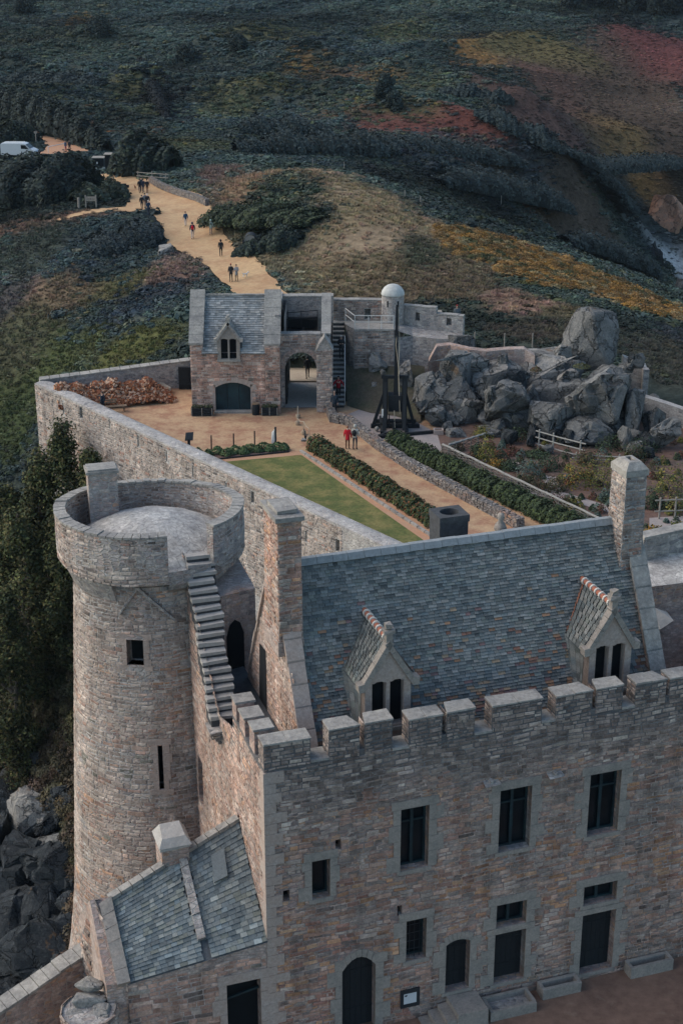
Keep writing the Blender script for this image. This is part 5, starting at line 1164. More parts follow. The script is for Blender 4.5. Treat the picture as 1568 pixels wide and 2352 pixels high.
def surround(mb, h, jw=.24, lint=.28, sill=.14, arch=False):
    a, b, c, d = h[:4]; z = c; k = 0; pr_ = -.034
    while z < d - .03:
        hh = min(random.uniform(.32, .6), d - z)
        if d - z - hh < .15: hh = d - z
        for s, e_ in ((-1, a), (1, b)):
            w_ = jw * (random.uniform(.75, 1.05) if (k + (s > 0)) % 2 else random.uniform(1.3, 1.9))
            u0, u1 = (e_ - w_, e_) if s < 0 else (e_, e_ + w_)
            q = [P(u0, pr_ + random.uniform(-.006, .006), z), P(u1, pr_, z), P(u1, .16, z), P(u0, .16, z)]; mb.hexa(q, [p + ZV * (hh - .012) for p in q])
        z += hh; k += 1
    rise = h[4] if len(h) > 4 else 0
    if not rise:
        q = [P(a - jw * 1.1, pr_ - .004, d), P(b + jw * 1.1, pr_ - .004, d), P(b + jw * 1.1, .16, d), P(a - jw * 1.1, .16, d)]; mb.hexa(q, [p + ZV * lint for p in q])
    else:
        n_ = 7
        for k in range(n_):
            x0, x1 = -1 + 2 * k / n_ + .01, -1 + 2 * (k + 1) / n_ - .01
            g = lambda x, r: P((a + b) / 2 + (b - a) / 2 * x * (1 + r * .25), -.04, d - rise * x * x + r * .26)
            p = [g(x0, 0), g(x1, 0), g(x1, 1), g(x0, 1)]; mb.hexa([v + NV * .15 for v in p], p)
    if sill: q = [P(a - .1, -.05, c - sill), P(b + .1, -.05, c - sill), P(b + .1, .3, c - sill), P(a - .1, .3, c - sill)]; mb.hexa(q, [p + ZV * (sill - .005) for p in q])
def glazed(h, name, cross, bars=0):
    a, b, c, d = h[:4]; mb = MB(); mb.poly([P(a, .36, c), P(b, .36, c), P(b, .36, d), P(a, .36, d)])
    wo = mb.build(name, 'window_glass', lg); mb = MB(); B = lambda u0, u1, z0, z1, w0=.27: mb.box(u0, u1, w0, w0 + .07, z0, z1, lambda x, y, z: P(x, y, z))
    t = .06
    B(a, a + t, c, d); B(b - t, b, c, d); B(a, b, c, c + t, .265); B(a, b, d - t, d, .265)
    if cross in ('cross', 'mullion'): B((a + b) / 2 - .05, (a + b) / 2 + .05, c, d, .255)
    if cross == 'cross': B(a, b, c + (d - c) * .70, c + (d - c) * .70 + .06, .26)
    mb.build('frame', 'door_wood', sub(wo, lg['_o']))
    if bars:
        mb = MB()
        for k in range(1, bars): mb.tube([P(a + (b - a) * k / bars, .15, c), P(a + (b - a) * k / bars, .15, d)], .012, 5)
        for k in range(1, 5): mb.tube([P(a, .15, c + (d - c) * k / 5), P(b, .15, c + (d - c) * k / 5)], .010, 5)
        mb.build('bars', 'iron', sub(wo, lg['_o']))
    mb = MB(); surround(mb, h, .22 if b - a < .8 else .27); mb.build('surround', 'granite', sub(wo, lg['_o']), fix=True)
for h in HO['upper']: glazed(h, 'window', 'cross')
for h in HO['trans']: glazed(h, 'transom_window', 'mullion')
glazed(HO['lower'][0], 'barred_window', 'none', 4); glazed(HO['lower'][1], 'window', 'none')
for h in HO['slot']:
    mb = MB(); a, b, c, d = h; mb.poly([P(a, .3, c), P(b, .3, c), P(b, .3, d), P(a, .3, d)]); mb.build('slot', 'void', lg)
for h in HO['door'] + HO['arch']:
    a, b, c, d = h[:4]; mb = MB(); n_ = max(4, int((b - a) / .17)); rise = h[4] if len(h) > 4 else 0
    for k in range(n_): mb.box(a + (b - a) * k / n_ + .004, a + (b - a) * (k + 1) / n_ - .004, .29, .34, c, d, lambda x, y, z: P(x, y, z))
    for zz in (.25, .75): mb.box(a, b, .275, .29, c + (d - c) * zz, c + (d - c) * zz + .05, lambda x, y, z: P(x, y, z))
    do = mb.build('door', 'dark_wood', lg)
    mb = MB(); surround(mb, h, .26, .2, .12); mb.build('surround', 'granite', sub(do, lg['_o']), fix=True)
# two worn corbels / spouts
for u, z in ((6.95, 9.75), (9.05, 9.62)):
    mb = MB(); mb.hexa([P(u - .14, -.02, z - .16), P(u + .14, -.02, z - .16), P(u + .14, .05, z - .16), P(u - .14, .05, z - .16)], [P(u - .26, -.30, z), P(u + .26, -.28, z), P(u + .24, .05, z + .06), P(u - .24, .05, z + .06)])
    mb.box(u - .05, u + .05, -.18, .02, z, z + .10, lambda x, y, zz: P(x, y, zz)); mb.build('spout', 'masonry_grey', lg, fix=True)

# ---- roof
E0 = (1.72, 10.70); RG = (4.42, 15.72); UL, UR = 1.95, 13.25
D1, D2, DW, DF = 4.22, 11.52, .80, 1.45
mb = MB(); p0 = P(UL, E0[0], E0[1]); du = EV * (UR - UL); dv = NV * (RG[0] - E0[0]) + ZV * (RG[1] - E0[1])
def inroof(u, v): return False
def sag(u, v): return .05 * math.sin(u * 9 + 1) * math.sin(v * 3.1) + .03 * math.sin(u * 23 + v * 7)
mb.poly([p0 - ZV * .12, p0 + du - ZV * .12, p0 + du + dv - ZV * .12, p0 + dv - ZV * .12], (.06, .065, .07))
SL = SLATES + [(.13, .15, .15), (.175, .185, .175), (.20, .195, .175)]
slate_roof(mb, p0, du, dv, 56, 58, SL, rust=.42, warp=sag, lift=.034, jit=1.2)
q1, q2 = P(UL, 2 * RG[0] - E0[0], E0[1]), P(UR, 2 * RG[0] - E0[0], E0[1]); mb.poly([P(UL, *RG), P(UR, *RG), q2, q1], (.12, .13, .135))
rf = mb.build('roof', 'slate', lg)
mb = MB(); u = UL
while u < UR - .1:
    v = min(UR, u + random.uniform(.45, .6)); j = random.uniform(-.012, .012)
    b = [P(u + .006, RG[0] - .19, RG[1] - .10 + j), P(v - .006, RG[0] - .19, RG[1] - .10 + j), P(v - .006, RG[0] + .19, RG[1] - .1 + j), P(u + .006, RG[0] + .19, RG[1] - .1 + j)]
    t = [P(u + .006, RG[0] - .09, RG[1] + .09 + j), P(v - .006, RG[0] - .09, RG[1] + .09 + j), P(v - .006, RG[0] + .09, RG[1] + .09 + j), P(u + .006, RG[0] + .09, RG[1] + .09 + j)]
    mb.hexa(b, t); u = v
mb.build('ridge', 'slate_ridge', sub(rf, lg['_o']))
# dormers
slope = (RG[1] - E0[1]) / (RG[0] - E0[0])
def wroof(z): return E0[0] + (z - E0[1]) / slope
for uc in (D1, D2):
    zs_, za_, zb_ = 12.86, 14.02, 10.55
    Fq = lambda u, z, d: P(u, DF + d, z)
    dmr, l1, l2 = dormer(lg, Fq, uc, .72, 11.25, zs_, za_, 1.2, 'granite_pink', 'granite')
    mb = MB(); mb.box(uc - .72, uc + .72, 0, .35, 10.2, 11.25, lambda x, y, z: P(x, DF + y, z))
    for s in (-1, 1): mb.poly([P(uc + s * .72, DF, 10.3), P(uc + s * .72, wroof(12.9) + .1, 12.9), P(uc + s * .72, DF, 12.9)])
    mb.build('cheek', 'granite_pink', sub(dmr, lg['_o']))
    mb = MB()
    for s in (-1, 1):
        zr = 14.16; ze = 12.78; we = wroof(ze) ; wr = wroof(zr)
        e0, r0 = P(uc + s * .98, DF + .15, ze), P(uc, DF + .15, zr); e1, r1 = P(uc + s * .98, we + .05, ze), P(uc, wr + .05, zr)
        nv = 12
        for r in range(nv):
            f0, f1 = r / nv, (r + 1.3) / nv; fr0, fr1 = e0 + (r0 - e0) * f0, e0 + (r0 - e0) * min(1, f1); bk0, bk1 = e1 + (r1 - e1) * f0, e1 + (r1 - e1) * min(1, f1)
            L_ = np.linalg.norm(bk0 - fr0); m_ = max(2, int(L_ / .2)); nn = np.cross(bk0 - fr0, fr1 - fr0) * -s; nn /= np.linalg.norm(nn)
            for k in range(m_):
                a, b = (k + random.uniform(0, .15)) / m_, (k + 1) / m_ - .02; c = np.array(random.choice(SL)) * random.uniform(.7, 1.25)
                if s < 0 and k == m_ - 1 and uc == D2: c = np.array([.30, .13, .08]) * random.uniform(.7, 1.2)
                q = [fr0 + (bk0 - fr0) * a + nn * .05, fr0 + (bk0 - fr0) * b + nn * .05, fr1 + (bk1 - fr1) * b + nn * .015, fr1 + (bk1 - fr1) * a + nn * .015]
                mb.poly(q if s > 0 else q[::-1], tuple(c)); o_ = [fr0 + (bk0 - fr0) * a, fr0 + (bk0 - fr0) * b]; mb.poly([o_[0], o_[1], q[1], q[0]], tuple(c * .7))
        # slate-hung sweep beside the dormer
        for r in range(9):
            zz0 = 10.9 + (ze - 10.9) * r / 9; zz1 = 10.9 + (ze - 10.9) * (r + 1.2) / 9; w0 = wroof(zz0); m_ = 4
            for k in range(m_):
                f0, f1 = k / m_, (k + .96) / m_; c = np.array(random.choice(SL)) * random.uniform(.6, 1.1); off = lambda f: .30 * f * f
                qa = lambda f, z_: P(uc + s * (.735 + off(f)), DF + .35 + (wroof(z_) + .02 - DF - .35) * f, z_)
                if wroof(zz0) > DF + .4: mb.poly([qa(f0, zz0), qa(f1, zz0), qa(f1, zz1), qa(f0, zz1)], tuple(c))
    mb.build('dormer_roof', 'slate', sub(dmr, lg['_o']))
    mb = MB(); mc = MB(); n_ = 7; w0, w1 = DF + .22, wroof(14.2) + .02
    for k in range(n_):
        a, b = w0 + (w1 - w0) * k / n_, w0 + (w1 - w0) * (k + 1) / n_
        mb.tube([P(uc, a, 14.19), P(uc, b, 14.19)], [.105, .085], 10)
        mc.tube([P(uc, a - .02, 14.19), P(uc, a + .05, 14.19)], [.128, .125], 10)
    mc.tube([P(uc, w1, 14.19), P(uc, w1 + .32, 14.30)], [.13, .02], 8)
    mb.build('ridge_tiles', 'terracotta', sub(dmr, lg['_o'])); mc.build('mortar', 'lime_mortar', sub(dmr, lg['_o']))
# ---- gables
mb = MB(); GZ = 16.0
prof = [(1.75, 8), (8.2, 8), (8.2, 9.6), (RG[0], GZ), (1.75, 11.05)]
mb.prism([P(1.62, w_, z) for w_, z in [(.55, 8), (8.4, 8), (8.4, 9.2), (RG[0], GZ), (1.5, 10.75), (1.5, 10.2), (.55, 10.2)]], EV * .33)
mb.build('left_gable', 'masonry_pink', lg, fix=True); mb = MB(); laystones(mb, lambda u, z, d: P(1.62 + d, 8.4 - u, z), 0, 6.9, 10.3, 15.9, [(2.15, 3.0, 10, 12.36)], cf_pink, (.15, .46), (.085, .17), .03, .03, mc=(.35, .295, .26), mx=.5, top=lambda u: 10.75 + (8.4 - u - 1.5) * 1.80 if 8.4 - u < RG[0] else 9.2 + (u) * 1.70); mb.build('stones', 'stone', sub(lg['_e'].children[-1], lg['_o']))
mb = MB(); mb.poly([P(1.60, 5.4, 10.26), P(1.60, 6.25, 10.26), P(1.60, 6.1, 12.3), P(1.60, 5.4, 12.36)][::-1]); mb.build('gable_doorway', 'void', lg)
for ug, uw in ((1.56, .50), (13.2, .55)):
    mb = MB(); n_ = 9
    for k in range(n_):
        for sg in (0, 1):
            f0, f1 = k / n_ + .004, (k + 1) / n_ - .004; wa, wb = 1.45 + (RG[0] - 1.45) * f0, 1.45 + (RG[0] - 1.45) * f1; z0, z1 = 10.72 + (GZ - 10.72) * f0, 10.72 + (GZ - 10.72) * f1
            if sg: wa, wb = 2 * RG[0] - wa, 2 * RG[0] - wb
            j = random.uniform(0, .035); q = [P(ug - j, wa, z0), P(ug + uw + j, wa, z0), P(ug + uw + j, wb, z1), P(ug - j, wb, z1)]; mb.hexa(q, [p + ZV * (.16 + j) for p in q])
    mb.build('gable_coping', 'coping' if ug > 5 else 'granite_pink', lg, fix=True)
mb = MB(); mb.prism([P(13.25, w_, z) for w_, z in [(.5, 8), (8.4, 8), (8.4, 9.2), (RG[0], GZ - .05), (1.5, 10.75), (.5, 10.75)]], EV * .45); mb.build('right_gable', 'masonry_pink', lg, fix=True)
# ---- chimneys
def chimney(u0, u1, w0, w1, z0, z1, mat, capm, cap=True, taper=.05, base=None, hollow=False, label=None):
    mb = MB(); um, wm = (u0 + u1) / 2, (w0 + w1) / 2; nz = 10; rings = []
    for k in range(nz + 1):
        t = k / nz; s = 1 - taper * t; rings.append([P(um + (u - um) * s + random.uniform(-.012, .012), wm + (w_ - wm) * s + random.uniform(-.012, .012), z0 + (z1 - z0) * t) for u, w_ in ((u0, w0), (u1, w0), (u1, w1), (u0, w1))])
    for ra, rb in zip(rings, rings[1:]):
        for k in range(4): mb.poly([ra[k], ra[(k + 1) % 4], rb[(k + 1) % 4], rb[k]])
    mb.poly(rings[-1]); 
    if base: mb.hexa([P(u0 - base, w0 - base, z0 - .3), P(u1 + base, w0 - base, z0 - .3), P(u1 + base, w1, z0 - .3), P(u0 - base, w1, z0 - .3)], [P(u0 - base, w0 - base, z0 + .18), P(u1 + base, w0 - base, z0 + .18), P(u1 + base, w1, z0 + .18), P(u0 - base, w1, z0 + .18)])
    ch = mb.build('chimney', mat, lg)
    if mat != 'dark_stone':
        mb = MB(); s_ = lambda z: 1 - taper * (z - z0) / (z1 - z0); cc_ = cf_pink if 'pink' in mat else cf_grey; laystones(mb, lambda u, z, d: P(um + (u - um) * s_(z), wm + (w0 - wm) * s_(z) + d, z), u0, u1, z0, z1 - .02, [], cc_, (.14, .42), (.08, .15), .035, 0); laystones(mb, lambda u, z, d: P(um + (u0 - um) * s_(z) + d, wm + ((w0 + w1 - u) - wm) * s_(z), z), w0, w1, z0, z1 - .02, [], cc_, (.14, .42), (.08, .15), .035, 0); mb.build('stones', 'stone', sub(ch, lg['_o']))
    if label: ch['label'] = label
    s = 1 - taper; a, b, c, d = um + (u0 - um) * s, um + (u1 - um) * s, wm + (w0 - wm) * s, wm + (w1 - wm) * s
    return ch, (a, b, c, d)
chl, (a, b, c, d) = chimney(1.42, 2.16, 3.2, 4.7, 13.55, 17.55, 'masonry_pink', 'coping', base=.03, taper=.04)
mb = MB(); mb.box(a - .09, b + .09, c - .09, d + .09, 17.55, 17.68, lambda x, y, z: P(x, y, z), j=.015); mb.box(a + .05, b - .05, c + .2, d - .3, 17.68, 17.80, lambda x, y, z: P(x, y, z), j=.03); mb.build('cap', 'coping', sub(chl, lg['_o']))
chr_, (a, b, c, d) = chimney(12.86, 13.62, 3.6, 4.6, 13.6, 17.42, 'masonry_grey', 'coping', taper=.06)
mb = MB()
q0 = [P(a - .04, c - .04, 17.42), P(b + .04, c - .04, 17.42), P(b + .04, d + .04, 17.42), P(a - .04, d + .04, 17.42)]; q1 = [P(a - .04, c - .04, 17.62), P(b + .04, c - .04, 17.62), P(b + .04, d + .04, 17.62), P(a - .04, d + .04, 17.62)]
q2 = [P(a + .14, c + .16, 17.84), P(b - .14, c + .16, 17.84), P(b - .14, d - .16, 17.84), P(a + .14, d - .16, 17.84)]; q3 = [P(a + .26, c + .28, 17.86), P(b - .26, c + .28, 17.86), P(b - .26, d - .28, 17.86), P(a + .26, d - .28, 17.86)]; q4 = [p - ZV * .3 for p in q3]
for A_, B_ in ((q0, q1), (q1, q2), (q2, q3), (q3, q4)):
    for k in range(4): mb.poly([A_[k], A_[(k + 1) % 4], B_[(k + 1) % 4], B_[k]])
mb.build('cap', 'coping', sub(chr_, lg['_o'])); mb = MB(); mb.poly(q4); mb.build('flue', 'void', sub(chr_, lg['_o']))
chm, (a, b, c, d) = chimney(7.50, 8.50, 5.7, 6.6, 13.0, 15.72, 'dark_stone', 'dark_stone', taper=.03, label='short black chimney rising behind the ridge')
mb = MB()
for k in range(24):
    t0, t1 = 2 * math.pi * k / 24, 2 * math.pi * (k + 1) / 24; um, wm = (a + b) / 2, (c + d) / 2
    def sq(t, z, e_=.03):
        cx, cy = math.cos(t), math.sin(t); m_ = max(abs(cx), abs(cy)); return P(um + cx / m_ * ((b - a) / 2 + e_), wm + cy / m_ * ((d - c) / 2 + e_), z)
    el = lambda t, z, f=.66: P(um + math.cos(t) * (b - a) / 2 * f, wm + math.sin(t) * (d - c) / 2 * f, z)
    mb.poly([sq(t0, 15.72), sq(t1, 15.72), sq(t1, 15.95), sq(t0, 15.95)]); mb.poly([sq(t0, 15.95), sq(t1, 15.95), el(t1, 15.95), el(t0, 15.95)]); mb.poly([el(t0, 15.95), el(t1, 15.95), el(t1, 15.5), el(t0, 15.5)]); mb.poly([P(um, wm, 15.5), el(t0, 15.5), el(t1, 15.5)])
mb.build('cap', 'dark_stone', sub(chm, lg['_o']))
mb = MB(); o_ = P(9.42, 5.3, 14.6)
mb.lathe(o_, [(.0, 1.45), (.09, 1.42), (.13, 1.3), (.08, 1.18), (.17, 1.05), (.2, .9), (.13, .75), (.22, .5), (.26, .0)], 12, jit=.02); mb.build('finial', 'granite', lg, smooth=True)

# ---- stairs from the wall walk up to the tower
ts = thing('tower_stairs', P(.6, 6, 10.2), 'worn grey stone stairs climbing beside the round tower to its roof', 'stairs')
mb = MB(); mr = MB(); n_ = 19
for k in range(n_):
    w0, w1 = 5.15 + k * .226, 5.15 + (k + 1) * .226; z = 10.25 + k * .208; u0 = -.26 + (w0 - 5.15) * .075 - .03 * math.sin(k); u1 = u0 + .84 + random.uniform(-.06, .06); j = lambda: random.uniform(-.035, .035)
    q = [P(u0 - .03, w0 - .03 + j(), z + .09), P(u1 + .02, w0 - .03 + j(), z + .09), P(u1 + .02, w1 + .03, z + .10), P(u0 - .03, w1 + .03, z + .10)]; mb.hexa(q, [p + ZV * (.11 + j()) for p in q])
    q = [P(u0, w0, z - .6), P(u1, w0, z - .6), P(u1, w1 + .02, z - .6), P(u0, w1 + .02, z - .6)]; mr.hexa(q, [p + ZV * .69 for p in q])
mb.build('treads', 'roof_stone', ts); mr.build('risers', 'dark_stone', ts)  # dark riser colour holds painted shade as well as stain
mb = MB(); mb.prism([P(.56, w_, z) for w_, z in [(3.45, 6), (9.8, 6), (9.8, 14.05), (9.4, 14.05), (5.15, 10.2), (3.45, 10.2)]], EV * .08); mb.build('wall', 'masonry_grey', ts, fix=True)
mb = MB()
for k in range(4): mb.hexa([P(-.12 - .09 * k, 4.9 - .05 * k, 9.6 + k * .13), P(.3, 4.9, 9.6 + k * .13), P(.3, 5.5, 9.6 + k * .13), P(-.12 - .08 * k, 5.5, 9.6 + k * .13)], [P(-.14 - .09 * k, 4.85 - .05 * k, 9.72 + k * .13), P(.3, 4.85, 9.72 + k * .13), P(.3, 5.5, 9.72 + k * .13), P(-.14 - .08 * k, 5.5, 9.72 + k * .13)])
mb.build('corbel_stones', 'masonry_grey', ts, fix=True)

# ================================================================ LEAN-TO HOUSE at the foot of the tower
lt = thing('outbuilding', P(-2.2, 0, 1.5), 'small stone outbuilding with a mossy slate roof leaning on the lodging', 'building')
R0, R1 = P(-.03, 3.05, 8.02), P(-4.28, 2.0, 6.77); EA, EB = P(-.02, -.08, 5.74), P(-4.2, -.08, 5.28)
mb = MB(); Fl = lambda u, z, d: P(-4.25 + u, d, z)
panel(mb, Fl, 0, 4.24, -4, 5.25, [(2.96, 4.0, .5, 4.42)], .4)
mb.poly([P(-4.25, 0, 5.25), P(-.01, 0, 5.25), P(-.01, 0, 5.72), P(-4.25, 0, 5.26)])
mb.prism([P(-4.25, 0, -6), P(-4.25, 0, 5.3), P(-4.28, 2.0, 6.85), P(-4.3, 4.4, 4.6), P(-4.3, 4.4, -6)], EV * -.55)
mb.build('wall', 'masonry_pink', lt, fix=False); mb = MB(); laystones(mb, Fl, 0, 4.2, .5, 5.2, [(2.96, 4.0, .5, 4.42)], cf_gate, (.18, .5), (.1, .2), .035, .2); mb.build('stones', 'stone', lt)
mb = MB(); mb.poly([EB - ZV * .05, EA - ZV * .05, R0 - ZV * .05, R1 - ZV * .05], (.08, .085, .09))
nvv = 24; SG = [(.14, .165, .17), (.115, .14, .145), (.17, .19, .185), (.20, .215, .20), (.10, .12, .125), (.155, .17, .15)]
for r in range(nvv):
    f0, f1 = r / nvv, min(1, (r + 1.35) / nvv); A_, B_ = EB + (R1 - EB) * f0, EA + (R0 - EA) * f0; C_, D_ = EB + (R1 - EB) * f1, EA + (R0 - EA) * f1; u = -random.random() * .04
    nn = np.cross(B_ - A_, C_ - A_); nn /= np.linalg.norm(nn)
    while u < 1:
        wd = random.uniform(.7, 1.35) / 21; a, b = max(0, u), min(1, u + wd); u += wd
        if b - a < .008 or .53 < (a + b) / 2 < .575: continue
        k = .035 * random.uniform(.7, 1.5); c = np.array(random.choice(SG)) * random.uniform(.75, 1.25); c = c * 1.5 if random.random() < .05 else c; g = .001
        q = [A_ + (B_ - A_) * (a + g) + nn * k, A_ + (B_ - A_) * (b - g) + nn * k, C_ + (D_ - C_) * (b - g) + nn * .01, C_ + (D_ - C_) * (a + g) + nn * .01]; mb.poly(q, tuple(c))
        mb.poly([q[0] - nn * .03, q[1] - nn * .03, q[1], q[0]], tuple(c * .7)); mb.poly([q[1] - nn * .03, q[2] - nn * .02, q[2], q[1]], tuple(c * .7))
mb.poly([R1, R0, P(-.03, 5.4, 6.0), P(-4.3, 4.4, 4.6)], (.13, .14, .14))
rf2 = mb.build('roof', 'slate', lt)
mb = MB(); n_ = 12
for k in range(n_):
    a, b = R1 + (R0 - R1) * (k / n_ + .003), R1 + (R0 - R1) * ((k + 1) / n_ - .003); mb.beam(a + ZV * .03, b + ZV * .03, .26, .12)
mb.build('ridge', 'coping', sub(rf2, lt['_o']))
def on_roof(s, t, h=0.0):                   # s along (0 left .. 1 right), t up the slope
    A_, B_ = EB + (EA - EB) * s, R1 + (R0 - R1) * s; n_ = np.cross(EA - EB, R1 - EB); n_ /= np.linalg.norm(n_); return A_ + (B_ - A_) * t + n_ * h
mb = MB()                                  # stone rib of a cut-off wall across the roof
for k in range(7):
    t0, t1 = .18 + .8 * k / 7, .18 + .8 * (k + .97) / 7; s = .555; h = random.uniform(.14, .22)
    q = [on_roof(s - .028, t0, -.03), on_roof(s + .028, t0, -.03), on_roof(s + .028, t1, -.03), on_roof(s - .028, t1, -.03)]; n_ = on_roof(s, .5, 1) - on_roof(s, .5, 0); mb.hexa(q, [p + n_ * h for p in q])
mb.build('roof_rib', 'masonry_grey', lt, fix=True)
mb = MB()                                  # roof hatch
q = [on_roof(.73, .60, .02), on_roof(.83, .60, .02), on_roof(.85, .83, .02), on_roof(.75, .83, .02)]; n_ = on_roof(.7, .5, 1) - on_roof(.7, .5, 0); mb.hexa(q, [p + n_ * .12 for p in q], (.16, .18, .18))
mb.build('roof_hatch', 'slate', lt)
mb = MB(); s0, s1 = .0, -.09                # left gable coping
for k in range(6):
    t0, t1 = k / 6, (k + .97) / 6; q = [on_roof(-.07, t0, -.1), on_roof(.02, t0, -.1), on_roof(.02, t1, -.1), on_roof(-.07, t1, -.1)]; mb.hexa(q, [p + n_ * random.uniform(.24, .30) for p in q])
mb.build('gable_coping', 'granite', lt, fix=True)
mb = MB(); q = [P(-4.8, .05, 4.4), P(-4.3, .05, 5.2), P(-4.3, 2.0, 6.7), P(-4.75, 2.0, 6.5)]
ga_ = EB + ZV * 0; gb_ = G(186, 2152, 4.7); gd = gb_ - ga_; gl = np.linalg.norm(gd[:2]); gd = np.array([gd[0], gd[1], 0]) / gl; gn = np.array([gd[1], -gd[0], 0]); gn = gn if np.dot(gn, CAMP - ga_) > 0 else -gn
Fgs = lambda u, z, d: np.array([ga_[0], ga_[1], 0]) + gd * (gl - u) - gn * d + ZV * z; pk = float(np.dot(R1 - ga_, gd)); tp_ = lambda u: min(5.28 + (gl - u) * (6.9 - 5.28) / pk, 6.9 - ((gl - u) - pk) * (6.9 - 4.7) / (gl - pk))
mb.poly([Fgs(0, -6, 0), Fgs(gl, -6, 0), Fgs(gl, 5.3, 0), Fgs(gl - pk, 6.9, 0), Fgs(0, 4.7, 0)]); mb.poly([Fgs(0, -6, 0), Fgs(0, 4.7, 0), P(-4.3, 4.6, 4.6), P(-4.3, 4.6, -6)])
mb.poly([Fgs(0, 4.7, 0), Fgs(gl - pk, 6.9, 0), R1, P(-4.3, 4.4, 4.6)]); laystones(mb, Fgs, 0, gl, 0, 6.9, [], cf_grey, (.14, .42), (.09, .2), .05, 0, wob=.06, top=tp_)
for pl_ in range(len(mb.c)): mb.c[pl_] = mb.c[pl_] or (.2, .19, .18)
mb.build('gable_face', 'stone', lt)
mb = MB()                                  # chimney
cb = on_roof(.50, .97, 0); Fc = lambda x, y, z: cb + EV * x + NV * y + ZV * z
mb.box(-.42, .42, -.1, .75, -1.2, .62, Fc, j=.02); chx = mb.build('chimney', 'masonry_pink', lt)
mb = MB(); mb.hexa([Fc(-.5, -.2, .62), Fc(.5, -.2, .62), Fc(.5, .85, .62), Fc(-.5, .85, .62)], [Fc(-.36, .0, .84), Fc(.34, .0, .84), Fc(.3, .62, .98), Fc(-.3, .62, .98)]); mb.box(-.47, .47, -.17, .82, .5, .62, Fc, j=.02); mb.build('cap', 'roof_stone', sub(chx, lt['_o']), fix=True)
mb = MB(); a, b, c, d = -1.29, -.25, .5, 4.42; mb.poly([P(a, .38, c), P(b, .38, c), P(b, .38, d), P(a, .38, d)]); dv_ = mb.build('doorway', 'void', lt)
mb = MB(); surround(mb, (a, b, c, d), .24, .32, 0); mb.build('surround', 'granite_pink', sub(dv_, lt['_o']), fix=True)
mb = MB(); mb.beam(P(a, .2, 3.75), P(b, .2, 3.95), .07); mb.build('door_bar', 'door_wood', sub(dv_, lt['_o']))

# round buttress and low wall running down to the left
bt = thing('round_buttress', P(-5, 0, 0), 'squat round stone buttress with a sloping stone cap', 'buttress')
bc = P(-5.35, -.1, 0); mb = MB(); mb.lathe(bc, [(.78, 4.72), (.80, 4.2), (.88, 2), (1.0, -4)], 24, jit=.03); mb.build('drum', 'masonry_grey', bt)
mb = MB(); mb.lathe(bc, [(0, 4.66), (.8, 4.66)], 11); mb.build('core', 'masonry_grey', bt); mb = MB(); laystones(mb, lambda u, z, d: bc + np.array([math.sin(u / .8) * (.80 + max(0, 4.2 - z) * .04 - d), -math.cos(u / .8) * (.80 + max(0, 4.2 - z) * .04 - d), z]), -1.9, 1.9, .5, 4.72, [], cf_grey, (.2, .5), (.12, .24), .05, 0); mb.build('stones', 'stone', bt)
lw = thing('low_wall', P(-7, 3, 2), 'low stone wall with pale coping stepping down from the outbuilding to the left', 'wall')
a, b = D(208, 2188, 38.6), D(-60, 2372, 36.2); dd = (b - a); L_ = np.linalg.norm(dd[:2]); d_ = np.array([dd[0], dd[1], 0]) / L_; n2 = np.array([d_[1], -d_[0], 0]); n2 = n2 if n2[1] > 0 else -n2
mb = MB(); mb.hexa([a - ZV * 6, b - ZV * 6, b - ZV * 6 + n2 * .5, a - ZV * 6 + n2 * .5], [a, b, b + n2 * .5, a + n2 * .5]); mb.build('wall', 'masonry_pink', lw, fix=True)
mb = MB()
for k in range(11):
    p, q = a + dd * (k / 11 + .003), a + dd * ((k + 1) / 11 - .003); j = random.uniform(-.02, .03); b_ = [p - n2 * .06, q - n2 * .06, q + n2 * .56, p + n2 * .56]; mb.hexa([v + ZV * j for v in b_], [v + ZV * (.1 + j) for v in b_])
mb.build('coping', 'coping', lw, fix=True)

# ================================================================ buildings behind the right gable
rb = thing('stone_hall', P(17, 8, 5), 'stone hall with a flagged stone roof terrace beside the tall right chimney', 'building')
mb = MB(); Z1 = lambda px, py, Y: D(px, py, Y)
t = [Z1(1474, 1290, 50.0), Z1(1600, 1262, 51.0), Z1(1600, 1335, 48.6), Z1(1490, 1348, 48.2)]
mb.poly([t[3], t[2], t[1], t[0]]); mb.build('flag_roof', 'flagstone', rb)
mb = MB(); dn = lambda p, h: np.array([p[0], p[1], p[2] - h])
mb.poly([dn(t[3], 9), dn(t[2], 9), dn(t[2], .02), dn(t[3], .02)]); mb.poly([dn(t[0], 9), dn(t[3], 9), dn(t[3], .02), dn(t[0], .02)])
mb.build('wall', 'masonry_pink', rb)
mb = MB(); p0, p1 = t[0], t[1]; mb.hexa([dn(p0, 3), dn(p1, 3), dn(p1, 3) + (0, .5, 0), dn(p0, 3) + (0, .5, 0)], [p0 + ZV * .85, p1 + ZV * .85, p1 + (0, .5, .85), p0 + (0, .5, .85)]); po = mb.build('parapet', 'masonry_grey', rb, fix=True)
mb = MB(); mb.hexa([p0 + (0, -.05, .852), p1 + (0, -.05, .852), p1 + (0, .55, .852), p0 + (0, .55, .852)], [p0 + (0, -.05, .95), p1 + (0, -.05, .95), p1 + (0, .55, .95), p0 + (0, .55, .95)]); mb.build('coping', 'coping', sub(po, rb['_o']))
mb = MB(); c = D(1522, 1438, 47.6); ap = D(1500, 1395, 48.0)
ring = [D(1492, 1438, 47.9), D(1515, 1446, 47.4), D(1546, 1425, 47.6), D(1530, 1405, 48.2)]
for p, q in zip(ring, ring[1:]): mb.poly([p, q, ap])
mb.build('stone_cap', 'roof_stone', rb)
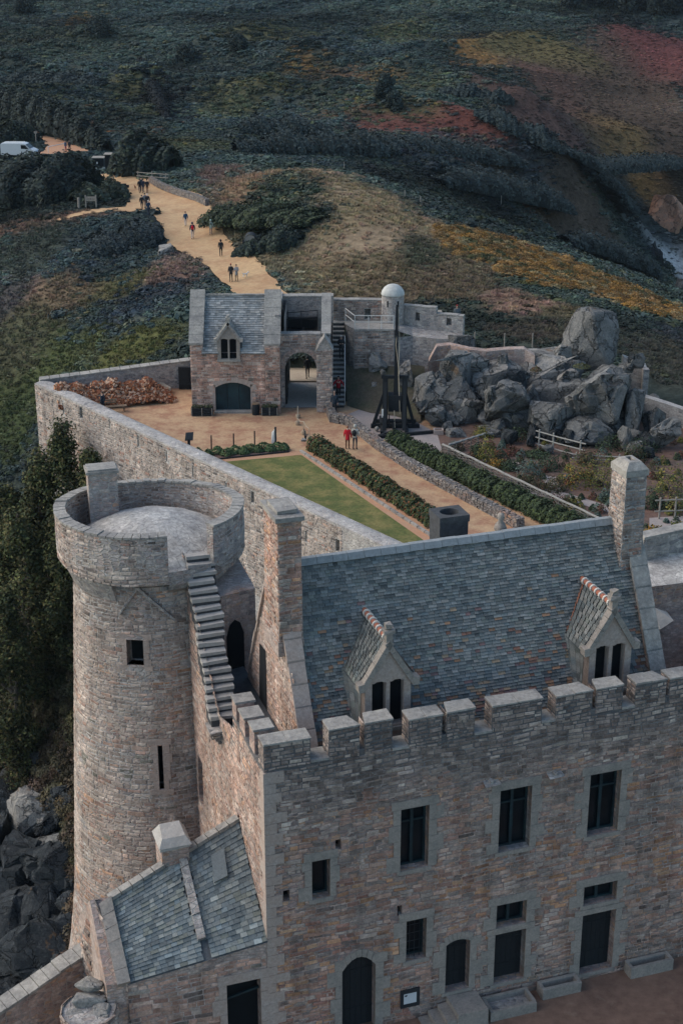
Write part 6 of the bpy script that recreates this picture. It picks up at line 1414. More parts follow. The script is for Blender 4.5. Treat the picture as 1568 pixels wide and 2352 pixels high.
sheet('lodging_court', [P(-8, -9, 0), P(26, -9, 0), P(26, .4, 0), P(0, .4, 0), P(-8, .4, 0)], 'court_earth', 1.6)

# ================================================================ ROCKS
def boulder_mesh(name, sx, sy, sz, seed, mat, npts=15, sub_=2, rough=.05, parent=None, at=(0, 0, 0), rot=0.0, boxy=.68):
    r = random.Random(seed); bm = bmesh.new()
    for _ in range(npts):
        d = Vector((r.gauss(0, 1), r.gauss(0, 1), r.gauss(0, 1))).normalized(); m_ = max(abs(d.x), abs(d.y), abs(d.z)); k = (1 - boxy) + boxy / m_ * .82
        bm.verts.new(d * k * r.uniform(.86, 1.06))
    res = bmesh.ops.convex_hull(bm, input=bm.verts)
    bmesh.ops.delete(bm, geom=[g for g in res.get('geom_interior', []) if isinstance(g, bmesh.types.BMVert)], context='VERTS')
    bmesh.ops.bevel(bm, geom=bm.edges[:], offset=.045, segments=1, affect='EDGES', profile=.6)
    bmesh.ops.triangulate(bm, faces=bm.faces[:]); bmesh.ops.subdivide_edges(bm, edges=bm.edges[:], cuts=sub_, use_grid_fill=True)
    c, s = math.cos(rot), math.sin(rot); off = Vector((r.uniform(0, 99), r.uniform(0, 99), r.uniform(0, 99)))
    for v in bm.verts:
        p = v.co; n_ = mnoise.noise(p * 2.3 + off) * rough * 1.4 + mnoise.noise(p * 6 + off) * rough + mnoise.noise(p * 14 + off) * rough * .45
        crk = abs(mnoise.noise(Vector((p.x * 1.6, p.y * 1.6, p.z * .8)) + off * 1.7)); n_ -= max(0, .09 - crk) * 2.6 * (1 if rough > .03 else .3)
        q = p * (1 + n_); q = Vector((q.x * sx, q.y * sy, q.z * sz)); v.co = Vector((q.x * c - q.y * s + at[0], q.x * s + q.y * c + at[1], q.z + at[2]))
    me = bpy.data.meshes.new(name)
    if parent: bmesh.ops.translate(bm, verts=bm.verts, vec=-Vector(parent['_o']))
    bm.to_mesh(me); bm.free(); me.materials.append(M[mat])
    o = bpy.data.objects.new(name, me); col.objects.link(o)
    if parent: o.parent = parent['_e']
    return o
def px_rock(x0, x1, y0, y1, Y, mat, seed, parent=None, name='boulder', deep=1.0, **k):
    a, b = D((x0 + x1) / 2, y0, Y), D((x0 + x1) / 2, y1, Y); wd = (x1 - x0) / FPX * np.linalg.norm(a - CAMP) / 2; hz = (a[2] - b[2]) / 2
    c = (a + b) / 2; dp = max(wd, hz) * deep
    return boulder_mesh(name, wd * 1.06, dp, hz * 1.06, seed, mat, parent=parent, at=(c[0], Y + dp * .6, c[2]), **k)
oc = thing('rock_outcrop', (12, 104, 0), 'massive grey granite outcrop of cracked boulders along the garden edge', 'rocks')
OCB = [(1312, 1445, 850, 985, 103.4, 'rock', 1.0), (1225, 1322, 915, 990, 102.6, 'rock', 1.0), (1092, 1165, 828, 900, 104.3, 'rock_pale', 1.0), (1120, 1216, 868, 975, 102.8, 'rock', .9), (1204, 1296, 868, 932, 103.8, 'rock', 1.0),
       (1184, 1294, 816, 880, 105.6, 'rock_pale', 1.0), (1275, 1330, 846, 890, 104.5, 'rock_pale', 1.0), (1440, 1490, 890, 988, 102.8, 'rock', .8), (1416, 1455, 934, 984, 101.7, 'rock', .8), (1422, 1455, 978, 1042, 101.2, 'rock', .8),
       (1300, 1402, 972, 1030, 101.8, 'rock', .8), (958, 1030, 855, 932, 103.4, 'rock', 1.0), (1018, 1098, 815, 925, 104.0, 'rock', 1.0), (978, 1030, 922, 965, 102.4, 'rock', .9), (1022, 1060, 930, 962, 102.2, 'rock', .9),
       (1034, 1085, 760, 810, 109.0, 'rock', 1.0), (920, 958, 828, 902, 107.0, 'rock_pale', .9), (948, 978, 884, 915, 104.5, 'rock', .9), (1054, 1110, 905, 960, 103.2, 'rock', .9), (1090, 1135, 880, 940, 103.6, 'rock', .9),
       (1170, 1240, 950, 1000, 102.2, 'rock', .9), (1390, 1440, 960, 1010, 102.0, 'rock', .9), (1240, 1310, 975, 1020, 102.6, 'rock_dark', .9), (1480, 1530, 930, 1010, 102.2, 'rock', .8), (1500, 1560, 960, 1040, 101.2, 'rock', .8),
       (1150, 1230, 915, 970, 103.4, 'rock', 1.0), (1140, 1210, 826, 866, 105.2, 'rock_pale', 1.0), (1290, 1345, 830, 868, 105.6, 'rock', .9), (1060, 1120, 815, 860, 105.0, 'rock', 1.0), (1350, 1420, 838, 880, 105.2, 'rock', .9), (1100, 1150, 940, 985, 102.4, 'rock', .9), (1195, 1250, 880, 960, 103.0, 'rock', .8), (1440, 1475, 985, 1030, 101.6, 'rock', .8)]
for i, (x0, x1, y0, y1, Y, m, dp) in enumerate(OCB):
    sc_ = lambda y: (830 + (y - 830) * 1.17 if y > 830 and y1 < 992 and y0 < 935 else y); y0, y1 = (lambda a, b: (a, b))(sc_(y0), sc_(y1)); gx, gy = (x1 - x0) * .17, (y1 - y0) * .09; px_rock(x0 - gx, x1 + gx, y0 - gy * .3, y1 + gy * 1.2, min(Y, G(x0, y1, 0)[1] + .4), m, 100 + i, oc, deep=dp, boxy=.84)
ro = random.Random(12)
for i in range(84):
    px = ro.uniform(960, 1500); top = 850 + 30 * math.sin(px * .02); bot = 965 + min(75, max(0, (px - 1040) * .35)); py = ro.uniform(top, bot); w_ = ro.uniform(18, 50); f = (py - top) / (bot - top); px_rock(px - w_ / 2, px + w_ / 2, py - w_ * ro.uniform(.35, .7), py + w_ * .5, min(105.2 - 3.0 * f, G(px, py + w_ * .45, 0)[1] + .2), ro.choice(('rock', 'rock', 'rock_dark', 'rock_pale')) if f < .6 else ro.choice(('rock', 'rock_dark')), 500 + i, oc)
for i, (x0, x1, y0) in enumerate(((960, 1120, 856), (1080, 1260, 850), (1200, 1400, 866), (1360, 1500, 890))): px_rock(x0, x1, y0, 1025, 102.6, 'rock_dark' if i % 2 else 'rock', 77 + i, oc, deep=.35, boxy=.9)
def loose(x0, x1, y0, y1, Y, mat, seed, label, name='boulder', **k): return tag(px_rock(x0, x1, y0, y1, Y, mat, seed, None, name, **k), label, 'rock')
loose(1280, 1434, 704, 866, 107.2, 'rock', 205, 'tall standing grey crag with a blunt top towering over the other rocks', 'standing_crag', deep=.75, boxy=.72, rough=.028)
loose(1268, 1318, 790, 845, 106.8, 'rock_pale', 206, 'small broken pale rock at the left foot of the tall standing crag')
loose(1018, 1080, 985, 1017, 99.2, 'rock', 207, 'rounded grey boulder lying left of the wattle fence end')
loose(1010, 1046, 971, 995, 100.6, 'rock', 208, 'low dark rock beside the small stone planter')
loose(1093, 1160, 983, 1024, 99.4, 'rock', 209, 'broad split boulder behind the dark hurdle in the garden')
loose(1508, 1580, 1012, 1060, 98.6, 'rock', 210, 'large square boulder at the right edge of the garden')
loose(1502, 1562, 1058, 1094, 97.0, 'rock', 211, 'lower boulder under the square boulder at the right edge')
loose(842, 894, 806, 866, 109.3, 'rock_pale', 212, 'pale rock set into the foot of the terrace wall')
loose(843, 878, 880, 916, 107.6, 'rock_pale', 213, 'small pale boulder behind the trebuchet on the grass')
loose(358, 400, 560, 612, 160, 'rock_pale', 214, 'pale rock jutting from the bank left of the sandy path')
loose(1484, 1600, 436, 602, 322, 'rock_red', 215, 'reddish sea cliff above the pebble cove', 'sea_cliff', deep=.8, boxy=.3)
loose(1490, 1530, 560, 650, 300, 'rock_dark', 216, 'dark rocky foot of the sea cliff beside the cove', 'sea_rock', boxy=.3)
loose(1545, 1600, 640, 730, 240, 'rock_dark', 217, 'dark sea rock at the right edge under the orange bracken', 'sea_rock', boxy=.3)
for i, (x, y, z, s) in enumerate(((-5.35, .0, 4.78, .62), (-5.75, -.15, 4.62, .4), (-4.95, -.25, 4.66, .4), (-5.2, .6, 5.0, .5))): c_ = P(x, y, z); boulder_mesh('cap_stone', s, s * .9, s * .42, 610 + i, 'rock_pale', at=c_, parent=bt, rough=.04)
srcs = [boulder_mesh('cliff_boulder', 1, 1, 1, 300 + i, m, sub_=2, rough=.06) for i, m in enumerate(('rock_dark', 'rock_dark', 'rock', 'rock_dark', 'rock_pale'))]
rr = random.Random(5); first = set()
for i in range(150):
    px, py = rr.uniform(-30, 185), rr.uniform(1730, 2300); p = T(px, py, 40, 160); s = rr.choice((.3, .4, .55, .7, .9, 1.2)) * rr.uniform(.8, 1.2); k = rr.choice((0, 1, 1, 3, 3, 0, 0, 3, 2, 4)) if py < 1930 else rr.choice((0, 1, 3))
    o = srcs[k] if k not in first else srcs[k].copy()
    if k in first: col.objects.link(o)
    first.add(k); o.location = (p[0], p[1], p[2] + s * .2); o.rotation_euler = (rr.uniform(-.4, .4), rr.uniform(-.4, .4), rr.uniform(0, 6)); o.scale = (s * rr.uniform(.8, 1.5), s, s * rr.uniform(.6, 1.0))
    tag(o, 'dark jagged boulder heaped on the cliff foot below the round tower', 'rock', 'boulders heaped at the cliff foot')
for i, o in enumerate(srcs):
    if i not in first: bpy.data.objects.remove(o)
px_ = [(70, 1930, 3.2, 'rock_pale'), (120, 1960, 1.6, 'rock'), (30, 2080, 2.6, 'rock_dark'), (110, 2120, 2.6, 'rock_dark'), (60, 2230, 2.6, 'rock_dark'), (10, 1990, 3.4, 'rock_dark'), (140, 2040, 3.0, 'rock_dark'), (70, 2020, 2.6, 'rock_dark'), (10, 2170, 3.2, 'rock_dark'), (120, 2220, 3.0, 'rock_dark'), (20, 1850, 2.4, 'rock_dark'), (130, 1860, 2.2, 'rock_dark')]
for i, (px, py, s, m) in enumerate(px_):
    p = T(px, py, 40, 160); o = boulder_mesh('crag', s, s * .9, s * .8, 340 + i, m, at=(p[0], p[1] + s * .4, p[2] + s * .2), rough=.07)
    tag(o, ['big pale craggy rock above the dark ravine left of the tower', 'pointed grey rock just left of the tower wall', 'dark crag at the left edge halfway down the ravine', 'dark crag close against the tower in the ravine', 'dark crag at the bottom of the ravine', 'dark crag at the left edge just below the big pale rock', 'large dark crag hugging the tower below the pointed grey rock', 'dark crag right under the big pale craggy rock', 'dark crag low at the left edge of the ravine', 'dark crag at the tower foot near the low wall', 'dark crag under the brambles at the left edge', 'dark crag under the brambles beside the tower'][i], 'rock')

# ================================================================ HEDGES, WALLS AND FENCES OF THE GARDEN
def leafmass(mb, pts, n, leaf, cols, up=.3, r=random):
    """pts: function returning (point, outward normal) for a random leaf"""
    for i in range(n):
        c, d = pts(); c = Vector(c); nrm = (Vector(d) + Vector((r.gauss(0, .5), r.gauss(0, .5), r.gauss(up, .5)))).normalized(); a = nrm.orthogonal().normalized(); b = nrm.cross(a); th = r.uniform(0, 6.28)
        a, b = a * math.cos(th) + b * math.sin(th), b * math.cos(th) - a * math.sin(th); s = leaf * r.uniform(.6, 1.4); cc = r.choice(cols); sh = r.uniform(.65, 1.35)
        mb.poly([c - a * s, c + b * s * .62, c + a * s, c - b * s * .62], tuple(x * sh for x in cc))
HG = [(.040, .058, .026), (.05, .07, .03), (.032, .048, .028), (.06, .078, .028), (.045, .06, .035)]
HR = HG + [(.12, .05, .025), (.09, .075, .025)]
def hedge(a, b, wd, h, label, cols, n=9000, leaf=.085):
    a, b = np.array(a, float), np.array(b, float); L_ = np.linalg.norm(b - a); d = (b - a) / L_; nn = np.array([-d[1], d[0], 0]); root = thing('hedge', (a + b) / 2, label, 'hedge')
    lump = lambda t, s: 1 + .08 * math.sin(t * 2.1 + s) + .07 * math.sin(t * 5.3 + 2 * s) + .07 * math.sin(t * 11 + s)
    mb = MB(); seg = 40; V = []
    for k in range(seg + 1):
        t = L_ * k / seg
        for i in range(7):
            q = math.pi * i / 6; V.append(a + d * t + nn * (math.cos(q) * wd * .40 * lump(t, 0)) + ZV * (math.sin(q) ** .7 * h * .82 * lump(t, 1)))
    mb.mesh(V, [(k * 7 + i, (k + 1) * 7 + i, (k + 1) * 7 + i + 1, k * 7 + i + 1) for k in range(seg) for i in range(6)], (.018, .026, .014))
    def pt():
        t = random.uniform(-.1, L_ + .1); q = random.uniform(0, math.pi); r_ = random.uniform(.86, 1.08)
        return a + d * t + nn * (math.cos(q) * wd / 2 * lump(t, 0) * r_) + ZV * (math.sin(q) ** .7 * h * lump(t, 1) * r_), d * 0 + nn * math.cos(q) + ZV * math.sin(q)
    leafmass(mb, pt, n, leaf, cols); mb.build('foliage', 'leaves', root)
hedge(G(724, 1030), G(1006, 1210), 1.3, .85, 'clipped green hedge with red tinged leaves beside the lawn path', HR)
hedge(G(905, 1025), G(1320, 1222), 1.65, .95, 'long dark green hedge between the gravel path and the wattle fence', HG, 12000)
hb = MB(); a, b = G(690, 1038), G(1010, 1246)
def stones_run(mb, pts, wd, h, seed, s=.34):
    r = random.Random(seed)
    for p, q in zip(pts, pts[1:]):
        p, q = np.array(p, float), np.array(q, float); L_ = np.linalg.norm(q - p); d = (q - p) / L_; nn = np.array([-d[1], d[0], 0]); t = 0
        while t < L_:
            w_ = s * r.uniform(.7, 1.4); z = 0; c = p + d * (t + w_ / 2)
            while z < h:
                hh = min(h - z + .04, s * r.uniform(.45, .75))
                for sd in (-1, 1):
                    o = c + nn * sd * wd * .25 + d * r.uniform(-.06, .06); e_ = r.uniform(.9, 1.12); b_ = [o + d * (i * w_ / 2 * e_) + nn * (j * wd * .27) + ZV * (z + r.uniform(-.02, .02)) for i, j in ((-1, -1), (1, -1), (1, 1), (-1, 1))]
                    m_ = np.mean(b_, 0); t_ = [m_ + (x - m_) * r.uniform(.72, .95) + ZV * (hh - .02 + r.uniform(-.03, .03)) for x in b_]; mb.hexa(b_, t_)
                z += hh
            t += w_
mb = MB(); n_ = 22
for k in range(n_):
    p, q = a + (b - a) * (k / n_ + .002), a + (b - a) * ((k + 1) / n_ - .002); mb.beam(p + ZV * .07, q + ZV * .07, .16, .18)
tag(mb.build('kerb', 'coping'), 'low stone kerb between the orange path and the hedge by the lawn', 'kerb')
mb = MB(); stones_run(mb, [G(757, 948), G(765, 968), G(800, 975), G(838, 1005), G(872, 1032), G(950, 1082), G(1060, 1142), G(1190, 1212)], .55, .62, 3)
tag(mb.build('rubble_wall', 'dry_stone', fix=True), 'low dry stone wall of rounded stones holding up the long dark hedge', 'wall')

for px, py, Y, wd, cols_, lab in ((1335, 842, 104.6, 1.3, [(.06, .075, .03), (.08, .075, .035)], 'green tuft of plants growing on the ledge below the standing crag'), (1408, 876, 104.2, 1.2, [(.20, .085, .04), (.10, .08, .04)], 'rusty tuft on the rocks right of the standing crag'), (1230, 850, 104.6, .9, [(.065, .07, .035), (.12, .07, .045)], 'small tuft in a crack on top of the middle crag'), (1385, 935, 101.2, .9, [(.05, .065, .03)], 'dark green tuft in the cleft beside the big right boulder')):
    p = D(px, py, Y - 1.0); t = thing('crevice_plant', p, lab, 'plant'); mb = MB()
    def pt(): q, r_ = random.uniform(0, 6.28), random.random() ** .5; return p + np.array([math.cos(q) * r_ * wd / 2, math.sin(q) * r_ * wd / 2, .3 * (1 - r_) * random.uniform(.3, 1.2)]), np.array([math.cos(q) * r_, math.sin(q) * r_, .7])
    leafmass(mb, pt, 500, .05, cols_); mb.build('leaves', 'leaves', t)
def wattle(a, b, h, label, n_post, strands, mat='wicker', name='wattle_fence', rad=.028):
    a, b = np.array(a, float), np.array(b, float); L_ = np.linalg.norm(b - a); d = (b - a) / L_; nn = np.array([-d[1], d[0], 0]); root = thing(name, (a + b) / 2, label, 'fence')
    for k in range(n_post): mb = MB(); p = a + d * L_ * k / (n_post - 1); mb.tube([p - ZV * .1, p + ZV * (h + random.uniform(.02, .08))], .04, 6); mb.build('post', 'grey_wood', root)
    mb = MB(); m_ = (n_post - 1) * 4
    for s in range(strands):
        z = h * (s + .5) / strands; ph = s % 2
        pts = [a + d * (L_ * k / m_) + nn * (.06 * math.sin(math.pi * (k / 4 + .5 + ph))) + ZV * (z + .025 * math.sin(k * 1.3 + s * 2.1)) for k in range(m_ + 1)]
        mb.tube(pts, rad, 5)
    mb.build('weave', mat, root)
    mb = MB(); pts = [a + d * (L_ * k / 20) + ZV * (h + .02 * math.sin(k * 2)) for k in range(21)]; mb.tube(pts, .045, 6); mb.tube([p + nn * .06 + ZV * .02 for p in pts], .04, 6); mb.build('top_rail', 'wicker_rail', root)
wattle(G(1014, 1046), G(1400, 1232), .78, 'long grey woven wattle fence along the kitchen garden', 26, 8, rad=.024)
wattle(G(1030, 1042), G(1113, 1016), .62, 'short dark woven hurdle at the corner of the kitchen garden', 6, 5, 'dark_wood', 'hurdle', .022)
def rails(P_, hts, label, name='rail_fence', mat='grey_wood', drop=0.0):
    root = thing(name, np.mean(P_, 0), label, 'fence')
    for p in P_: mb = MB(); p = np.array(p); mb.tube([p - ZV * .1, p + ZV * (max(hts) + .15)], .06, 6); mb.build('post', mat, root)
    for h in hts: mb = MB(); p, q = np.array(P_[0]), np.array(P_[-1]); d = (q - p) / np.linalg.norm(q - p); mb.tube([p - d * .3 + ZV * h, (p + q) / 2 + ZV * (h - .03), q + d * .4 + ZV * h], .045, 6); mb.build('rail', mat, root)
rails([G(1236, 1032), G(1268, 1040), G(1330, 1058)], (.35, .8, 1.25), 'pale pole fence with three rails below the crags', mat='wicker_rail')
rails([G(1322, 1060), G(1350, 1062), G(1420, 1066)], (.25, .5), 'low pale pole rail running right from the three rail fence', mat='wicker_rail')
rails([G(1512, 1192), G(1548, 1190), G(1600, 1187)], (.5, 1.2), 'rough pole trellis around the plants at the right edge')
# plants of the kitchen garden
def plant(px, py, wd, h, cols, label, name='garden_shrub', cat='shrub', n=900, leaf=.06, base=0.0, spike=False):
    p = G(px, py, base); root = thing(name, p, label, cat); mb = MB()
    def pt():
        q = random.uniform(0, 6.28); f = random.random(); ph = math.acos(random.uniform(-.1, 1)); rr_ = random.uniform(.55, 1.05); 
        d = np.array([math.cos(q) * math.sin(ph), math.sin(q) * math.sin(ph), math.cos(ph)]); l = 1 + .25 * math.sin(q * 3 + px) * math.sin(ph * 4 + py)
        return p + np.array([d[0] * wd / 2, d[1] * wd / 2, d[2] * h]) * rr_ * l + ZV * .05, d
    leafmass(mb, pt, n, leaf, cols); mb.build('foliage', 'leaves', root)
    mb = MB()
    for k in range(5): q = random.uniform(0, 6.28); mb.tube([p, p + np.array([math.cos(q) * wd * .25, math.sin(q) * wd * .25, h * random.uniform(.6, .95)])], .014, 4)
    mb.build('stem', 'bark', root)
YG = [(.15, .14, .035), (.10, .11, .03), (.19, .15, .04), (.07, .085, .03)]; DG = [(.035, .055, .03), (.05, .07, .035), (.028, .042, .03)]; BG = [(.075, .11, .095), (.06, .09, .075), (.09, .12, .10)]
OG = [(.25, .12, .02), (.2, .13, .03), (.07, .08, .03)]; BR = [(.09, .06, .035), (.06, .055, .03), (.05, .06, .03)]; RD = [(.16, .06, .04), (.11, .05, .04), (.06, .06, .03)]
for a in [(1117, 1058, 1.4, 1.6, YG, 'feathery yellow green plant by the dark hurdle'), (1095, 1050, 1.0, .9, DG, 'dark green shrub behind the dark hurdle'), (1138, 1072, 1.2, .5, OG, 'low plant with orange flowers inside the wattle fence'), (1168, 1078, 1.3, .6, DG, 'low round dark herb between the garden paths'), (1215, 1092, 2.0, 1.0, BG, 'blue green leafy shrub in the middle of the garden'),
          (1260, 1075, 1.9, 1.0, DG, 'dark leafy shrub under the pole fence'), (1215, 1120, 2.4, .9, BR, 'brown green shrub in front of the blue green shrub'), (1270, 1125, 1.8, .8, BR, 'brown tuft beside the fork of the garden path'), (1325, 1115, 2.2, 1.8, YG + OG, 'tall yellowing plant with orange blooms left of the right chimney'), (1380, 1118, 2.2, 2.0, YG, 'tall yellowing plant just behind the right chimney'),
          (1165, 1040, 2.2, .35, RD, 'patch of low red ground plants below the crags'), (1230, 1048, 1.6, .4, DG, 'small green plant beside the rail fence'), (1285, 1158, 2.6, .3, RD, 'red leaved bed beside the lower garden path'), (1300, 1195, 2.2, .6, DG + YG, 'leafy vegetables inside the lower wattle fence'), (1352, 1205, 1.6, .6, BG, 'grey green cabbages near the lower end of the wattle fence'), (1390, 1150, 1.0, .6, BG, 'large grey leaved plant left of the right chimney'),
          (1540, 1128, 2.8, 1.9, YG, 'tall yellow green vine on the trellis at the right edge'), (1500, 1165, 1.6, 1.2, DG, 'dark bush left of the pole trellis'), (1550, 1175, 1.8, 1.2, DG + YG, 'green bush inside the pole trellis'), (1500, 1228, 1.4, .5, OG, 'small yellow flowers above the right parapet'), (1555, 1222, 1.2, .5, YG, 'small yellow green plant at the right edge above the parapet'), (1455, 1060, 2.0, 1.4, DG + BR, 'dark shrub at the foot of the crags behind the right chimney'), (1345, 1065, 1.4, 1.0, BR, 'brown shrub under the large crag'), (1190, 1005, 2.2, .7, DG, 'dark shrub against the foot of the crags above the red patch'), (1300, 1012, 2.4, .6, DG + BR, 'dark creeping shrub under the middle crag behind the rail fence'), (1400, 1030, 2.4, 1.0, DG, 'dark shrub at the foot of the tall split pillar rock'), (1475, 1035, 2.4, 1.0, DG, 'dark shrub left of the square boulder'), (1110, 1000, 1.6, .6, YG, 'yellowish tuft at the foot of the crags left of the split boulder')]:
    plant(*a)
rv = random.Random(21)
for i in range(150):
    px, py = rv.uniform(1040, 1568), rv.uniform(1015, 1225)
    if (py - 1040) < (px - 1014) * .47 - 0 or True:
        g = G(px, py)
        if (g[0] - 6.7) * (83.1 - 96.1) - (g[1] - 96.1) * (14.8 - 6.7) > -6: continue
        w_ = rv.uniform(.35, .9); c = thing('herb', g, 'small leafy herb growing among the beds of the kitchen garden', 'plant', 'herbs in the kitchen garden'); mb = MB(); cs = rv.choice((DG, DG, YG, BR, BG, RD))
        def pt():
            q = random.uniform(0, 6.28); r_ = random.random() ** .5; return g + np.array([math.cos(q) * r_ * w_ / 2, math.sin(q) * r_ * w_ / 2, .05 + w_ * .7 * (1 - r_ * r_) * random.uniform(.6, 1.1)]), np.array([math.cos(q) * r_, math.sin(q) * r_, .8])
        leafmass(mb, pt, 170, .06, cs); mb.build('leaves', 'leaves', c)
for i, (px, py, w_) in enumerate([(455, 1046, .9), (478, 1048, .7), (500, 1042, .9), (522, 1046, 1.0), (540, 1040, 1.1), (560, 1042, .9), (575, 1036, 1.1), (592, 1038, .8), (606, 1032, 1.1), (622, 1036, .9), (638, 1032, 1.1), (652, 1034, .8)]):
    c = thing('cabbage', G(px, py), 'leafy green vegetable in the strip bed above the lawn', 'plant', 'vegetables in the strip bed'); mb = MB(); p = G(px, py)
    def pt():
        q = random.uniform(0, 6.28); r_ = random.random() ** .5; return p + np.array([math.cos(q) * r_ * w_ / 2, math.sin(q) * r_ * w_ / 2, .12 + .38 * (1 - r_ * r_) * random.uniform(.7, 1.1)]), np.array([math.cos(q) * r_, math.sin(q) * r_, .8])
    leafmass(mb, pt, 260, .085, [(.05, .085, .035), (.07, .105, .045), (.04, .065, .03), (.10, .13, .06)]); mb.build('leaves', 'leaves', c)
sheet('strip_bed', gp([(446, 1050), (440, 1043), (658, 1028), (664, 1037), (500, 1054)]), 'soil', .05)
mb = MB(); q = gp([(500, 1056), (664, 1039)]); mb.beam(q[0] + ZV * .04, q[1] + ZV * .04, .08, .12); tag(mb.build('edging_board', 'dark_wood'), 'dark board edging the strip bed above the lawn', 'edging')

# ================================================================ PROPS IN THE COURT
def at_(name, px, py, label, cat, group=None, z=0.0): return thing(name, G(px, py, z), label, cat, group), G(px, py, z)
t, p = at_('info_stand', 435, 1036, 'black slanted information panel on a post at the left end of the bed', 'sign'); mb = MB(); mb.box(-.09, .09, -.07, .07, 0, .85, lambda x, y, z: p + (x, y, z)); mb.build('post', 'dark_wood', t)
mb = MB(); mb.hexa([p + (-.27, -.02, .72), p + (.27, -.02, .76), p + (.27, .10, .80), p + (-.27, .10, .76)], [p + (-.22, .25, 1.22), p + (.30, .25, 1.26), p + (.30, .32, 1.24), p + (-.22, .32, 1.20)]); mb.build('panel', 'iron', t, fix=True)
for i, (px, py, h) in enumerate(((486, 1034, 1.05), (537, 1032, 1.12), (585, 1026, 1.12))):
    p = G(px, py); mb = MB(); mb.tube([p, p + (.01, 0, h)], [.05, .045], 7); tag(mb.build('bed_post', 'dark_wood'), ['slim dark wooden stake nearest the black panel in the strip bed', 'middle slim dark stake in the strip bed', 'slim dark stake in the strip bed nearest the gate'][i], 'post')
t, p = at_('sign_post', 633, 1021, 'thick dark post with a pale sheet at the right end of the bed', 'post'); mb = MB(); mb.tube([p, p + (0, 0, 1.25)], .07, 8); mb.build('post', 'door_wood', t); mb = MB()
mb.hexa([p + (-.3, -.1, .15), p + (-.06, -.12, .05), p + (-.06, .0, .05), p + (-.3, .02, .15)], [p + (-.26, .0, .85), p + (-.06, -.06, 1.1), p + (-.06, .02, 1.1), p + (-.26, .05, .85)]); mb.build('sheet', 'white_rail', t)
pp = [(684, 960, .9), (683, 976, .5), (697, 998, .95), (710, 1011, .85)]; tops = []
for i, (px, py, h) in enumerate(pp):
    t, p = at_('rope_post', px, py, ['rope post with a wicker foot nearest the gateway', 'short rope post with a square wooden foot', 'tall rope post with a basket foot in front of the hedge end', 'rope post standing against the hedge end'][i], 'post'); mb = MB(); mb.tube([p, p + (0, 0, h)], .03, 6); mb.build('pole', 'plank_wood', t); tops.append(p + (0, 0, h))
    mb = MB(); mb.lathe(p, [(0, .28), (.16, .28), (.19, .14), (.17, 0)], 10); mb.build('foot', 'sacking', t)
mb = MB()
for a, b in zip(tops, tops[1:]): mb.tube([a, (a + b) / 2 - ZV * .12, b], .018, 5)
tag(mb.build('barrier_rope', 'rope'), 'slack pale rope strung along the posts in front of the gateway', 'rope')
t, p = at_('spade', 701, 1010, 'grey iron spade leaning beside the stone at the hedge end', 'tool'); mb = MB(); mb.tube([p + (.05, 0, .1), p + (-.08, .1, .75)], .03, 6); mb.build('handle', 'door_wood', t); mb = MB(); mb.box(-.1, .12, -.03, .03, .02, .3, lambda x, y, z: p + (x + .04, y, z)); mb.build('blade', 'iron', t)
loose(690, 705, 1006, 1016, 97.6, 'rock_pale', 220, 'small pale stone under the leaning spade', 'stone')
for i, (x0, x1, y, lab) in enumerate(((-10.75, -9.2, 104.25, 'dark slatted planter box left of the blue arched door'), (-5.75, -4.55, 104.35, 'dark slatted planter box right of the blue arched door'))):
    t = thing('planter_box', ((x0 + x1) / 2, y, 0), lab, 'planter'); mb = MB()
    for z in (.05, .24, .43): mb.box(x0, x1, y - .3, y + .3, z, z + .165)
    mb.build('box', 'dark_wood', t); mb = MB()
    for k in range(3): xx = x0 + .03 + (x1 - x0 - .1) * k / 2; mb.box(xx, xx + .05, y - .32, y - .302, .03, .62)
    mb.build('strap', 'grey_wood', t); mb = MB()
    leafmass(mb, lambda: ((random.uniform(x0 + .05, x1 - .05), random.uniform(y - .25, y + .25), .6 + random.uniform(0, .16)), (0, -.3, 1)), 420, .05, DG + BR); mb.build('plants', 'leaves', t)
t = thing('barrel', (-6.15, 104.4, 0), 'dark wooden barrel with a brown lid beside the right planter box', 'barrel'); mb = MB(); mb.lathe((-6.15, 104.4, 0), [(.24, .8), (.29, .45), (.25, 0)], 16); mb.build('body', 'dark_wood', t, smooth=True); mb = MB(); mb.lathe((-6.15, 104.4, 0), [(0, .86), (.26, .86), (.26, .8)], 16); mb.build('lid', 'bench_wood', t)
# bench by the woodpile
t, p = at_('bench', 262, 946, 'brown wooden garden bench in front of the woodpile', 'bench'); Fbn = lambda x, y, z: p + np.array([x * .97 - y * .22, x * .22 + y * .97, z])
mb = MB(); [mb.box(-1.0, .95, -.22 + k * .15, -.10 + k * .15, .42, .46, Fbn) for k in range(3)]; mb.build('seat', 'bench_wood', t); mb = MB(); [mb.box(-1.0, .2, .22, .26, z, z + .12, Fbn) for z in (.6, .78)]; mb.build('backrest', 'bench_wood', t)
for x in (-.8, .75):
    mb = MB(); mb.beam(Fbn(x, -.2, 0), Fbn(x, -.15, .42), .07); mb.beam(Fbn(x, .2, 0), Fbn(x, .22, .42), .07); mb.beam(Fbn(x, -.2, .12), Fbn(x, .2, .12), .05); mb.build('leg', 'bench_wood', t)
# overturned trough of grey boards
a, b = G(344, 884), G(393, 903); mb = MB(); a = a + ZV * .5
mb.hexa([a + (0, -.25, -.28), b + (0, -.25, .02), b + (0, .3, .02), a + (0, .3, -.28)], [a + (.02, -.2, .2), b + (.0, -.2, .42), b + (0, .1, .45), a + (0, .1, .25)]); t_ = mb.build('feed_trough', 'grey_wood', fix=True); tag(t_, 'tilted grey board trough leaning at the right end of the woodpile', 'trough')
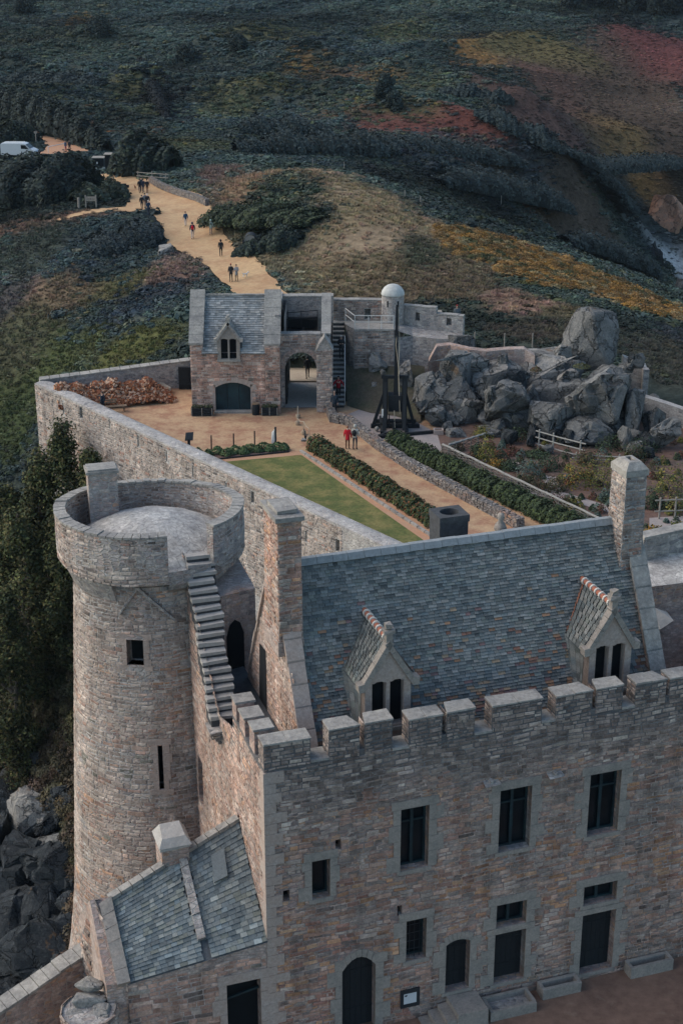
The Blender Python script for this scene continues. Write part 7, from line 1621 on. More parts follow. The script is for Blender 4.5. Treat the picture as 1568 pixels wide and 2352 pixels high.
# woodpile: split logs
def log_mesh(seed):
    r = random.Random(seed); mb = MB(); L_ = .34; n_ = 3 + seed % 3; k = []
    ang0 = r.uniform(0, 6); pr_ = [(math.cos(ang0 + 6.28 * i / n_ * r.uniform(.9, 1.1)) * .11, math.sin(ang0 + 6.28 * i / n_) * .10) for i in range(n_)]
    cend = r.choice([(.36, .17, .085), (.46, .27, .17), (.28, .11, .05)]); cs = r.choice([(.15, .055, .028), (.20, .075, .032), (.09, .045, .03), (.17, .06, .03), (.36, .25, .18)])
    A_ = [(-L_ / 2, y, z) for y, z in pr_]; B_ = [(L_ / 2, y, z) for y, z in pr_]; mb.poly(A_[::-1], cend); mb.poly(B_, cend)
    for i in range(n_): mb.poly([A_[i], A_[(i + 1) % n_], B_[(i + 1) % n_], B_[i]], cs)
    return mb.build('split_log', 'log_wood', fix=True)
lsrc = [log_mesh(s) for s in range(9)]; first = set(); rl = random.Random(9)
PA, PB = np.array([-20.9, 106.9, 0]), np.array([-12.9, 109.4, 0])
def pile_h(s, q): return max(.05, (1.28 - .12 * s) * min(1, (1.02 - s) * 4.5) * min(1, .25 + 1.25 * q) * (1 + .12 * math.sin(s * 17) + .08 * math.sin(s * 41)))
def pile_pt(s, q): d = PB - PA; n_ = np.array([.3, -.95, 0]); return PA + d * s + n_ * (2.4 * (1 - q)) + np.array([0, .1, 0])
mbm = MB()
for i in range(17):
    for j in range(6):
        q = [pile_pt(s, w_) + ZV * (pile_h(s, w_) - .1) for s, w_ in ((i / 17, j / 6), ((i + 1) / 17, j / 6), ((i + 1) / 17, (j + 1) / 6), (i / 17, (j + 1) / 6))]; mbm.poly(q, (.06, .025, .015))
def log_place(s, q, h): p = pile_pt(s, q); return (p[0], p[1], h), (rl.gauss(0, .35), rl.gauss(0, .35), rl.uniform(0, 6.28))
cands = []
for i in range(1500):
    s, q = rl.random(), rl.random(); cands.append((s, q, pile_h(s, q) + rl.uniform(-.05, .09)))
for i, (s, q, h) in enumerate(cands):
    loc, rot = log_place(s, q, h); k = rl.randrange(9); sc = rl.uniform(.8, 1.35)
    if i < 300:
        o = lsrc[k] if k not in first else lsrc[k].copy()
        if k in first: col.objects.link(o)
        first.add(k); o.location = loc; o.rotation_euler = rot; o.scale = (sc,) * 3; tag(o, 'split reddish firewood log heaped in the woodpile', 'log', 'split logs in the woodpile')
    else:
        from mathutils import Euler
        mt = Matrix.Translation(loc) @ Euler(rot).to_matrix().to_4x4() @ Matrix.Scale(sc, 4); me = lsrc[k].data; ca = me.color_attributes['Col'].data
        for pl in me.polygons: mbm.poly([mt @ me.vertices[v].co for v in pl.vertices], tuple(ca[pl.loop_indices[0]].color)[:3])
tag(mbm.build('woodpile', 'log_wood'), 'long heap of split firewood behind the bench', 'woodpile', kind='stuff')

# ---- trebuchet
tb = thing('trebuchet', (3.75, 101.2, 0), 'dark timber trebuchet with its long arm upright on a gravel yard', 'siege engine'); X0, Y0 = 3.75, 101.4
def bm_(name, *beams):
    mb = MB()
    for b in beams: mb.beam(*b)
    return mb.build(name, 'dark_wood', tb)
bm_('base_frame', ((X0 - 1.7, Y0, .15), (X0 + 1.7, Y0, .15), .26), ((X0 - 1.5, Y0 + 1.1, .15), (X0 + 1.5, Y0 + 1.1, .15), .24), ((X0 - .95, Y0 - 1.6, .16), (X0 - .95, Y0 + 1.9, .16), .24), ((X0 + .75, Y0 - 1.5, .16), (X0 + .75, Y0 + 1.9, .16), .24), ((X0 - .1, Y0 - 1.7, .13), (X0 - .1, Y0 + 1.3, .13), .22))
bm_('ground_sill', ((X0 - 1.25, Y0 - 2.3, .12), (X0 + 3.0, Y0 - 1.1, .12), .2), ((X0 - 1.2, Y0 - 2.2, .14), (X0 - .3, Y0 - 1.3, .14), .18))
for sx in (-.72, .62):
    bm_('upright', ((X0 + sx, Y0, .2), (X0 + sx, Y0, 3.75), .36)); bm_('brace', ((X0 + sx - .06, Y0 - 1.3, .25), (X0 + sx, Y0 - .05, 3.4), .25)); bm_('brace', ((X0 + sx, Y0 + 1.5, .25), (X0 + sx, Y0 + .05, 3.4), .25)); bm_('side_brace', ((X0 + sx * 2.1, Y0, .25), (X0 + sx, Y0, 2.8), .22))
bm_('axle', ((X0 - 1.0, Y0, 3.72), (X0 + .9, Y0, 3.72), .22)); bm_('arm', ((X0 + .0, Y0 - .1, 2.2), (X0 + .03, Y0 + .2, 8.75), .30, .30, None, (0, 0, 1), .16))
mb = MB(); mb.box(X0 - .5, X0 + .46, Y0 - .5, Y0 + .4, 1.35, 2.5, j=.02); mb.build('counterweight', 'dark_wood', tb)
mb = MB(); mb.tube([(X0 + .1, Y0 + .2, 8.6), (X0 + .22, Y0 + .1, 6.5), (X0 + .18, Y0 - .3, 3.9), (X0 + .3, Y0 - .6, 1.2)], .025, 5); mb.tube([(X0 + .15, Y0 + .2, 8.3), (X0 - .02, Y0 - .05, 6.0), (X0 + .22, Y0 - .3, 4.0)], .02, 5); mb.tube([(X0 - .1, Y0 - .7, 1.5), (X0 - .05, Y0 - .9, .3)], .03, 5); mb.build('rope', 'rope', tb)
mb = MB()
for k in range(8): a = k * math.pi / 4; mb.beam((X0 - .45, Y0 - .75, .75), (X0 - .45 + .0, Y0 - .75 + .5 * math.cos(a), .75 + .5 * math.sin(a)), .06)
mb.tube([(X0 - .75, Y0 - .75, .75), (X0 + .7, Y0 - .75, .75)], .11, 8); mb.build('windlass', 'dark_wood', tb)
mb = MB(); mb.box(X0 - .98, X0 - .86, Y0 - 1.05, Y0 - 1.0, 1.1, 1.7); mb.build('notice', 'white_rail', tb)
o = boulder_mesh('stone_ball', .17, .17, .17, 401, 'coping', npts=60, rough=.01, boxy=0, at=(2.45, 100.6, .2)); tag(o, 'round stone shot lying by the left foot of the trebuchet', 'stone ball')
o = boulder_mesh('stone_ball', .2, .2, .2, 402, 'rock', npts=60, rough=.02, boxy=0, at=(X0 - .9, Y0, 4.05), parent=tb)
p = G(1006, 996); t = thing('stone_planter', p, 'small square stone planter beside the trebuchet sill', 'planter'); mb = MB()
for x0, x1, y0, y1 in ((-.34, .34, -.28, -.18), (-.34, .34, .18, .28), (-.34, -.24, -.18, .18), (.24, .34, -.18, .18)): mb.box(x0, x1, y0, y1, 0, .33, lambda x, y, z: p + (x, y, z))
mb.build('basin', 'granite_pink', t); mb = MB(); mb.poly([p + (x, y, .26) for x, y in ((-.24, -.18), (.24, -.18), (.24, .18), (-.24, .18))]); mb.build('soil', 'soil', t)

# ---- in front of the lodging: troughs, mounting steps, notice board
def trough(u0, u1, w0, w1, h, label, rot=0.0):
    o = P((u0 + u1) / 2, (w0 + w1) / 2, 1.6); t = thing('stone_trough', o, label, 'trough'); c_, s_ = math.cos(rot), math.sin(rot); hu, hw = (u1 - u0) / 2, (w1 - w0) / 2
    Fz = lambda x, y, z: o + EV * (x * c_ - y * s_) + NV * (x * s_ + y * c_) + ZV * z; e_ = .11; mb = MB()
    for x0, x1, y0, y1 in ((-hu, hu, -hw, -hw + e_), (-hu, hu, hw - e_, hw), (-hu, -hu + e_, -hw + e_, hw - e_), (hu - e_, hu, -hw + e_, hw - e_)): mb.box(x0, x1, y0, y1, 0, h, Fz, j=.012)
    mb.build('basin', 'granite', t); mb = MB(); mb.poly([Fz(x, y, h * .45) for x, y in ((-hu + e_, -hw + e_), (hu - e_, -hw + e_), (hu - e_, hw - e_), (-hu + e_, hw - e_))]); mb.build('floor', 'masonry_grey', t)
trough(6.88, 8.45, -.95, -.15, .36, 'shallow stone trough beside the mounting steps'); trough(8.85, 10.2, -.55, .0 - .08, .40, 'square stone trough between the two tall ground floor doors'); trough(12.0, 13.55, -.52, -.06, .42, 'mossy stone trough at the right end of the lodging')
t = thing('mounting_steps', P(6, -.6, 1.6), 'grey stone mounting steps under the small arched door', 'steps'); mb = MB()
mb.box(5.75, 6.75, -1.0, -.05, 1.55, 2.2, lambda x, y, z: P(x, y, z), j=.02); mb.build('landing', 'granite', t)
for k in range(3): mb = MB(); mb.box(5.75 - .32 * (k + 1), 5.76 - .32 * k, -.95, -.08, 1.55, 2.02 - .17 * k, lambda x, y, z: P(x, y, z), j=.015); mb.build('step', 'granite', t)
t = thing('notice_board', P(4.5, 0, 2.4), 'small black framed notice board between the doors of the lodging', 'sign'); mb = MB(); mb.box(4.2, 4.83, -.07, -.02, 2.13, 2.80, lambda x, y, z: P(x, y, z)); mb.build('frame', 'iron', t)
mb = MB(); mb.box(4.30, 4.72, -.074, -.071, 2.28, 2.66, lambda x, y, z: P(x, y, z)); mb.build('paper', 'white_paint', t); mb = MB(); mb.poly([P(u, -.0755, z) for u, z in ((4.33, 2.56), (4.33, 2.62), (4.42, 2.62), (4.40, 2.56))]); mb.build('emblem', 'door_wood', t)

# ================================================================ PEOPLE
def skin_mesh(name, pts, edges, rad, root, sub_=1):
    me = bpy.data.meshes.new(name); me.from_pydata([tuple(p) for p in pts], edges, []); o = bpy.data.objects.new(name, me); col.objects.link(o)
    o.modifiers.new('s', 'SKIN'); sv = me.skin_vertices[0].data
    for i, r_ in enumerate(rad): sv[i].radius = (r_, r_) if not hasattr(r_, '__len__') else r_; sv[i].use_root = (i == root)
    m_ = o.modifiers.new('u', 'SUBSURF'); m_.levels = sub_; m_.render_levels = sub_
    dg = bpy.context.evaluated_depsgraph_get(); ev = o.evaluated_get(dg); nm = bpy.data.meshes.new_from_object(ev); bpy.data.objects.remove(o); nm.name = name; return nm
def person(label, loc, face, h=1.72, top=(.03, .035, .045), legs=(.03, .035, .045), hair=(.05, .04, .03), shoes=(.02, .02, .02), pose='walk', ph=.6, hood=False, long_=0.0, hat=None, bag=None, group=None, arms=None):
    """face: direction looked at, radians, 0 = away from the viewer (+Y)."""
    t = thing('person', (0, 0, 0), label, 'person', group); k = h / 1.75
    st = .30 * ph if pose == 'walk' else .02; V = []; E_ = []; Rr = []
    def add(p, r_, par=None):
        V.append(np.array(p) * k); Rr.append(r_ * k if not hasattr(r_, '__len__') else (r_[0] * k, r_[1] * k))
        if par is not None: E_.append((par, len(V) - 1))
        return len(V) - 1
    pel = add((0, 0, .94), (.135, .105)); wst = add((0, .01, 1.10), (.125, .10), pel); ch = add((0, .0, 1.30), (.165, .115), wst); nk0 = add((0, -.01, 1.46), (.09, .075), ch); nk = add((0, 0, 1.53), .052, nk0); hd = add((0, .02, 1.63), (.075, .09), nk); hc = add((0, .015, 1.70), (.072, .088), hd)
    add((0, .105, 1.625), .016, hd)
    feet = []
    for s in (-1, 1):
        f = s * st; hip = add((s * .095, 0, .86), .092, pel); kn = add((s * .10, f * .55 + .03 * (pose == 'walk'), .49), .060, hip); an = add((s * .10, f - (.05 if f < 0 else 0), .09 + (.05 if f < -.1 else 0)), .042, kn); he = add((s * .10, f - .03, .045), .042, an); add((s * .115, f + .14, .035 if f > -.1 else .02), .036, he)
    arm_ends = []
    for s in (-1, 1):
        f = -s * st * .8; sh = add((s * .185, -.01, 1.405), .062, ch)
        if arms == 'rail': el, wr = (s * .33, .10, 1.22), (s * .42, .26, 1.05)
        elif arms == 'front': el, wr = (s * .25, .06, 1.14), (s * .10, .24, 1.18)
        else: el, wr = (s * .245, f * .4 - .03, 1.12), (s * .25, f + .05, .89)
        e_ = add(el, .045, sh); w_ = add(wr, .032, e_); dr = np.array(wr) - np.array(el); dr /= np.linalg.norm(dr); pm = np.array(wr) + dr * .06; p_ = add(pm, (.030, .022), w_); fw = np.array([0, 1.0, 0]) if abs(dr[1]) < .7 else np.array([1.0, 0, 0])
        for j, (o_, L_) in enumerate(((-.028, .065), (-.010, .080), (.010, .076), (.027, .058))):
            a_ = add(pm + fw * o_ + dr * .035, .010, p_); add(pm + fw * o_ * 1.1 + dr * (.035 + L_ * .7) + np.array([-s * .012, 0, 0]), .008, a_)
        add(pm + fw * .045 - dr * .005 + np.array([-s * .01, 0, 0]), .010, p_); arm_ends.append(np.array(wr) * k)
    me = skin_mesh('body', V, E_, Rr, 0)
    for m_ in (M['skin'], cloth(legs), cloth(shoes)): me.materials.append(m_)
    for pl in me.polygons:
        c = pl.center / k; pl.use_smooth = True; pl.material_index = 2 if c.z < .10 else (1 if c.z < 1.0 and abs(c.x) < .215 else 0)
    bo = bpy.data.objects.new('body', me); col.objects.link(bo); bo.parent = t['_e']
    V2 = []; E2 = []; R2 = []
    def ad2(p, r_, par=None):
        V2.append(np.array(p) * k); R2.append((r_[0] * k, r_[1] * k) if hasattr(r_, '__len__') else r_ * k)
        if par is not None: E2.append((par, len(V2) - 1))
        return len(V2) - 1
    a = ad2((0, 0, .80 - long_), (.175 + long_ * .1, .135 + long_ * .1)); b = ad2((0, .005, 1.05), (.165, .13), a); c = ad2((0, 0, 1.30), (.19, .14), b); d = ad2((0, -.01, 1.47), (.10, .09), c)
    n_all = 11 + 0
    for s in (-1, 1):
        f = -s * st * .8; sh = ad2((s * .185, -.01, 1.41), .080, c)
        if arms == 'rail': el, wr = (s * .33, .10, 1.22), (s * .41, .245, 1.07)
        elif arms == 'front': el, wr = (s * .25, .06, 1.14), (s * .12, .22, 1.175)
        else: el, wr = (s * .245, f * .4 - .03, 1.12), (s * .25, f + .045, .91)
        e_ = ad2(el, .062, sh); ad2(wr, .048, e_)
    mj = skin_mesh('jacket', V2, E2, R2, 1); mj.materials.append(cloth(top)); mj.polygons.foreach_set('use_smooth', [True] * len(mj.polygons)); jo = bpy.data.objects.new('jacket', mj); col.objects.link(jo); jo.parent = t['_e']
    def blobm(name, c, r_, mat, cut=None):
        bm = bmesh.new(); bmesh.ops.create_icosphere(bm, subdivisions=2, radius=1.0)
        if cut is not None: bmesh.ops.delete(bm, geom=[v for v in bm.verts if cut(v.co)], context='VERTS')
        for v in bm.verts: v.co = Vector((c[0] + v.co.x * r_[0], c[1] + v.co.y * r_[1], c[2] + v.co.z * r_[2])) * k
        m2 = bpy.data.meshes.new(name); bm.to_mesh(m2); bm.free(); m2.materials.append(mat); m2.polygons.foreach_set('use_smooth', [True] * len(m2.polygons)); o = bpy.data.objects.new(name, m2); col.objects.link(o); o.parent = t['_e']; return o
    if hood: blobm('hood', (0, -.005, 1.655), (.118, .135, .145), cloth(top), lambda v: v.y > .72)
    else: blobm('hair' if hat is None else 'hat', (0, -.005, 1.685), (.088, .108, .105), cloth(hat or hair), lambda v: (v.y > .35 and v.z < .35) or v.z < -.75)
    for s in (-1, 1): blobm('eye', (s * .032, .103, 1.655), (.011, .008, .008), M['void'])
    if bag: blobm('backpack', (0, -.20, 1.22), (.155, .11, .24), cloth(bag))
    t['_e'].location = tuple(map(float, loc)); t['_e'].rotation_euler = (0, 0, face); return t
NV_, BK, BR_ = (.02, .03, .05), (.016, .018, .022), (.10, .055, .035)
g0 = lambda px, py, z=0.0: G(px, py, z)
def on_path(px, py): p = T(px, py, 120, 330); p[2] += .1; return p
def stairpt(x, y): return (x, y, max(0, (math.floor((y - 106) / .325) + 1) * 4.85 / 19))
person('person in a black hooded jacket walking away over the plank bridge', (-2.62, 113.4, .02), .1, 1.75, BK, BK, hood=True, ph=.7)
person('white haired person in a dark coat near the top of the stone stairs', stairpt(-.02, 109.25), math.pi + .1, 1.72, BK, BK, (.5, .48, .45), pose='stand', arms='front')
person('person in a red coat coming down the foot of the stairs holding both rails', stairpt(-.22, 106.6), math.pi, 1.70, (.28, .012, .02), BK, (.03, .02, .02), arms='rail', ph=.4)
person('bald person in a navy coat at the bottom of the stone stairs', (-.50, 104.2, .05), math.pi - .2, 1.75, (.018, .03, .045), BK, (.36, .24, .18), pose='stand')
person('person in a bright red coat and brown trousers beside a companion in grey', g0(798, 1031), -.15, 1.62, (.46, .012, .022), (.11, .045, .025), (.22, .10, .06), pose='stand', ph=.2, long_=.16)
person('person in a pale grey jacket and dark jeans with a black shoulder bag', g0(815, 1032), -.3, 1.74, (.36, .35, .31), (.02, .035, .05), hood=True, bag=(.015, .015, .018), pose='stand')
person('person in a dark coat seen over the curtain wall beside the bench', G(238, 952), 1.2, 1.72, (.018, .028, .04), BK, (.06, .04, .03), pose='stand')
person('person in a long black coat and red cap on the sandy path', on_path(531, 650), 2.9, 1.76, BK, BK, pose='stand', hat=(.30, .02, .015), long_=.1)
person('person in a grey patterned coat and black hat with the white dog', on_path(543.5, 649), 2.8, 1.66, (.22, .22, .225), BK, (.02, .02, .02), pose='stand', hat=BK, arms='front', long_=.2)
person('lone person in a black hooded coat walking up the path past the cart', on_path(508, 591), .05, 1.72, BK, BK, hood=True, ph=.3)
person('person with a red backpack, navy jacket and white trousers', on_path(443, 551), .2, 1.82, NV_, (.42, .38, .37), (.02, .02, .02), bag=(.42, .01, .02), ph=.5, hood=True)
person('person in a blue jacket and white trousers ahead of the red backpack', on_path(427, 521), .4, 1.62, (.03, .085, .15), (.50, .45, .42), (.08, .05, .04), ph=.4)
person('person in a pale mint hooded raincoat at the right of the path', on_path(485, 542), .1, 1.68, (.38, .50, .44), (.20, .19, .19), hood=True, ph=.4, long_=.1)
for a in [((327, 484), BK, BK, (.05, .04, .04), 'person in a black coat at the left of the middle walking group'), ((334, 479), (.15, .16, .17), NV_, (.05, .04, .03), 'person in a grey jacket behind the others of the middle group'), ((340, 481), BK, BK, (.55, .53, .5), 'white capped person in black in the middle walking group'), ((342, 497), (.025, .045, .075), NV_, (.4, .38, .36), 'person in a navy jacket walking last in the middle group'),
          ((322, 445), BK, NV_, (.03, .03, .03), 'person in dark clothes at the left of the far group by the wall'), ((330, 445), NV_, NV_, (.04, .03, .03), 'person in dark blue in the middle of the far group by the wall'), ((326, 441), (.02, .04, .045), BK, (.04, .03, .03), 'person half hidden behind the far group by the wall'), ((339, 446), BK, (.12, .05, .03), (.03, .03, .03), 'person in black with brown trousers at the right of the far group')]:
    person(a[4], on_path(*a[0]), .3, 1.74, a[1], a[2], a[3], ph=.5)
person('person in a navy top and red trousers standing by the white barrier', on_path(152, 350), 2.5, 1.74, (.03, .05, .09), (.25, .03, .035), pose='stand'); person('person in black standing beside the hedge near the white barrier', on_path(161, 350), 2.9, 1.8, BK, BK, pose='stand')
person('person in a white jacket far up the upper path', on_path(59, 291), .4, 1.74, (.6, .6, .58), NV_, (.4, .4, .38)); person('person in a green jacket beside the white jacket on the upper path', on_path(50, 290), .4, 1.74, (.03, .10, .08), NV_, (.3, .3, .28)); person('person in a red jacket farthest up the upper path', D(22, 268, 300) - (0, 0, .6), .4, 1.74, (.35, .02, .03), NV_)
person('person in a red cap standing behind the wing wall', (8.75, 113.0, 4.2), math.pi, 1.70, (.10, .12, .13), (.1, .11, .12), pose='stand', hat=(.28, .02, .02))

# ---- dogs
def dog(label, loc, face, c, h=.42):
    t = thing('dog', (0, 0, 0), label, 'dog'); k = h / .42; V = []; E_ = []; Rr = []
    def add(p, r_, par=None):
        V.append(np.array(p) * k); Rr.append(r_ * k)
        if par is not None: E_.append((par, len(V) - 1))
        return len(V) - 1
    ch = add((0, .12, .33), .085); be = add((0, -.05, .34), .068, ch); hp = add((0, -.20, .34), .075, be); t1 = add((0, -.30, .40), .022, hp); add((0, -.36, .52), .016, t1); n_ = add((0, .22, .43), .052, ch); hd = add((0, .29, .50), .058, n_); add((0, .40, .475), .028, hd)
    for s in (-1, 1):
        add((s * .045, .275, .565), .016, hd); e_ = add((s * .055, .13, .20), .034, ch); w_ = add((s * .055, .125, .09), .022, e_); add((s * .055, .155, .02), .022, w_)
        kn = add((s * .06, -.14, .21), .042, hp); hk = add((s * .06, -.26, .12), .022, kn); pw_ = add((s * .06, -.24, .03), .020, hk); add((s * .06, -.20, .02), .02, pw_)
    me = skin_mesh('body', V, E_, Rr, 0); me.materials.append(cloth(c)); me.polygons.foreach_set('use_smooth', [True] * len(me.polygons)); o = bpy.data.objects.new('body', me); col.objects.link(o); o.parent = t['_e']; t['_e'].location = tuple(map(float, loc)); t['_e'].rotation_euler = (0, 0, face)
dog('small white dog on a lead beside the couple on the path', on_path(564, 640), -1.2, (.60, .57, .52)); dog('small brown dog near the far walking group', on_path(311, 436), .5, (.16, .06, .03), .36)
p, q = on_path(545, 636), on_path(562, 639); mb = MB(); mb.tube([p + ZV * 1.0, (p + q) / 2 + ZV * .6, q + ZV * .42], .012, 4); tag(mb.build('dog_lead', 'sacking'), 'thin lead running to the small white dog', 'lead')

# ================================================================ CART, PILLORY, VAN, HUTS, FIELD WALL
p = on_path(576, 580); t = thing('cart', p, 'old dark wooden two wheeled cart with a hooped top parked beside the path', 'cart'); C = lambda x, y, z: p + np.array([x, y, z])
mb = MB(); mb.hexa([C(-.62, -.6, .65), C(.62, -.6, .65), C(.62, .9, .65), C(-.62, .9, .65)], [C(-.72, -.66, 1.15), C(.72, -.66, 1.15), C(.72, .95, 1.15), C(-.72, .95, 1.15)]); mb.build('body', 'dark_wood', t)
mb = MB(); n_ = 10
for k in range(n_):
    a, b = math.pi * k / n_, math.pi * (k + 1) / n_; q = lambda g, y: C(-.66 * math.cos(g), y, 1.15 + .72 * math.sin(g)); mb.poly([q(a, -.55), q(b, -.55), q(b, .9), q(a, .9)])
mb.build('hood', 'dark_wood', t, fix=False)
mb = MB(); mb.poly([C(-.62 * math.cos(math.pi * k / 12), -.5, 1.15 + .66 * math.sin(math.pi * k / 12)) for k in range(13)][::-1]); mb.build('hood_end', 'grey_wood', t)
for s in (-1, 1):
    mb = MB(); mb.tube([C(s * .78, .15 + .58 * math.cos(6.283 * k / 20), .58 + .56 * math.sin(6.283 * k / 20)) for k in range(21)], .045, 6)
    for k in range(8): g = math.pi * k / 4; mb.beam(C(s * .78, .15, .58), C(s * .78, .15 + .55 * math.cos(g), .58 + .55 * math.sin(g)), .04)
    mb.build('wheel', 'dark_wood', t); mb = MB(); mb.beam(C(s * .5, -.6, .7), C(s * .5, -1.9, .45), .07); mb.build('shaft', 'dark_wood', t)
for s in (-1, 1):
    mb = MB(); mb.beam(C(s * .74, -.62, .6), C(s * .78, -.7, 1.75), .07); mb.build('stake', 'dark_wood', t)
p = on_path(210, 478); t = thing('pillory', p, 'grey wooden pillory frame beside the side path', 'pillory'); mb = MB()
for s in (-1, 1): mb = MB(); mb.beam(p + (s * .62, 0, 0), p + (s * .62, 0, 1.45), .15); mb.build('post', 'grey_wood', t)
mb = MB(); mb.box(-.58, .58, -.05, .05, .75, 1.28, lambda x, y, z: p + (x, y, z)); mb.build('board', 'grey_wood', t); mb = MB()
for x in (-.3, 0, .3): mb.lathe(p + (x, -.055, 0), [(0, .98), (.001, 1.05), (.06 if x else .10, 1.02), (0, .95)], 8)
mb.build('hole', 'void', t)
mb = MB(); p = on_path(182, 480); mb.tube([p, p + ZV * 1.25], .14, 8); tag(mb.build('granite_post', 'granite'), 'squat grey post standing left of the pillory', 'post')
for px, py, h, lab in ((287, 438, .8, 'short dark marker post at the tip of the shrub by the path'), (293, 440, .75, 'small dark sign post at the path fork beside the marker post'), (84, 330, 1.9, 'grey wooden signpost at the edge of the upper path')):
    p = on_path(px, py); mb = MB(); mb.tube([p, p + ZV * h], .08, 6); mb.box(-.25, .25, -.06, .06, h - .35, h, lambda x, y, z: p + (x, y, z)); tag(mb.build('marker_post', 'dark_wood' if px > 100 else 'grey_wood'), lab, 'post')
# white van
p = T(47, 361, 150, 330); t = thing('parked_van', p, 'white panel van parked at the end of the upper path', 'van'); hv = -.12; Cv = lambda x, y, z: p + np.array([x * math.cos(hv) - y * math.sin(hv), x * math.sin(hv) + y * math.cos(hv), z + .1])
prof = [(-2.75, .35), (-2.75, 1.9), (-2.6, 2.08), (.9, 2.12), (1.25, 2.0), (1.95, 1.35), (2.7, 1.05), (2.85, .8), (2.85, .35)]
mb = MB(); mb.prism([Cv(x, -.95, z) for x, z in prof], NV * 0 + (Cv(0, .95, 0) - Cv(0, -.95, 0))); mb.build('body', 'white_paint', t, fix=True)
mb = MB(); mb.poly([Cv(1.30, -.9, 1.96), Cv(1.97, -.92, 1.37), Cv(1.97, .92, 1.37), Cv(1.30, .9, 1.96)]); [mb.v.__setitem__(-k, tuple(np.array(mb.v[-k]) + (.012, 0, .012))) for k in (1, 2, 3, 4)]; mb.build('windscreen', 'window_glass', t)
mb = MB(); mb.poly([Cv(.55, -.957, 1.3), Cv(1.75, -.957, 1.3), Cv(1.25, -.957, 1.88), Cv(.55, -.957, 1.88)]); mb.build('side_window', 'window_glass', t)
for x in (-1.75, 1.85):
    for s in (-1, 1): mb = MB(); mb.tube([Cv(x, s * .97, .30), Cv(x, s * .75, .30)], .34, 16); wo = mb.build('wheel', 'rubber', t); mb = MB(); mb.tube([Cv(x, s * .985, .30), Cv(x, s * .97, .30)], .19, 12); mb.build('rim', 'white_rail', sub(wo, t['_o']))
for s in (-1, 1): mb = MB(); mb.box(2.70, 2.862, s * .7 - .2, s * .7 + .2, .72, .92, Cv); mb.build('headlight', 'window_glass', t); mb = MB(); mb.box(1.3, 1.45, s * 1.08 - .1, s * 1.08 + .1, 1.3, 1.55, Cv); mb.build('mirror', 'rubber', t)
mb = MB(); [mb.beam(Cv(-2.4, y, 2.17), Cv(.7, y, 2.2), .06) for y in (-.7, .7)]; mb.build('roof_rack', 'white_rail', t)
# white barrier across the upper path
a, b = on_path(112, 352), on_path(150, 344); mb = MB(); mb.tube([a + ZV * .9, b + ZV * .9], .07, 6); mb.tube([a, a + ZV * .95], .06, 6); mb.tube([b, b + ZV * .95], .06, 6); tag(mb.build('barrier', 'white_rail'), 'white pole barrier across the upper path', 'barrier')
for px, py, wd, h, lab in ((257, 396, 1.7, 2.3, 'dark timber kiosk with a flat pale roof beside the path'), (227, 391, 1.5, 1.6, 'low dark timber booth at the bend of the path')):
    p = on_path(px, py); t = thing('kiosk', p, lab, 'kiosk'); mb = MB(); mb.box(-wd / 2, wd / 2, 0, 1.5, 0, h, lambda x, y, z: p + (x, y, z)); mb.build('wall', 'dark_wood', t); mb = MB(); mb.box(-wd / 2 - .15, wd / 2 + .15, -.25, 1.6, h, h + .09, lambda x, y, z: p + (x, y, z)); mb.build('roof', 'grey_wood', t)
    mb = MB(); mb.box(-.2, .25, -.03, -.005, h * .45, h * .8, lambda x, y, z: p + (x, y, z)); mb.build('hatch', 'void', t); mb = MB(); mb.box(-wd * .1 - .1, -wd * .1 + .1, -.05, -.032, h * .5, h * .68, lambda x, y, z: p + (x, y, z)); mb.build('notice', 'white_rail', t)
mb = MB(); stones_run(mb, [on_path(346, 420), on_path(362, 430), on_path(385, 441), on_path(420, 453), on_path(452, 463), on_path(476, 474)], .5, .75, 8, .5); tag(mb.build('field_wall', 'dry_stone', fix=True), 'low dry stone wall curving along the far side of the sandy path', 'wall')
rails([T(318, 412), T(350, 412), T(382, 418)], (.9, .45), 'grey pole rail between the kiosk and the dry stone wall')
for i, (px, py, h) in enumerate(((718, 388, 1.6), (790, 394, 1.4), (929, 457, 1.0), (965, 471, 1.0), (1089, 800, 1.3), (1157, 806, 1.4), (1221, 808, 1.5), (1150, 470, 1.5), (1232, 440, 1.3))):
    p = T(px, py, 100, 400); mb = MB(); mb.tube([p - ZV * .2, p + ZV * h], .06, 6)
    lab = ['lone grey fence post on the crest left of the grassy knoll', 'grey fence post on top of the grassy knoll', 'upper fence post on the right slope of the grassy mound', 'lower fence post on the right slope of the grassy mound', 'fence post above the crags nearest the wing wall', 'middle fence post above the crags', 'fence post above the crags nearest the standing crag', 'fence post in the dip beyond the mound', 'distant fence post on the red heather slope'][i]
    tag(mb.build('fence_post', 'grey_wood'), lab, 'post')
p = D(990, 716, 114.5); t = thing('picnic_table', p - ZV * .7, 'weathered plank table behind the wing wall', 'table'); mb = MB(); mb.box(-.8, .8, -.3, .3, 0, .06, lambda x, y, z: p + (x, y, z)); mb.build('top', 'grey_wood', t); mb = MB(); mb.box(-.7, .7, -.6, -.4, -.3, -.25, lambda x, y, z: p + (x, y, z)); mb.build('seat', 'grey_wood', t)
for s in (-1, 1): mb = MB(); mb.beam(p + (s * .6, -.5, -.8), p + (s * .6, .2, 0), .08); mb.build('leg', 'grey_wood', t)

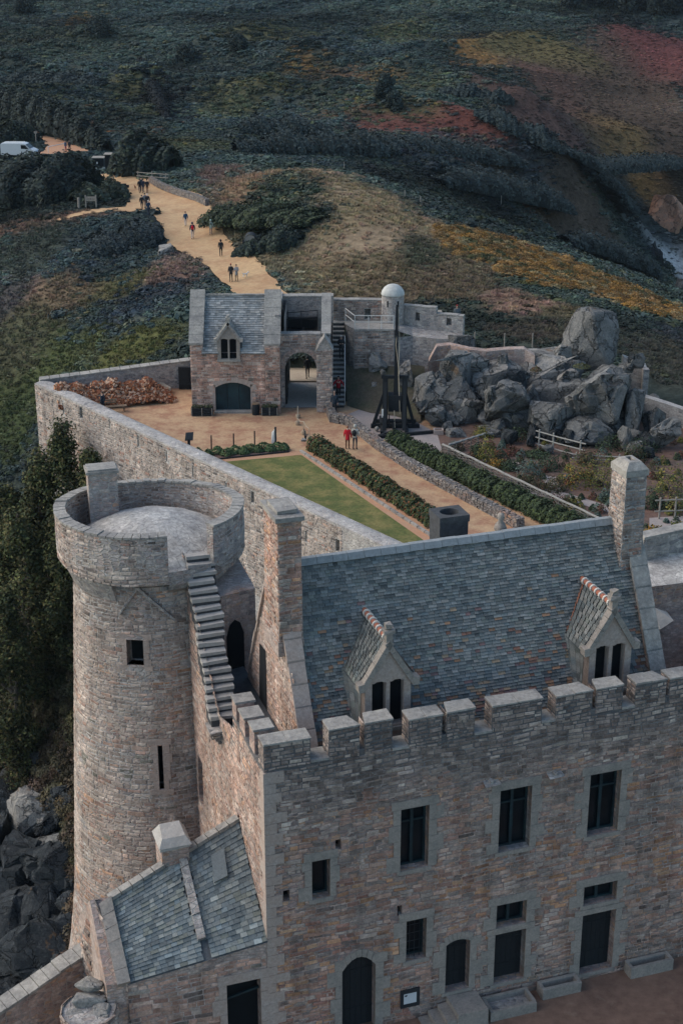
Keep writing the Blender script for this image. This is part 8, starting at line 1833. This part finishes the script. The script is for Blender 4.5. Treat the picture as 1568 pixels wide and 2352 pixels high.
# ================================================================ TREES
def tree_meshes(seed, h, wd, cols, n, leaf, shape):
    r = random.Random(seed); tr = MB(); pts = [np.array([0, 0, -.5])]
    for k in range(1, 7): pts.append(np.array([r.gauss(0, .05) * h * .3, r.gauss(0, .05) * h * .3, h * .85 * k / 6]))
    tr.tube(pts, [h * (.03 if h < 8 else .014) * (1 - k / 7.5) + .02 for k in range(7)], 7)
    cl = []
    for k in range(34 if h < 8 else 90):
        z = h * r.uniform(.06, 1.0); rr_ = wd / 2 * shape(z / h); q = r.uniform(0, 6.283); e_ = rr_ * r.uniform(.35, 1.0); c = np.array([math.cos(q) * e_, math.sin(q) * e_, z * .97]); cl.append((c, wd * r.uniform(.12, .22), r.uniform(.55, 1.4)))
        b = np.array([0, 0, max(.1, z - e_ * .7)]); tr.tube([b, (b + c) / 2 + np.array([0, 0, .1]), c], [h * .008 + .012, h * .006 + .008, .01], 5)
    cr = MB()
    for c, rad_, sh in cl:
        for i in range(n // (34 if h < 8 else 90)):
            d = Vector((r.gauss(0, 1), r.gauss(0, 1), r.gauss(.1, 1))).normalized(); p = Vector(c) + Vector((d.x, d.y, d.z * 1.25)) * rad_ * r.uniform(.5, 1.1); nrm = (d + Vector((r.gauss(0, .5), r.gauss(0, .5), r.gauss(.3, .5)))).normalized(); a = nrm.orthogonal().normalized(); b = nrm.cross(a); th = r.uniform(0, 6.28); a, b = a * math.cos(th) + b * math.sin(th), b * math.cos(th) - a * math.sin(th)
            s = leaf * r.uniform(.6, 1.4); cc = r.choice(cols); f = sh * r.uniform(.7, 1.3); cr.poly([p - a * s, p + b * s * .55, p + a * s, p - b * s * .55], tuple(x * f for x in cc))
    return tr, cr
def plant_tree(name, label, loc, seed, h, wd, cols, n, leaf, shape, group=None, cat='tree'):
    t = thing(name, (0, 0, 0), label, cat, group); tr, cr = tree_meshes(seed, h, wd, cols, n, leaf, shape); tr.build('trunk', 'bark', t); cr.build('crown', 'leaves', t); t['_e'].location = tuple(map(float, loc)); return t['_e']
TC_ = [(.056, .068, .026), (.075, .08, .030), (.044, .054, .028), (.09, .078, .033), (.032, .042, .022)]
ell = lambda t: (math.sin(math.pi * min(1, max(.04, t * .92 + .06))) ** .6) * (1 - .35 * t); conf = lambda t: max(.06, 1 - t) ** .8 * 1.0
for i, (X, Y, zt, wd, lab) in enumerate([(-19.6, 101.3, .5, 4.2, 'tallest evergreen tree growing against the curtain wall'), (-17.4, 99.2, -1.2, 3.6, 'dark evergreen tree standing right of the tallest one under the curtain wall'), (-21.4, 101.4, -1.8, 4.6, 'bushy evergreen tree left of the tallest one under the wall corner'), (-18.8, 96.6, -4.2, 4.6, 'evergreen tree lower down the cliff just left of the tower parapet'), (-22.2, 97.4, -4.8, 5.2, 'broad dark tree at the left edge of the cliff below the wall'), (-16.0, 96.0, -3.4, 3.4, 'small dark tree squeezed between the tower parapet and the curtain wall'), (-24.2, 103.2, -5.0, 4.2, 'evergreen bush tree at the foot of the wall corner on the left'), (-22.8, 93.6, -9.0, 5.0, 'broad evergreen tree low at the left edge beside the tower')]):
    z = float(height(X, Y)[0]); plant_tree('evergreen_tree', lab, (X, Y, z - .3), 50 + i, zt - z + .3, wd, TC_, 15000, .125, ell)
CC = [(.014, .022, .022), (.020, .028, .026), (.010, .017, .018), (.026, .034, .028)]
ct_ = plant_tree('conifer_tree', 'dark conifer in the wood on the far ridge at top right', T(1400, 20, 200, 640), 80, 11, 6.5, CC, 3000, .42, conf, 'conifers on the far ridge')
for i in range(26):
    px = rng.uniform(1290, 1650); py = 22 + max(0, (px - 1330)) * .085 + rng.uniform(-24, 4); q = T(px, py, 300, 640); dup(ct_, q, rng.uniform(0, 6), None, float(rng.uniform(.8, 1.3)))
for px, py, h, wd, lab in ((885, 222, 3.6, 4.5, 'round dark bush standing alone above the red heather'), (905, 252, 3.0, 4.0, 'second dark bush just below the lone round bush'), (545, 118, 3.2, 5.5, 'dark round thicket high on the left hillside'), (60, 30, 4.5, 8, 'dark tree clump at the top left of the hillside'), (230, 85, 4.0, 8, 'rounded tree clump beside the orange bush at top left'), (430, 140, 3.2, 6, 'dark bush in the upper middle of the hillside')):
    plant_tree('hill_bush', lab, T(px, py, 200, 600), px, h, wd, [(.022, .034, .034), (.03, .042, .036)], 2200, .30, ell, None, 'bush')
# the tall dark hedge above the upper path, and the thickets round the path
def thicket(name, label, a, b, wd, h, cols, n, leaf, cat='hedge'):
    a, b = np.array(a, float), np.array(b, float); L_ = np.linalg.norm((b - a)[:2]); d = (b - a) / L_; nn = np.array([-d[1], d[0], 0]); nn /= np.linalg.norm(nn); t = thing(name, (a + b) / 2, label, cat); mb = MB(); ph = random.uniform(0, 9)
    lump = lambda x, s: 1 + .22 * math.sin(x * .9 + s + ph) + .14 * math.sin(x * 2.3 + 2 * s + ph) + .08 * math.sin(x * 6 + s)
    seg = 30; V = []
    for k in range(seg + 1):
        x = L_ * k / seg; e_ = min(1, 3.2 * min(k, seg - k) / seg + .25) ** .6
        for i in range(7): q = math.pi * i / 6; V.append(a + d * x + nn * (math.cos(q) * wd * .42 * lump(x, 0) * e_) + ZV * (math.sin(q) ** .7 * h * .85 * lump(x, 1) * e_ - .1))
    mb.mesh(V, [(k * 7 + i, (k + 1) * 7 + i, (k + 1) * 7 + i + 1, k * 7 + i + 1) for k in range(seg) for i in range(6)], tuple(x * .6 for x in cols[0]))
    def pt():
        x = random.uniform(0, L_); q = random.uniform(0, math.pi); e_ = min(1, 3.2 * min(x, L_ - x) / L_ + .25) ** .6; r_ = random.uniform(.9, 1.1)
        return a + d * x + nn * (math.cos(q) * wd / 2 * lump(x, 0) * e_ * r_) + ZV * (math.sin(q) ** .7 * h * lump(x, 1) * e_ * r_ - .1), nn * math.cos(q) + ZV * math.sin(q)
    leafmass(mb, pt, n, leaf, cols); mb.build('foliage', 'leaves', t)
DK = [(.022, .032, .032), (.028, .038, .034), (.018, .026, .027), (.034, .044, .034)]; MG = [(.04, .055, .04), (.05, .062, .04), (.034, .046, .04)]
thicket('tall_hedge', 'tall dark hedge bank running above the upper path at left', T(-10, 246), T(246, 350), 4, 4.4, DK, 7000, .32)
thicket('thicket', 'dark rounded thicket right of the kiosk', T(265, 398), T(400, 392), 8, 4.2, MG + DK, 5000, .30, 'thicket')
thicket('thicket', 'big dark thicket below the white van', on_path(-30, 470), on_path(205, 452), 12, 4.2, DK, 9000, .27, 'thicket')
thicket('thicket', 'green topped hedge row just under the white van', T(-20, 394), T(196, 398), 5, 2.2, MG + DK, 4500, .26, 'thicket')
thicket('thicket', 'rounded shrub clump behind the pillory', T(170, 468), T(286, 450), 6, 2.0, MG, 4500, .22, 'thicket')
thicket('thicket', 'bushy bank left of the upper path above the van', T(-14, 338), T(70, 322), 6, 2.8, MG + DK, 3500, .28, 'thicket')
thicket('thicket', 'dark gorse clump behind the wooden cart', T(548, 582), T(690, 560), 6, 1.6, DK + MG, 5000, .17, 'thicket')
thicket('thicket', 'long green gorse thicket on the mound beside the dry stone wall', T(482, 508), T(735, 514), 7, 1.6, [(.042, .056, .032), (.034, .046, .030), (.055, .068, .034), (.03, .04, .03)], 9000, .18, 'thicket')
thicket('thicket', 'dark gorse on the hump left of the path', T(200, 575), T(365, 540), 9, 1.5, [(.032, .044, .046), (.042, .055, .054), (.026, .036, .04)], 8000, .16, 'thicket')

for a, b, wd, h, lab in (((540, 350), (905, 352), 9, 3.0, 'long dark scrub ridge beyond the grassy mound'), ((1000, 425), (1295, 492), 9, 3.6, 'dark gorse ridge dipping towards the sea right of the mound'), ((1090, 262), (1300, 352), 11, 2.2, 'dark green ridge below the upper red heather'), ((820, 338), (1200, 385), 8, 2.6, 'long scrub fold under the red heather slope'), ((1290, 352), (1430, 500), 10, 2.4, 'dark scrub edge falling towards the cove'), ((1330, 400), (1560, 380), 10, 2.4, 'dark scrub band below the brown bracken slope at right'), ((1290, 560), (1500, 640), 8, 3.0, 'dark scrub slope behind the orange bracken'), ((1180, 240), (1010, 215), 7, 2.2, 'low scrub line above the red heather'), ((550, 300), (760, 310), 8, 2.4, 'scrub fold right of the yellow green knoll'), ((0, 190), (240, 200), 7, 2.0, 'scrub line across the left hillside')):
    thicket('scrub_ridge', lab, T(*a, 150, 600), T(*b, 150, 600), wd, h, [(.036, .050, .050), (.044, .058, .054), (.030, .042, .044)], 7000, .26, 'scrub')
thicket('gully', 'narrow dark gully of shrubs running down the left hillside', T(322, 138, 150, 600), T(386, 278, 150, 600), 2.6, 1.6, [(.008, .011, .013), (.012, .016, .018)], 5000, .22, 'gully')

# ================================================================ AIR
mb = MB(); mb.box(-420, 420, -60, 1000, -40, 60); hz = mb.build('haze', []); tag(hz, None, None, kind='stuff')
m = bpy.data.materials.new('haze'); m.use_nodes = True; nt = m.node_tree; nt.nodes.remove(nt.nodes['Principled BSDF'])
vp = nd(nt, 'ShaderNodeVolumePrincipled', {'Color': (.62, .78, .90, 1), 'Density': .00005, 'Anisotropy': .0}); nt.links.new(vp.outputs[0], nt.nodes['Material Output'].inputs['Volume']); hz.data.materials.append(m)
